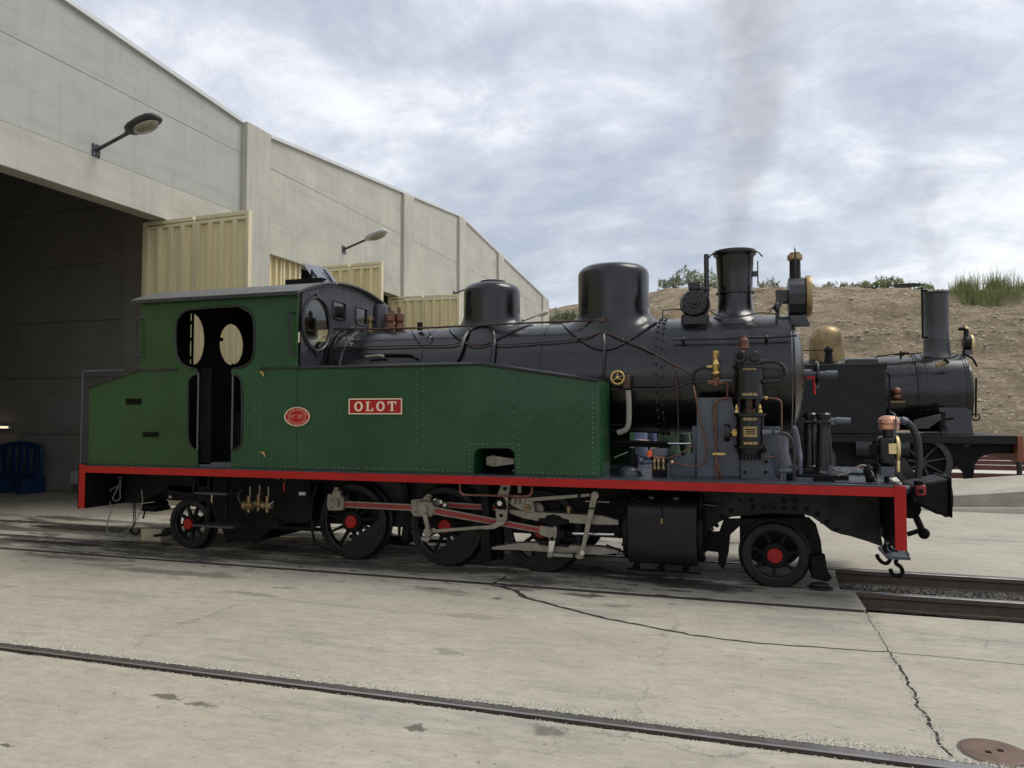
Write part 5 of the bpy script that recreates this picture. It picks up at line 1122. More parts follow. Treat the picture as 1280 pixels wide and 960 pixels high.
q = U3(1085, 590, 6.72); lp(MB().ball((q[0], 6.72, RZ + .10), .045, 10, 8, (.8, .8, 1.3)).cyl((q[0], 6.72, RZ), (q[0], 6.72, RZ + .08), .02, n=8).ball((q[0] + .02, 6.70, RZ + .05), .035, 8, 6), 'deck_cock', 'sooty'); lp(MB().tube([(q[0] + .03, 6.72, RZ + .13), (q[0] - .05, 6.72, RZ + .15), (q[0] - .13, 6.74, RZ + .09), (q[0] - .22, 6.76, RZ + .06)], .007, 6, 4).tube([(q[0] - .02, 6.71, RZ + .15), (q[0] + .03, 6.69, RZ + .09), (q[0] + .05, 6.68, RZ + .03)], .004, 6, 4), 'deck_wire', 'cable')
lp(MB().box(.62, .92, 6.66, 6.86, RZ + .004, RZ + .016), 'deck_plate', 'deck', bevel=.002); lp(MB().box(.70, .98, 7.6, 8.2, RZ + .004, RZ + .03), 'deck_plate', 'deck', bevel=.003)
# oil lamp standing on the beam
fl = U3(1111, 560, 6.98); fx, fz = fl[0], fl[2]; FLY = 6.98
lamp = lp(MB().box(fx - .085, fx + .045, FLY - .085, FLY + .085, RZ + .13, fz + .10), 'front_lamp', 'pumpblack', bevel=.035, seg=3)
zt2 = U(1112, 519, FLY)[1]
lp(MB().lathe((fx + .005, FLY, fz + .09), 'z', [(.055, 0), (.05, .03), (.05, .10), (.06, .11)], 18), 'lamp_neck', 'pumpblack', lamp); zc = zt2 - .125
lp(MB().lathe((fx + .005, FLY, zc), 'z', [(.06, 0), (.078, .01), (.080, .045), (.072, .05), (.072, .056), (.085, .06), (.082, .09), (.06, .115), (.03, .122), (0, .123)], 24), 'copper_hood', 'copperbright', lamp)
lp(MB().tube([(fx + .03, FLY - .07, zc - .05), (fx + .045, FLY - .09, zc + .05), (fx + .04, FLY - .06, zc + .13), (fx + .02, FLY, zc + .15)], .007, 6, 4), 'lamp_handle', 'saddle', lamp)
lp(MB().lathe((fx + .046, FLY, fz), 'x', [(.09, 0), (.106, .004), (.106, .022), (.09, .03), (.085, .015)], 28), 'lamp_door', 'paleBrass', lamp); lp(MB().box(fx + .047, fx + .075, FLY - .05, FLY + .05, fz - .20, fz - .10), 'lamp_door_hinge', 'paleBrass', lamp, bevel=.01); lp(MB().lathe((fx + .06, FLY, fz), 'x', [(.086, 0), (.06, .015), (0, .02)], 24), 'lamp_lens', 'glass', lamp)
lp(MB().box(fx - .015, fx + .045, FLY - .095, FLY - .086, fz - .045, fz + .04), 'brass_side_plate', 'paleBrass', lamp, bevel=.002); lp(MB().box(fx - .07, fx + .03, FLY - .075, FLY + .06, RZ + .05, RZ + .13), 'lamp_tray', 'saddle', lamp); lp(MB().cyl((fx - .11, FLY, RZ), (fx - .11, FLY, fz + .06), .016, n=8).box(fx - .15, fx - .08, FLY - .03, FLY + .03, fz - .06, fz + .03).box(fx - .19, fx - .09, FLY - .06, FLY - .02, fz - .13, fz - .10).cyl((fx - .02, FLY, RZ), (fx - .02, FLY, RZ + .06), .02, n=8), 'lamp_iron', 'sooty', lamp)
# brake hose, buffer, couplings
YH = 7.42
pipe([(1128, 526), (1135, 529), (1141, 536), (1146, 548), (1148, 562), (1148.5, 580), (1147.5, 598)], YH, .031, 'brake_hose', 'hose', n=12, k=6)
hq = U3(1122, 524.5, YH); lp(MB().cyl((hq[0] - .07, YH, hq[2]), (hq[0] + .03, YH, hq[2] - .004), .026, n=8).cyl((hq[0] + .03, YH, hq[2] - .004), (hq[0] + .07, YH, hq[2] - .02), .036, n=10).cyl((hq[0] - .07, YH, RZ), (hq[0] - .07, YH, hq[2] + .01), .024, n=10), 'brake_standpipe', 'saddle')
q = U3(1150, 612, YH); lp(MB().box(q[0] - .04, q[0] + .045, YH - .035, YH + .035, q[2] - .055, q[2] + .045), 'hose_clamp', 'rodred', bevel=.015); lp(MB().cyl((q[0], YH - .05, q[2] - .01), (q[0], YH + .05, q[2] - .01), .02, n=10).cyl((q[0] - .01, YH, q[2] + .04), (q[0] - .01, YH, q[2] + .075), .038, n=12), 'clamp_pin', 'sooty')
buf = lp(MB().lathe((1.122, YN, .80), 'x', [(.13, 0), (.13, .02), (.085, .03), (.075, .12), (.06, .13), (.06, .32), (.09, .36), (.10, .46), (.19, .475), (.21, .49), (.21, .505), (.12, .52), (0, .525)], 32, 1.35, .92), 'buffer', 'sooty'); lp(MB().plate([(1.32, .90), (1.60, .975), (1.60, .64), (1.50, .66), (1.30, .76)], YN - .26, YN + .26), 'buffer_guide', 'sooty', buf, bevel=.02)
lp(MB().box(1.60, 1.616, YN - .30, YN + .30, .635, .985), 'buffer_plate', 'sooty', buf, bevel=.03); lp(MB().cyl((1.125, YN - .1, .845), (1.40, YN - .1, .845), .045, n=10).box(1.122, 1.16, YN - .25, YN + .2, .76, .95), 'buffer_spring_box', 'saddle', buf)
cpl = lp(MB().tube([U3(1136, 625, YN), U3(1143, 642, YN), U3(1154, 666, YN)], .030, 8).ball(U3(1155, 667, YN), .05, 12, 8).lathe(U3(1138, 636, YN - .03), 'y', [(0, 0), (.09, .005), (.09, .05), (0, .055)], 18).tube([U3(1134, 668, YN), U3(1150, 663, YN)], .022, 8), 'coupling_screw', 'sooty')
a = U(1128, 692, YN - .3); lp(MB().box(1.06, 1.24, YN - .55, YN - .05, a[1] - .012, a[1] + .012).tube([(1.125, YN - .5, .52), (1.235, YN - .5, a[1] + .02)], .012, 6).cyl((1.09, YN - .3, a[1]), (1.09, YN - .3, .55), .016, n=6), 'front_step', 'saddle')
def hook(pts, Y, r, name): return lp(MB().tube([U3(a, c, Y) for a, c in pts], r, 8, 5), name, 'sooty')
hook([(1107, 680), (1106, 686), (1110, 692), (1113, 698), (1109, 704), (1103, 703), (1098, 698), (1096, 693)], 7.3, .017, 'safety_hook'); hook([(1121, 698), (1120, 704), (1126, 709), (1128, 716), (1122, 720), (1115, 717), (1113, 711)], 7.45, .018, 'safety_hook'); hook([(1113, 678), (1112, 684), (1117, 689), (1122, 688)], 7.4, .014, 'safety_link')
# rear end: hanging cable, chain and hook
pipe([(150, 597), (149, 605), (144, 616), (141, 623), (145, 626), (150, 623), (150, 612), (151, 600)], 6.95, .006, 'jumper_cable', 'cable'); pipe([(147, 608), (139, 612), (136, 622), (139, 636), (134, 655), (135, 665), (143, 669), (152, 667), (163, 660), (173, 645), (178, 628), (177, 612)], 6.93, .006, 'jumper_cable', 'cable')
q = U3(150.5, 602, 6.95); lp(MB().cyl((q[0], 6.95, q[2] - .04), (q[0], 6.95, q[2] + .05), .012, n=8).box(q[0] - .025, q[0] + .025, 6.93, 6.97, q[2] + .045, q[2] + .06).box(q[0] - .03, q[0] + .03, 6.93, 6.97, q[2] - .045, q[2] - .03), 'cable_socket', 'saddle')
for i in range(7):
    x, z = U(168, 630 + i * 4, 7.4); lp(MB().torus((x, 7.4, z), 'y' if i % 2 else 'x', .018, .0055, 10, 6), 'chain_link', 'sooty')
hook([(168, 656), (165, 659), (164, 664), (168, 668), (173, 666), (174, 661)], 7.4, .012, 'chain_hook'); pipe([(183, 632), (179, 648)], 7.35, .010, 'pin_lever', 'sooty', k=0); q = U3(190, 635, 7.3); lp(MB().box(q[0] - .12, q[0] + .10, 7.25, 7.5, q[2] - .04, q[2] + .05).box(q[0] + .02, q[0] + .16, 7.3, 7.4, q[2] - .01, q[2] + .09), 'rear_coupling', 'sooty', bevel=.02)
q = U3(205, 667, 7.1); lp(MB().plate([(q[0] - .16, q[2] - .05), (q[0] + .02, q[2] - .03), (q[0] + .14, q[2] + .0), (q[0] + .14, q[2] + .06), (q[0], q[2] + .06), (q[0] - .05, q[2] - .01), (q[0] - .16, q[2] - .02)], 7.10, 7.18), 'guard_iron', 'sooty', bevel=.01)

# ---------------------------------------------------------------- wheels and motion
def wheel(x, r, nsp, s_, cw=None, crank=None, name='driving_wheel', a0=0.0, twopi=360, hr=.29, cr_=.17):
    yo = YN + s_ * .585; sgn = -s_; z = r + .003            # yo: outer face; sgn points inwards
    Y = lambda d: yo + sgn * d
    prof = [(r - .062, 0), (r - .012, 0), (r - .004, .006), (r + .001, .02), (r, .085), (r + .026, .098), (r + .026, .112), (r + .018, .118), (r - .06, .118), (r - .062, 0)]
    hub_r = r * hr
    hub = MB().lathe((x, Y(0), z), 'y', [(q, sgn * h) for q, h in ((0, -.012), (hub_r * .93, -.012), (hub_r, -.004), (hub_r, .11), (0, .11))], 28)
    w = lp(hub, name, 'sooty', label=None)
    lp(MB().lathe((x, Y(0), z), 'y', [(q, sgn * h) for q, h in prof], 64), 'tyre', 'frame', w)
    lp(MB().lathe((x, Y(0), z), 'y', [(q, sgn * h) for q, h in ((r - .063, .012), (r - .063, .10), (r - .080, .095), (r - .083, .02), (r - .063, .012))], 56), 'rim', 'frame', w)
    for i in range(nsp):
        a = R(a0 + twopi * i / nsp); d = Vector((math.cos(a), 0, math.sin(a))); t = Vector((-d.z, 0, d.x)); c = Vector((x, 0, z)); v = []
        for rr, wd, dp in ((hub_r * .9, .020, .036), (r - .08, .012, .026)):
            for (u, k) in ((0, -1), (.75, -.72), (1, 0), (.75, .72), (0, 1), (-.75, .72), (-1, 0), (-.75, -.72)):
                p = c + d * rr + t * wd * u; v.append((p.x, Y(.052 + dp * k), p.z))
        lp(MB().add(v, [(j, (j + 1) % 8, 8 + (j + 1) % 8, 8 + j) for j in range(8)] + [tuple(range(8)), tuple(range(8, 16))]), 'spoke', 'wheelgrey', w, ang=60)
    if cw is not None:
        A = [cw - 62 + 124 * i / 16 for i in range(17)]; ri = r - .075
        o = [(x + ri * math.cos(R(a)), z + ri * math.sin(R(a))) for a in A]
        lp(MB().plate(o, Y(.015), Y(.10)), 'counterweight', 'frame', w, bevel=.006)
    cap = lp(MB().lathe((x, Y(-.0125), z), 'y', [(q, sgn * h) for q, h in ((0, -.022), (r * cr_ * .93, -.021), (r * cr_, -.014), (r * cr_, 0), (0, 0))], 28), 'axle_cap', 'red', w)
    b = MB().cyl((x, Y(-.036), z), (x, Y(-.03), z), .012, n=10)
    for i in range(3): a = R(30 + 120 * i); b.cyl((x + r * cr_ * .62 * math.cos(a), Y(-.037), z + r * cr_ * .62 * math.sin(a)), (x + r * cr_ * .62 * math.cos(a), Y(-.03), z + r * cr_ * .62 * math.sin(a)), .005, n=6)
    lp(b, 'cap_bolt', 'rodred', w, kind='stuff')
    if crank: 
        cx, cz = x + crank[0], z + crank[1]; lp(MB().lathe((cx, Y(-.02), cz), 'y', [(q, sgn * h) for q, h in ((0, -.10), (.035, -.10), (.045, .0), (.075, .015), (.08, .11), (0, .11))], 20), 'crank_boss', 'sooty', w)
    return w
RD = .398
DX = [U(440, 648, 7.085)[0], U(557, 654, 7.085)[0], U(677, 661, 7.085)[0]]
for i, x in enumerate(DX):
    for s_ in (-1, 1): wheel(x, RD, 11, s_, cw=-55 if s_ < 0 else 35, crank=(-.135, .135) if s_ < 0 else (.135, .135), a0=8 + 5 * i)
LXW, TXW = U(968.5, 693, 7.085)[0], U(237, 654, 7.085)[0]
for s_ in (-1, 1): wheel(LXW, .283, 7, s_, name='leading_wheel', a0=62 - 51.4, hr=.40, cr_=.235); wheel(TXW, .283, 9, s_, name='trailing_wheel', a0=70, hr=.32, cr_=.21)
for x, r in [(q, .07) for q in DX] + [(LXW, .055), (TXW, .055)]: lp(MB().cyl((x, 7.2, RD + .003 if r > .06 else .286), (x, 8.14, RD + .003 if r > .06 else .286), r, n=16), 'axle', 'sooty')
# pony truck frame round the leading wheel
lp(MB().plate(PX([(905, 648), (1011, 646), (1020, 655), (1026, 676), (1028, 694), (1020, 716), (1012, 716), (1008, 690), (1002, 664), (985, 657), (925, 657), (913, 668), (911, 690), (905, 712), (898, 705), (898, 690), (880, 688), (886, 664), (899, 664)], 7.235), 7.215, 7.24), 'pony_truck_frame', 'sooty', bevel=.006)
lp(MB().box(-.14, .46, 7.25, 8.09, .30, .56), 'pony_truck_bolster', 'sooty', bevel=.02)
gq = U3(1026, 724, 7.12); lp(MB().plate(PX([(1012, 694), (1031, 692), (1034, 712), (1040, 722), (1034, 727), (1014, 722)], 7.15), 7.12, 7.19), 'sand_pipe_bracket', 'sooty', bevel=.012); lp(MB().ball((gq[0] - .005, 7.13, .022), .115, 20, 10, (1, .62, .16)).ball((gq[0] - .005, 7.13, .045), .085, 16, 8, (1, .6, .3)), 'rail_guard_shoe', 'hose')
def rod_bar(p, q, Y, w1, w2, name, m='steel', th=.028, inset=None, parent=None):
    a = U(*p, Y); c = U(*q, Y); r = lp(MB().bar(a, c, w1, Y - th / 2, Y + th / 2, w2), name, m, parent, bevel=.004)
    if inset:
        av, cv = Vector(a), Vector(c); d = (cv - av); lp(MB().bar(av + d * inset, cv - d * inset, w1 * .60, Y - th / 2 - .003, Y - th / 2 + .004, w2 * .60), 'painted_flute', 'rodred', r)
    return r
def pin(p, Y, r, name='pin', m='steel', parent=None, th=.05):
    a = U(*p, Y); return lp(MB().lathe((a[0], Y, a[1]), 'y', [(0, -th / 2 - .006), (r * .4, -th / 2 - .006), (r * .45, -th / 2), (r, -th / 2), (r, th / 2), (0, th / 2)], 18), name, m, parent)
rc = rod_bar((428, 630), (520, 634.5), 6.995, .070, .070, 'coupling_rod', inset=.03)
for pts, nm in (([(411, 617), (417, 617), (417, 613), (427, 613), (427, 618), (431, 621), (431, 637), (427, 638), (412, 638), (410, 632)], 'rod_end'), ([(515, 624), (530, 623), (531, 620), (538, 620), (540, 626), (543, 630), (541, 643), (533, 646), (518, 645), (515, 640)], 'rod_end')):
    lp(MB().plate(PX(pts, 6.985), 6.955, 7.02), nm, 'steel', rc, bevel=.008)
for p in ((420, 629), (529.5, 635)): pin(p, 6.95, .042, parent=rc)
for p in ((414, 625), (414, 634), (426, 622), (519, 640), (521, 628)): pin(p, 6.952, .011, 'rod_bolt', parent=rc, th=.02)
lp(MB().plate(PX([(419, 609), (423, 609), (424, 614), (418, 614)], 6.985), 6.97, 7.0), 'oil_cup', 'steel', rc); lp(MB().plate(PX([(533, 618), (539, 618), (540, 622), (532, 622)], 6.985), 6.97, 7.0), 'oil_cup', 'steel', rc)
rc2 = rod_bar((545, 630), (668, 638), 7.045, .060, .060, 'coupling_rod', inset=.04); pin((547, 628), 7.0, .035, parent=rc2)
for p in ((545, 625), (552, 627), (557, 631)): pin(p, 7.0, .018, 'oil_cup', 'bright', parent=rc2)
lp(MB().plate(PX([(660, 628), (676, 628), (680, 634), (680, 648), (660, 648)], 7.04), 7.01, 7.07), 'rod_end', 'steel', rc2, bevel=.006)
cr = rod_bar((540, 637.5), (684, 664), 6.925, .078, .056, 'connecting_rod', inset=.035)
lp(MB().plate(PX([(523, 626), (540, 627), (544, 634), (541, 646), (527, 645), (522, 638)], 6.92), 6.90, 6.95), 'rod_end', 'steel', cr, bevel=.008); pin((531, 636), 6.90, .036, parent=cr); lp(MB().plate(PX([(675, 657), (686, 658), (686, 672), (674, 668)], 6.92), 6.905, 6.945), 'rod_end', 'steel', cr, bevel=.005)
rt = rod_bar((531, 642), (536, 664), 6.875, .048, .038, 'return_crank'); pin((535.5, 665), 6.86, .042, parent=rt, th=.06); pin((535.5, 665), 6.835, .02, 'pin_nut', parent=rt, th=.03); lp(MB().plate(PX([(527, 671), (538, 671), (538, 675), (534, 677), (528, 675)], 6.87), 6.85, 6.89), 'drip_cup', 'steel', rt)
er = rod_bar((541, 664), (604, 659), 6.86, .034, .030, 'eccentric_rod'); lp(MB().plate(PX([(604, 657.2), (616, 656), (621, 652), (633, 651), (630, 655), (618, 661), (604, 661.6)], 6.86), 6.848, 6.872), 'rod_tip', 'steel', er)
el = lp(MB().plate(PX([(627, 604), (639, 604), (636, 617), (634.5, 632), (633.5, 650), (630, 655), (621, 655), (620, 648), (619.5, 634), (622, 618)], 6.88), 6.875, 6.905), 'expansion_link', 'steel', bevel=.004); q = U(625, 629, 6.87)
lp(MB().ball((q[0], 6.88, q[1]), .065, 12, 8, (1, .4, 1)).cyl((q[0], 6.86, q[1]), (q[0] + .06, 6.87, q[1] - .05), .025, n=8).cyl((q[0], 6.86, q[1]), (q[0] - .06, 6.87, q[1] + .0), .02, n=8), 'link_trunnion', 'sooty', el); pin((625, 629), 6.85, .024, 'trunnion_cap', 'bright', el, .03)
for p in ((631, 611), (626.5, 644.5)): pin(p, 6.873, .018, 'link_hole', 'dark', el, .006)
for p in ((624, 653), (629, 653)): pin(p, 6.872, .008, 'link_bolt', 'sooty', el, .008)
lp(MB().plate(PX([(648, 604), (652, 604), (651.5, 616), (647.5, 616)], 6.9), 6.89, 6.91), 'lifting_link', 'steel')
rr_ = rod_bar((655, 625), (738, 618.5), 6.935, .042, .030, 'radius_rod'); lp(MB().plate(PX([(636, 625), (656, 623), (667, 627), (669, 640), (660, 641), (648, 636), (637, 630)], 6.935), 6.92, 6.95), 'rod_end', 'steel', rr_, bevel=.006); pin((659, 635), 6.915, .034, 'pin', 'oldbrass', rr_)
for x_ in (642, 648, 654): q = U(x_, 626, 6.92); lp(MB().box(q[0] - .018, q[0] + .018, 6.90, 6.95, q[1] - .03, q[1] + .03), 'link_block', 'steel', rr_, bevel=.004)
q = U(724, 620, 6.92); lp(MB().box(q[0] - .012, q[0] + .012, 6.912, 6.955, q[1] - .03, q[1] + .03), 'rod_collar', 'sooty', rr_)
sb = lp(MB().plate(PX([(637, 636), (662, 639.5), (700, 641), (752, 644), (774, 650), (774, 656), (750, 655.5), (705, 653), (672, 651), (655, 647.5), (637, 641)], 6.97), 6.945, 7.06), 'slide_bar', 'steel', bevel=.004)
lp(MB().plate(PX([(614, 683.5), (648, 678.5), (664, 678), (700, 680.5), (750, 683), (774, 687.5), (774, 691), (752, 693), (720, 691.5), (690, 690), (650, 687), (616, 686.5)], 6.97), 6.945, 7.06), 'slide_bar', 'steel', bevel=.004)
q = U3(711, 642, 6.98); lp(MB().lathe(q, 'z', [(.016, 0), (.016, .02), (.024, .024), (.024, .065), (.012, .07), (0, .072)], 12), 'oil_cup', 'oldbrass', sb)
xh = lp(MB().plate(PX([(673, 648), (681, 648), (684, 644), (689, 644), (690, 642.5), (693, 644), (699, 645), (702, 648), (711, 650), (711, 655), (699, 656.5), (699, 663), (706, 663), (706, 673), (699, 674), (699, 680), (711, 680.5), (711, 684), (673, 681), (673, 676), (686, 676), (686, 668), (684, 655), (673, 653)], 6.93), 6.925, 7.07), 'crosshead', 'sooty', bevel=.006)
lp(MB().plate(PX([(685, 660), (690, 654), (696, 660), (696, 670), (692, 678), (688, 678), (685, 670)], 6.905), 6.90, 6.924), 'crosshead_arm', 'steel', xh, bevel=.004)
for p in ((690, 657), (690, 673.5)): pin(p, 6.895, .018, 'arm_nut', 'sooty', xh, .02)
pin((690, 665.5), 6.895, .022, 'gudgeon_pin', 'steel', xh, .02)
dl = lp(MB().plate(PX([(686.5, 676), (694.5, 676), (691, 692), (686, 692)], 6.895), 6.885, 6.902), 'drop_link', 'bright', xh); pin((688, 693), 6.88, .026, parent=dl)
ul = rod_bar((691, 693.3), (722, 694.8), 6.87, .030, .028, 'union_link'); q = U(718, 694.5, 6.87); lp(MB().box(q[0] - .010, q[0] + .010, 6.85, 6.89, q[1] - .024, q[1] + .024), 'link_collar', 'sooty', ul); lp(MB().plate(PX([(720, 694), (726, 690), (730, 690), (730, 697), (727, 699), (721, 698)], 6.87), 6.85, 6.89), 'rod_end', 'steel', ul, bevel=.004)
cl_ = rod_bar((743.5, 619), (727.5, 692), 6.845, .058, .032, 'combination_lever', th=.024); pin((744, 619), 6.84, .034, parent=cl_, th=.04); pin((737.5, 651), 6.835, .015, 'lever_pin', parent=cl_, th=.02); pin((741, 627), 6.835, .008, 'lever_pin', parent=cl_, th=.02); q = U(740.5, 635.5, 6.83); lp(MB().box(q[0] - .034, q[0] + .034, 6.825, 6.86, q[1] - .007, q[1] + .007), 'lever_collar', 'sooty', cl_); pin((728, 691), 6.83, .022, 'pin', 'bright', cl_, .02)
pipe([(703, 666.5), (768, 668)], 7.0, .020, 'piston_rod', 'bright', k=0, n=12); pipe([(697, 666.2), (716, 666.8)], 7.0, .034, 'rod_cotter', 'sooty', k=0, n=12); pipe([(732, 626), (784, 628)], 7.0, .013, 'valve_spindle', 'bright', k=0)
pipe([(762, 628), (786, 628.5)], 7.0, .03, 'spindle_guide', 'sooty', k=0)
lp(MB().plate(PX([(602, 605), (611.5, 605), (611.5, 660), (614, 702), (600, 702), (602, 660)], 6.93), 6.92, 7.22), 'motion_bracket', 'sooty', bevel=.006); lp(MB().plate(PX([(618, 660), (626, 660), (626, 700), (618, 700)], 7.1), 7.1, 7.2), 'motion_bracket', 'sooty')
lp(MB().box(-2.5, -1.12, 7.12, 7.23, .52, .93), 'motion_plate', 'sooty'); 
# cylinders
CX0, CX1 = U(784, 660, 6.75)[0], U(871, 660, 6.75)[0]
def cyls(s_):
    yy = lambda d: YN + s_ * (YN - d)
    o = [(yy(7.26), .19), (yy(6.90), .19), (yy(6.83), .20), (yy(6.78), .23), (yy(6.752), .28), (yy(6.745), .34), (yy(6.745), .64), (yy(6.752), .69), (yy(6.775), .735), (yy(6.815), .77), (yy(6.87), .79), (yy(6.95), .80), (yy(7.26), .80)]
    cy = lp(MB().plate(o, CX0, CX1, 'yz'), 'cylinder_block', 'cylblack', bevel=.008)
    for xa, xb in ((CX0 - .045, CX0 - .001), (CX1 + .001, CX1 + .045)):
        cv = lp(MB().lathe((xa, yy(6.985), .455), 'x', [(0, 0), (.235, 0), (.245, .008), (.245, xb - xa), (0, xb - xa)], 36), 'cylinder_cover', 'sooty', cy); b = MB()
        lp(MB().box(xa + .006, xb - .006, min(yy(6.85), yy(7.2)), max(yy(6.85), yy(7.2)), .55, .79), 'valve_chest_cover', 'sooty', cy, bevel=.02)
        for i in range(14):
            a = 2 * math.pi * i / 14; y, z = yy(6.985) + .218 * math.cos(a), .455 + .218 * math.sin(a); b.cyl((xa - .012, y, z), (xb + .012, y, z), .013, n=6)
        for z in (.60, .66, .72): b.cyl((xa - .01, yy(6.86), z), (xb + .01, yy(6.86), z), .011, n=6)
        lp(b, 'cover_stud', 'sooty', cv, kind='stuff')
    lp(MB().cyl((CX0 - .11, yy(6.985), .455), (CX0 - .04, yy(6.985), .455), .075, .06, 18), 'stuffing_box', 'sooty', cy)
    lp(MB().cyl((CX1 + .04, yy(6.99), .72), (CX1 + .16, yy(6.99), .715), .022, n=12), 'tail_rod_sleeve', 'black', cy)
    b = MB()
    for k in range(3): x = CX0 + .06 + k * .22; b.cyl((x, yy(6.95), .13), (x, yy(6.95), .20), .024, n=8).cyl((x - .03, yy(6.85), .15), (x - .03, yy(7.0), .15), .012, n=6)
    lp(b.cyl((CX0 - .03, yy(6.9), .125), (CX1 + .02, yy(6.9), .125), .012, n=6), 'drain_cock', 'sooty', cy, kind='stuff')
    if s_ < 0:
        lp(MB().tube([U3(a, c, 6.742) for a, c in ((787, 616), (789, 622), (800, 627), (812, 629), (823, 631), (827, 636), (828, 648), (828, 652))], .006, 6, 4), 'oil_feed', 'sooty', cy); q = U3(827, 652, 6.735); lp(MB().cyl((q[0], 6.737, q[2] - .02), (q[0], 6.737, q[2] + .03), .012, n=8), 'oil_check_valve', 'oldbrass', cy)
        for px, py in ((814, 621), (845, 623)): q = U3(px, py, 6.80); lp(MB().ball((q[0], 6.80, .79), .035, 10, 6), 'valve_cap', 'black', cy)
        b = MB()
        for i in range(9): z = .24 + i * .06; b.ball((CX0 + .012, 6.745, z), .006, 6, 4); b.ball((CX1 - .012, 6.745, z), .006, 6, 4)
        lp(b, 'cladding_screw', 'black', cy, kind='stuff')
for s_ in (-1, 1): cyls(s_)
# pipes under the running board
pipe([(575, 602), (575, 612), (577, 616.5), (582, 618.5), (600, 619), (652, 620.5), (660, 620), (664, 617), (665, 612), (665.5, 603)], 6.66, .0115, 'copper_loop', 'copper')
pipe([(398, 604), (391, 622), (389, 645), (390, 660), (393, 675), (398, 682), (416, 688)], 6.95, .013, 'sand_pipe', 'sooty'); pipe([(385, 606), (387, 640), (392, 662)], 6.95, .009, 'sand_pipe', 'sooty'); q = U3(391, 658, 6.95); lp(MB().cyl((q[0], 6.95, q[2] - .05), (q[0], 6.95, q[2] + .06), .024, n=8), 'sander_joint', 'sooty')
pipe([(342, 655), (352, 660), (402, 662)], 7.0, .022, 'blowdown_pipe', 'sooty', k=0); q = U3(347, 655, 7.0); lp(MB().box(q[0] - .04, q[0] + .05, 6.95, 7.05, q[2] - .05, q[2] + .05), 'blowdown_valve', 'sooty', bevel=.01)
pipe([(345, 622), (362, 622), (375, 612), (390, 602), (420, 601)], 6.85, .011, 'injector_pipe', 'sooty'); pipe([(302, 612), (298, 618), (300, 628), (308, 634)], 6.75, .007, 'injector_pipe', 'cabblack'); 
inj = None
for px, py, ln, r_ in ((311, 632, .14, .045), (323, 630, .08, .04), (334, 632, .13, .036)):
    q = U3(px, py, 6.78); o = lp(MB().lathe((q[0] - ln / 2, 6.78, q[2]), 'x', [(r_ * .6, 0), (r_, .008), (r_, ln * .35), (r_ * .7, ln * .4), (r_ * .7, ln * .6), (r_, ln * .65), (r_, ln - .008), (r_ * .6, ln), (0, ln)], 14).cyl((q[0], 6.78, q[2] - .07), (q[0], 6.78, q[2] + .10), r_ * .42, n=8), 'injector_body', 'oldbrass', inj)
    if inj is None: inj = o
    lp(MB().cyl((q[0] + .02, 6.77, q[2] + .10), (q[0] + .02, 6.77, q[2] + .20), .006, n=6), 'injector_spindle', 'steel', inj)
pipe([(346, 600), (352, 596), (358, 600)], 6.7, .010, 'brass_cock', 'oldbrass', inj); q = U3(355, 603, 6.7); lp(MB().cyl((q[0], 6.7, q[2] - .09), (q[0], 6.7, q[2]), .008, n=6), 'red_handle', 'red', inj); q = U3(339, 629, 6.74); lp(MB().cyl((q[0] - .03, 6.74, q[2] - .02), (q[0] + .03, 6.74, q[2] + .02), .008, n=6), 'cock_lever', 'bright', inj); q = U3(378, 617, 6.8); lp(MB().box(q[0] - .035, q[0] + .035, 6.79, 6.81, q[2] - .015, q[2] + .015), 'inspection_tag', 'lamppale', inj)
# cab steps
for ya, xa, xb, d_ in ((616.5, 243, 283, .22), (657, 240, 291, .24)):
    a = U(xa, ya, 6.64); c = U(xb, ya, 6.64); s = lp(MB().box(a[0], c[0], 6.64, 6.64 + d_, a[1] - .012, a[1] + .012), 'cab_step', 'cabblack', bevel=.004)
for px in (243.5, 262, 284): a = U(px, 600, 6.88); c = U(px, 660 if px != 243.5 else 622, 6.88); lp(MB().box(a[0] - .02, a[0] + .02, 6.86, 6.885, c[1], .93), 'step_hanger', 'sooty', bevel=.003)
lp(MB().plate(PX([(285, 655), (300, 660), (306, 672), (318, 680), (330, 676), (300, 640)], 7.0), 6.99, 7.03), 'step_brace', 'sooty')
b = MB()
for k in range(2): q = U3(213.5, 621 + k * 9, 7.0); b.cyl(q, (q[0], 6.985, q[2]), .016, n=6)
lp(b, 'axlebox_bolt', 'lamppale', kind='stuff'); q = U3(214, 622, 7.02); lp(MB().box(q[0] - .04, TXW + .28, 7.02, 7.05, .55, .72), 'axle_spring_hanger', 'sooty')
# brake gear, seen as dark lumps between the wheels
for i in range(2):
    xm = (DX[i] + DX[i + 1]) / 2 + .02; lp(MB().plate([(xm - .03, .9), (xm + .03, .9), (xm + .10, .5), (xm + .06, .2), (xm - .02, .22), (xm + .02, .5)], 7.15, 7.2), 'brake_hanger', 'sooty', bevel=.004)
lp(MB().cyl((-4.4, 7.67, .14), (-1.4, 7.67, .14), .02, n=8), 'brake_pull_rod', 'sooty'); pipe([(745, 690), (770, 692)], 7.05, .02, 'brake_rod', 'sooty', k=0)
b = MB(); x, z = U(780, 690, 6.9); b.cyl((x, 6.9, z), (x - .16, 6.88, z + .06), .01, n=6)
lp(b, 'drain_lever', 'sooty')
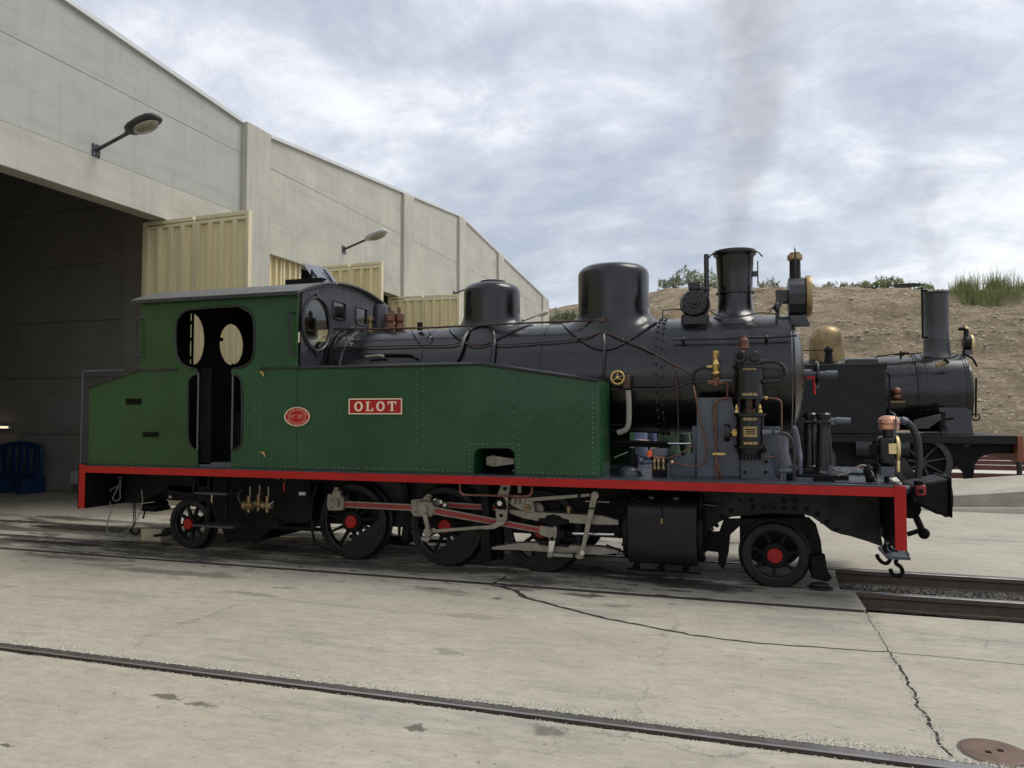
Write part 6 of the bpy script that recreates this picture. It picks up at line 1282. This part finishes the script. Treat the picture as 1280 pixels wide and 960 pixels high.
# reversing arm in the tank cut-out
lp(MB().box(-2.56, -2.04, 6.99, 7.09, RZ, 1.24), 'cutout_back', 'dark'); q = U3(614, 576, 6.80); rv_ = lp(MB().plate(PX([(608, 571), (616, 569), (643, 573.5), (643, 580), (616, 583.5), (608, 581)], 6.80), 6.79, 6.82), 'reversing_arm', 'steel', bevel=.003)
a = U(614, 576.5, 6.78); lp(MB().lathe((a[0], 6.765, a[1]), 'y', [(0, 0), (.022, 0), (.022, .01), (.045, .012), (.048, .06), (0, .06)], 20), 'arm_boss', 'steel', rv_)

# ---------------------------------------------------------------- plates and lettering
npx = [U(437, 498.2, SY), U(503.3, 517.8, SY)]; X0, X1, Z1, Z0 = npx[0][0], npx[1][0], npx[0][1] - .001, npx[1][1]
YF = SY - .012
plate_ = lp(MB().box(X0, X1, YF, SY, Z0, Z1), 'name_plate', 'red', bevel=.002)
e_ = .010
lp(MB().plate([(X0, Z0), (X1, Z0), (X1, Z1), (X0, Z1)], YF - .006, YF + .001, holes=[[(X0 + e_, Z0 + e_), (X1 - e_, Z0 + e_), (X1 - e_, Z1 - e_), (X0 + e_, Z1 - e_)]]), 'plate_border', 'cream', plate_)
LH = (Z1 - Z0); zb = Z0 + LH * .20; zh = LH * .60
def uu(px): return U(px, 508, SY)[0]
def letter(loops, holes=()): lp(MB().plate(loops, YF - .006, YF + .001, holes=holes), 'letter', 'cream', plate_)
for c in (449.2, 476.6):
    x = uu(c); w_ = (uu(c + 5.2) - uu(c - 5.2)) / 2; letter(ell(x, zb + zh / 2, w_, zh / 2 + .002, 32), [ell(x, zb + zh / 2, w_ * .56, zh / 2 - .012, 28)])
x = uu(458); w_ = uu(467.4) - x; q = .010
letter([(x, zb), (x + w_, zb), (x + w_, zb + zh * .34), (x + w_ * .90, zb + zh * .34), (x + w_ * .80, zb + q), (x + w_ * .40, zb + q), (x + w_ * .40, zb + zh - q * .7), (x + w_ * .60, zb + zh - q * .7), (x + w_ * .60, zb + zh), (x, zb + zh), (x, zb + zh - q * .7), (x + w_ * .16, zb + zh - q * .7), (x + w_ * .16, zb + q * .7), (x, zb + q * .7)])
x = uu(485.8); w_ = uu(496) - x
letter([(x + w_ * .24, zb), (x + w_ * .76, zb), (x + w_ * .76, zb + q * .7), (x + w_ * .62, zb + q * .7), (x + w_ * .62, zb + zh - q), (x + w_ * .84, zb + zh - q), (x + w_ * .93, zb + zh * .66), (x + w_, zb + zh * .66), (x + w_, zb + zh), (x, zb + zh), (x, zb + zh * .66), (x + w_ * .07, zb + zh * .66), (x + w_ * .16, zb + zh - q), (x + w_ * .38, zb + zh - q), (x + w_ * .38, zb + q * .7), (x + w_ * .24, zb + q * .7)])
oc = U(372.3, 520.8, SY); ow = (U(388.2, 520, SY)[0] - U(356.6, 520, SY)[0]) / 2; oh = (U(372, 509, SY)[1] - U(372, 533, SY)[1]) / 2
ov = lp(MB().plate(ell(*oc, ow, oh, 40), YF, SY), 'builder_plate', 'red')
for k, wd in ((1.0, .07), (.68, .05)): lp(MB().plate(ell(*oc, ow * k, oh * k, 40), YF - .005, YF + .001, holes=[ell(*oc, ow * (k - wd), oh * (k - wd), 40)]), 'raised_rim', 'copperbright' if k < 1 else 'cream', ov)
cu = bpy.data.curves.new('number', 'FONT'); cu.body = 'Nº 281'; cu.align_x = 'CENTER'; cu.align_y = 'CENTER'; cu.size = oh * .60; cu.extrude = .003; to = bpy.data.objects.new('number', cu); col.objects.link(to)
me = bpy.data.meshes.new_from_object(to.evaluated_get(bpy.context.evaluated_depsgraph_get())); bpy.data.objects.remove(to); bpy.data.curves.remove(cu)
me.materials.clear(); me.materials.append(M['copperbright']); o = bpy.data.objects.new('number', me); col.objects.link(o); o.parent = ov; o.rotation_euler = (R(90), 0, 0); o.location = Vector((oc[0], YF - .003, oc[1])) - WL[ov.name]; WL[o.name] = Vector((oc[0], YF, oc[1]))
b = MB()
for i in range(44):
    a = 2 * math.pi * i / 44
    if abs(math.sin(a)) > .25 and i % 6: x, z = oc[0] + ow * .80 * math.cos(a), oc[1] + oh * .80 * math.sin(a); b.box(x - .004, x + .004, YF - .003, YF + .001, z - .008, z + .008)
lp(b, 'worn_raised_mark', 'copperbright', ov, kind='stuff')

# ---------------------------------------------------------------- the black engine behind
Y2 = 18.0; YS2 = 16.78
eng = thing('steam_locomotive', (1.5, Y2, 0), 'black tank steam locomotive with a brass dome standing behind the green one', 'locomotive')
def ep(mb, name, m, parent=None, **k): return build(mb, name, M[m], parent or eng, **k)
xb1 = U(1279.5, 545, YS2)[0]; rz2 = U(1240, 544.5, YS2)[1]
ep(MB().box(-4.5, xb1 - .11, YS2, 2 * Y2 - YS2, rz2 - .03, rz2), 'running_board', 'frame', bevel=.004); ep(MB().box(-4.5, xb1 - .11, YS2 + .02, YS2 + .04, rz2 - .16, rz2 - .031), 'valance', 'cylblack', bevel=.004)
ep(MB().box(xb1 - .10, xb1, YS2, 2 * Y2 - YS2, rz2 - .50, rz2 - .005), 'buffer_beam', 'rust', bevel=.006)
x1 = U(1274, 576, YS2 + .5)[0]; ep(MB().tube([(xb1 + .02, YS2 + .4, rz2 - .5), (xb1 + .03, YS2 + .4, rz2 - .75), (xb1 - .02, YS2 + .4, rz2 - .95)], .05, 8, 3), 'brake_hose', 'hose')
ep(MB().cyl((xb1 - .8, YS2 + .6, rz2 - .45), (xb1 - .8, YS2 + .6, rz2 - .85), .018, n=8), 'sand_pipe', 'loco2')
# frame with its deep front apron
FY2 = 17.05
ep(MB().plate(PX([(960, 598), (960, 548), (1276, 548), (1276, 567), (1240, 567), (1226, 571), (1219, 580), (1216, 601), (1206, 601), (1203, 590), (1196, 583), (1186, 590), (1180, 602), (1148, 602), (1146, 590), (1126, 580), (1100, 590), (1060, 600)], FY2), FY2, FY2 + .04), 'frame_plate', 'sooty', bevel=.005)
a = U(1208, 557, FY2 - .01); ep(MB().plate([(a[0] - .07, a[1] + .02), (a[0] + .07, a[1] + .02), (a[0], a[1] - .03)], FY2 - .04, FY2), 'frame_lug', 'chim2')
# boiler
zc2 = 1.97; r2 = .80; xs0 = U(1098, 470, 17.3)[0]; xf = U(1214.5, 490, 17.3)[0]; xr = U(1148, 480, 17.3)[0]
bo = ep(MB().lathe((-1.5, Y2, zc2), 'x', [(r2 - .015, 0), (r2 - .015, xr + 1.5)], 56), 'boiler_barrel', 'loco2')
sm = ep(MB().lathe((xr, Y2, zc2), 'x', [(r2 - .02, 0), (r2 + .012, .001), (r2 + .012, xf - xr - .03), (r2 - .01, xf - xr), (0, xf - xr)], 56), 'smokebox', 'loco2')
for x in (xr - .02, xf - .10): ep(MB().lathe((x, Y2, zc2), 'x', [(r2, 0), (r2 + .026, .003), (r2 + .026, .11 if x < xr else .085), (r2, .115 if x < xr else .09)], 56), 'riveted_ring', 'loco2', sm)
b = MB()
for x in (xr + .16, xf - .055, xr + .03):
    for i in range(56): t_ = 2 * math.pi * i / 56; rr = r2 + (.026 if x != xr + .16 else .012); b.ball((x, Y2 + rr * math.cos(t_), zc2 + rr * math.sin(t_)), .016, 6, 4)
ep(b, 'ring_rivet', 'loco2', sm, kind='stuff')
ep(MB().lathe((xf, Y2, zc2), 'x', [(.72, 0), (.70, .05), (.4, .12), (0, .14)], 40), 'smokebox_door', 'loco2', sm); ep(MB().tube([(xf + .16, Y2 - .4, zc2 + .3), (xf + .16, Y2 - .3, zc2 - .5)], .02, 6).torus((xf + .1, Y2 - .55, zc2 - .5), 'y', .07, .014, 16, 6), 'door_strap', 'sooty', sm)
sp_ = [(Y2 - .9, rz2), (Y2 - .78, rz2 + .22), (Y2 - .74, zc2 - .2), (Y2 + .74, zc2 - .2), (Y2 + .78, rz2 + .22), (Y2 + .9, rz2)]
ep(MB().plate(sp_, xr + .35, xf - .02, 'yz'), 'smokebox_saddle', 'loco2', bevel=.02)
def lat2(px, py0, prof, name, m, par, Y=Y2, n=40):
    """prof in px: (half width, height above py0)"""
    x, z = U(px, py0, Y); k = (U(px + 10, py0, Y)[0] - x) / 10
    return ep(MB().lathe((x, Y, z), 'z', [(w_ * k * .96, h * k) for w_, h in prof], n), name, m, par, ang=40)
ch2 = lat2(1171, 446, [(26, -8), (23, -2), (19, 3), (17.4, 9), (17, 24), (17.2, 24.2), (16.8, 25), (16.6, 60), (17.2, 88), (18.8, 89), (19, 91), (17, 92), (15, 91), (14, 60), (0, 60)], 'chimney', 'chim2', bo)
lx_, lz_ = U(1134, 357, Y2); v0 = U(1150, 357.5, Y2); v1 = U(1117, 357.5, Y2)
ep(MB().lathe(((v0[0] + v1[0]) / 2, Y2, lz_), 'z', [(0, -.012), ((v0[0] - v1[0]) / 2, -.01), ((v0[0] - v1[0]) / 2, .012), (.1, .03), (0, .035)], 32).box(v0[0], v0[0] + .09, Y2 - .03, Y2 + .03, lz_ - .012, lz_ + .015), 'chimney_lid', 'sooty', ch2)
a = U(1152.5, 360, 17.68); c = U(1153.5, 423, 17.68); ep(MB().cyl((a[0], 17.68, a[1]), (c[0], 17.68, c[1]), .022, n=8).box(a[0] - .02, a[0] + .10, 17.66, 17.72, a[1] - .08, a[1] - .04).box(c[0] - .02, c[0] + .10, 17.66, 17.72, c[1] + .0, c[1] + .04), 'lid_rod', 'sooty', ch2)
d2 = lat2(1033.5, 458, [(30, -10), (26, -3), (23.6, 2), (23.2, 8), (23.2, 34), (22, 42), (18.5, 49), (12, 53.5), (5, 55.2), (0, 55.5)], 'brass_dome', 'oldbrass', bo)
# side tank
tx1 = U(1107.5, 500, YS2 + .1)[0]; tz = U(1050, 456.5, YS2 + .1)[1]
tk = ep(MB().box(-4.2, tx1, YS2 + .1, Y2 - .3, rz2 + .002, tz), 'side_tank', 'cylblack', bevel=.02, seg=3); ep(MB().box(-4.2, tx1 + .01, YS2 + .08, YS2 + .13, tz, tz + .03), 'top_beading', 'chim2', tk); ep(MB().box(-4.2, tx1, Y2 + .3, 2 * Y2 - YS2 - .1, rz2 + .002, tz), 'side_tank', 'loco2', bevel=.02)
b = MB()
for px in (1009.5, 1056, 1104):
    x = U(px, 500, YS2 + .1)[0]; z = rz2 + .06
    while z < tz - .03: b.ball((x, YS2 + .1, z), .011, 6, 4); z += .075
ep(b, 'rivet', 'loco2', tk, kind='stuff')
a = U(1057, 452, Y2 - .5); c = U(1096, 457, Y2 - .5); ep(MB().box(a[0], c[0], Y2 - .75, Y2 - .2, c[1] - .05, U(1076, 449, Y2 - .6)[1]), 'tank_filler', 'chim2', tk, bevel=.02); ep(MB().cyl((a[0] + .1, Y2 - .6, a[1]), (c[0] - .1, Y2 - .6, a[1]), .015, n=6), 'filler_hinge', 'sooty', tk)
def ppipe(pts, Y, r, name, m, par=None, k=4): return ep(MB().tube([U3(a, c, Y) for a, c in pts], r, 8, k), name, m, par)
ppipe([(1001, 458), (1012, 457), (1040, 456.5), (1060, 458)], 17.0, .016, 'hand_rail', 'loco2', tk, 0); x, z = U(1036, 458, 17.1); ep(MB().lathe((x, 17.1, z), 'z', [(.11, -.02), (.10, .05), (.075, .22), (.07, .30), (.09, .31), (.09, .36), (.05, .42), (0, .43)], 14), 'safety_valve', 'sooty', tk); ppipe([(996, 438.5), (1030, 437.5), (1036, 437)], 17.1, .010, 'valve_rod', 'sooty', tk, 0)
ppipe([(1095, 450), (1096, 446), (1110, 444), (1124, 442), (1136, 441)], 17.6, .014, 'top_pipe', 'sooty', bo); ppipe([(1126, 449), (1126, 439)], 17.6, .022, 'pipe_valve', 'sooty', bo, 0); ppipe([(1128, 445), (1130, 440)], 17.6, .02, 'pipe_valve', 'sooty', bo, 0); ppipe([(1118, 443.5), (1140, 442.5), (1152, 441)], 17.6, .014, 'top_pipe', 'sooty', bo, 0)
ppipe([(1060, 457.5), (1107, 455.5), (1160, 450), (1190, 447), (1197, 444)], 17.15, .018, 'boiler_handrail', 'loco2', bo, 0)
for px, py in ((1107, 456), (1107, 463)): pass
ppipe([(1100, 462), (1107, 462), (1107.5, 453)], 16.95, .02, 'rail_post', 'sooty', tk, 0); ppipe([(1106, 467), (1110, 466.5), (1112, 470), (1112, 516)], 16.98, .018, 'tank_pipe', 'sooty', tk, 0)
ppipe([(1170, 457), (1184, 452)], 17.18, .05, 'blower_cock', 'oldbrass', sm, 0); ppipe([(1180, 449), (1186, 454)], 17.15, .03, 'blower_cock', 'sooty', sm, 0)
x, z = U(1120, 491, 17.2); bc = ep(MB().lathe((x, 17.15, z - .13), 'z', [(.06, 0), (.09, .03), (.09, .09), (.06, .11), (.10, .13), (.10, .19), (.05, .24), (0, .25)], 16), 'clack_valve', 'copper', bo); a = U(1112, 502, 17.1); c = U(1131, 503, 17.1); ep(MB().box(a[0], c[0], 17.05, 17.2, a[1] - .02, a[1] + .015), 'valve_shelf', 'oldbrass', bo)
ep(MB().plate(PX([(1140, 536), (1142, 525), (1176, 517), (1178, 523), (1160, 536)], 16.95), 16.9, 17.0), 'sand_box', 'chim2', bevel=.01); ppipe([(1177, 537), (1178, 515)], 16.95, .06, 'sand_lever', 'sooty', None, 0); ppipe([(1178, 524), (1192, 523)], 16.95, .025, 'sand_lever', 'sooty', None, 0)
q = U3(1045, 560, 16.95); q2 = U3(1146, 560, 16.95); k = (q2[0] - q[0])
cy2 = ep(MB().lathe((q[0] + .35, 16.98, q[2] + .02), 'x', [(0, 0), (.20, .002), (.22, .01), (.22, k * .22), (.21, k * .23), (.21, k * .62), (.22, k * .63), (.22, k * .66), (0, k * .67)], 28), 'cylinder', 'loco2')
# wheels
for px, rr in ((1152, .55), (1010, .55)):
    x = U(px, 585, 17.0)[0]; w2 = ep(MB().lathe((x, 16.90, .56), 'y', [(0, 0), (.09, 0), (.10, .12), (0, .12)], 20), 'wheel', 'loco2')
    ep(MB().lathe((x, 16.92, .56), 'y', [(rr - .12, 0), (rr - .10, 0), (rr - .02, .0), (rr, .02), (rr, .11), (rr - .12, .11), (rr - .12, 0)], 48), 'tyre', 'chim2', w2)
    for i in range(9):
        t_ = 2 * math.pi * i / 9 + .2; ep(MB().cyl((x + .08 * math.cos(t_), 16.97, .56 + .08 * math.sin(t_)), (x + (rr - .11) * math.cos(t_), 16.97, .56 + (rr - .11) * math.sin(t_)), .035, .025, 8), 'spoke', 'loco2', w2)
    ep(MB().plate([(x + (rr - .1) * math.cos(R(t_)), .56 + (rr - .1) * math.sin(R(t_))) for t_ in range(150, 271, 10)], 16.93, 17.0), 'counterweight', 'loco2', w2)
ep(MB().box(-4, 2.2, 17.2, 18.8, .35, rz2 - .2), 'ashpan', 'sooty')
# its headlamp
hx_, hz_ = U(1209, 429, Y2); k2 = (U(1219, 429, Y2)[0] - hx_) / 10
h2 = ep(MB().lathe((hx_ - 6 * k2, Y2, hz_), 'x', [(0, 0), (9 * k2, .01), (10.5 * k2, .05), (10.5 * k2, 9 * k2), (0, 9 * k2)], 12), 'headlamp', 'cylblack', ang=20); ep(MB().lathe((hx_ + 3 * k2, Y2, hz_), 'x', [(10 * k2, 0), (12 * k2, .01), (12 * k2, 3 * k2), (9.5 * k2, 4.5 * k2), (0, 3 * k2)], 28), 'brass_rim', 'paleBrass', h2)
ep(MB().lathe((hx_ - 1 * k2, Y2, hz_ + 9 * k2), 'z', [(4 * k2, 0), (3.4 * k2, 3 * k2), (3.4 * k2, 10 * k2), (3 * k2, 11 * k2), (0, 11 * k2)], 16), 'lamp_funnel', 'cylblack', h2); ep(MB().lathe((hx_ - 1 * k2, Y2, hz_ + 19 * k2), 'z', [(3 * k2, 0), (6 * k2, k2), (6 * k2, 2.5 * k2), (2 * k2, 4 * k2), (1 * k2, 6.5 * k2), (0, 7 * k2)], 16), 'funnel_cap', 'paleBrass', h2)
ep(MB().box(hx_ - 5 * k2, hx_ + 5 * k2, Y2 - .12, Y2 + .12, hz_ - 16 * k2, hz_ - 10 * k2), 'lamp_box', 'saddle', h2, bevel=.01); ep(MB().cyl((hx_ - 12 * k2, Y2 - .1, hz_ + 20 * k2), (hx_ - 4 * k2, Y2 - .1, hz_ + 20 * k2), .04, n=10), 'lamp_shutter', 'sooty', h2); ep(MB().tube([(hx_ - 6 * k2, Y2 - .1, hz_ - 10 * k2), (hx_ - 6 * k2, Y2 - .1, hz_ - 16 * k2), (hx_ + 4 * k2, Y2 - .1, hz_ - 22 * k2), (hx_ + 10 * k2, Y2 - .1, hz_ - 34 * k2)], .022, 6, 4), 'lamp_bracket', 'sooty', h2)

# ---------------------------------------------------------------- people standing between the engines
def person(x, y, face, label, shirt, trousers, arms, ht=1.74, lean=0.0, hairlen=.03):
    """one skinned body, feet on the ground at (x, y), looking along the angle `face` (degrees from +X)"""
    s = ht / 1.74; V = []; Ed = []; Rr = []
    ca, sa = math.cos(R(face)), math.sin(R(face))
    def W(f, l, z): return (x + (f * ca - l * sa) * s, y + (f * sa + l * ca) * s, z * s)      # forward, left, up
    def add(p, r, par=None):
        V.append(W(*p)); Rr.append(r * s if not isinstance(r, tuple) else tuple(q * s for q in r)); i = len(V) - 1
        if par is not None: Ed.append((par, i))
        return i
    pel = add((0, 0, .95), (.135, .115)); ab = add((.01, 0, 1.10), (.13, .11), pel); chst = add((.0, 0, 1.30), (.150, .125), ab); up = add((-.01, 0, 1.42), (.10, .09), chst); nk = add((.0, 0, 1.50), .055, up)
    hd = add((.02, 0, 1.58), (.075, .085), nk); crn = add((.01, 0, 1.675), (.072, .088), hd)
    for sd, arm in ((1, arms[0]), (-1, arms[1])):
        hip = add((0, .10 * sd, .90), .092, pel); kn = add((.02, .11 * sd, .50), .062, hip); an = add((-.02, .115 * sd, .09), .042, kn); add((.05, .12 * sd, .045), .045, an); add((.15, .13 * sd, .035), .035, len(V) - 1)
        sh = add((-.01, .19 * sd, 1.41), .062, up); eb, wr = arm; el_ = add((eb[0], eb[1] * sd, eb[2]), .044, sh); wr_ = add((wr[0], wr[1] * sd, wr[2]), .029, el_)
        d = (Vector(wr) - Vector(eb)).normalized(); d = Vector((d.x, d.y * sd, d.z)); wv_ = Vector((wr[0], wr[1] * sd, wr[2])); side = d.cross(Vector((0, 0, 1))).normalized() if abs(d.z) < .9 else Vector((1, 0, 0)); nrm_ = d.cross(side)
        pm = add(tuple(wv_ + d * .06), (.036, .024), wr_)
        for j, (o_, ln) in enumerate(((-.030, .062), (-.010, .074), (.010, .078), (.030, .070))):
            k1 = add(tuple(wv_ + d * .095 + side * o_), .0105, pm); k2_ = add(tuple(wv_ + d * (.095 + ln * .55) + side * o_ * 1.1 + nrm_ * .010), .0092, k1); add(tuple(wv_ + d * (.095 + ln) + side * o_ * 1.05 + nrm_ * .034), .0078, k2_)
        t1 = add(tuple(wv_ + d * .035 - side * .042), .012, wr_); add(tuple(wv_ + d * .085 - side * .058 + nrm_ * .01), .0095, t1)
    me = bpy.data.meshes.new('body'); me.from_pydata(V, Ed, []); o = bpy.data.objects.new('body_draft', me); col.objects.link(o)
    md = o.modifiers.new('skin', 'SKIN'); md.use_smooth_shade = True
    for i, q in enumerate(me.skin_vertices[0].data): q.radius = Rr[i] if isinstance(Rr[i], tuple) else (Rr[i], Rr[i]); q.use_root = (i == 0)
    sbd = o.modifiers.new('sub', 'SUBSURF'); sbd.levels = 2
    dg = bpy.context.evaluated_depsgraph_get(); dg.update(); m2 = bpy.data.meshes.new_from_object(o.evaluated_get(dg)); bpy.data.objects.remove(o)
    t = thing('person', (x, y, 0), label, 'person')
    for mm in (M['skin'], shirt, trousers, M['shoe']): m2.materials.append(mm)
    wr3 = [Vector(W(a[1][0], a[1][1] * sd, a[1][2])) for sd, a in ((1, arms[0]), (-1, arms[1]))]; el3 = [Vector(W(a[0][0], a[0][1] * sd, a[0][2])) for sd, a in ((1, arms[0]), (-1, arms[1]))]
    for p in m2.polygons:
        c = p.center; z = c.z / s; mi = 1 if z > .97 else 2
        if z < .085: mi = 3
        if z > 1.475: mi = 0
        for a_, e3 in zip(wr3, el3):
            dd = (a_ - e3).normalized(); tt = (c - e3).dot(dd)
            if tt > -.02 and (c - e3 - dd * tt).length < .10 * s: mi = 0 if tt > (a_ - e3).length - .02 else 1
        p.material_index = mi; p.use_smooth = True
    for q in m2.vertices: q.co -= Vector((x, y, 0))
    bo_ = bpy.data.objects.new('body', m2); col.objects.link(bo_); bo_.parent = t; WL[bo_.name] = Vector((x, y, 0))
    def P(f, l, z): return W(f, l, z)
    hm = MB(); c = P(-.008, 0, 1.672); hm.ball(c, .098 * s, 20, 12, (1, .95, 1.0)); hv = [(p, p) for p in hm.v]
    # trim the cap of hair away from the face
    hm.f = [f for f in hm.f if (lambda q: ((q.x - x) * ca + (q.y - y) * sa) < .052 * s or q.z > 1.715 * s)(sum((Vector(hm.v[i]) for i in f), Vector()) / len(f)) and (sum(hm.v[i][2] for i in f) / len(f)) > (1.60 - hairlen) * s]; hm.m = [0] * len(hm.f)
    build(hm, 'hair', M['hair'], t)
    for sd in (1, -1):
        build(MB().ball(P(.083, .032 * sd, 1.632), .011 * s, 8, 6), 'eye', M['dark'], t); build(MB().ball(P(.01, .082 * sd, 1.615), .024 * s, 8, 6, (.6, .5, 1.2)), 'ear', M['skin'], t)
    build(MB().cyl(P(.082, 0, 1.635), P(.108, 0, 1.60), .007 * s, .014 * s, 8), 'nose', M['skin'], t); build(MB().ball(P(.083, 0, 1.565), .022 * s, 8, 6, (.6, .9, .3)), 'mouth', M['rodred'], t)
relax = ((-.03, .25, 1.13), (.06, .27, .90)); bent = ((-.04, .25, 1.14), (.20, .14, 1.10)); akimbo = ((-.10, .33, 1.15), (.02, .20, 1.02))
px_, _z = U(806, 546, 9.75)
person(px_ - .10, 9.75, -60, 'person in pale blue shirt behind the boiler, one hand held in front', M['shirtblue'], M['jeans'], (bent, ((-.02, .24, 1.16), (.19, .02, 1.17))), 1.76)
px_, _z = U(836, 546, 10.1)
person(px_, 10.1, -110, 'person in a green jacket standing behind the boiler of the green engine', M['clothgreen'], M['jeans'], (relax, akimbo), 1.80)
px_, _z = U(972, 560, 9.7)
person(px_, 9.7, -80, 'person in lilac grey clothes behind the tall pump of the green engine', M['clothlilac'], M['clothlilac'], (relax, relax), 1.70, hairlen=.10)

# ---------------------------------------------------------------- smoke from the two chimneys
def plume(base, H_, sx, sy, r0, rs, label, dens):
    v = []; K = 20; n_ = 9
    for q in range(n_):
        h = H_ * q / (n_ - 1); rr = (r0 + rs * h) * 1.02 + .12 * h * (1 if q else 0)
        v += [(base[0] + sx * h + rr * math.cos(2 * math.pi * i / K), base[1] + sy * h + rr * math.sin(2 * math.pi * i / K), base[2] + h) for i in range(K)]
    f = [(i * K + j, i * K + (j + 1) % K, (i + 1) * K + (j + 1) % K, (i + 1) * K + j) for i in range(n_ - 1) for j in range(K)] + [tuple(range(K))[::-1], tuple((n_ - 1) * K + j for j in range(K))]
    return build(MB().add(v, f), 'chimney_smoke', smoke_material(dens, base, sx, sy, r0, rs), label=label, cat='smoke', kind='stuff')
plume((cx_, YN, 3.14), 5.4, .02, .28, .17, .24, 'thin brown smoke rising from the tall chimney of the green engine', .30)
plume((U(1171, 353, Y2)[0], Y2, 4.34), 2.6, -.05, .1, .22, .22, 'faint smoke above the chimney of the black engine', .14)

# ---------------------------------------------------------------- nothing deeper than thing > part > sub-part
bpy.context.view_layer.update()
def depth(o):
    k = 0
    while o.parent: o = o.parent; k += 1
    return k
for o in [q for q in sc.objects if depth(q) > 2]:
    p = o.parent; g = p.parent; o.location = o.location + p.location; o.parent = g
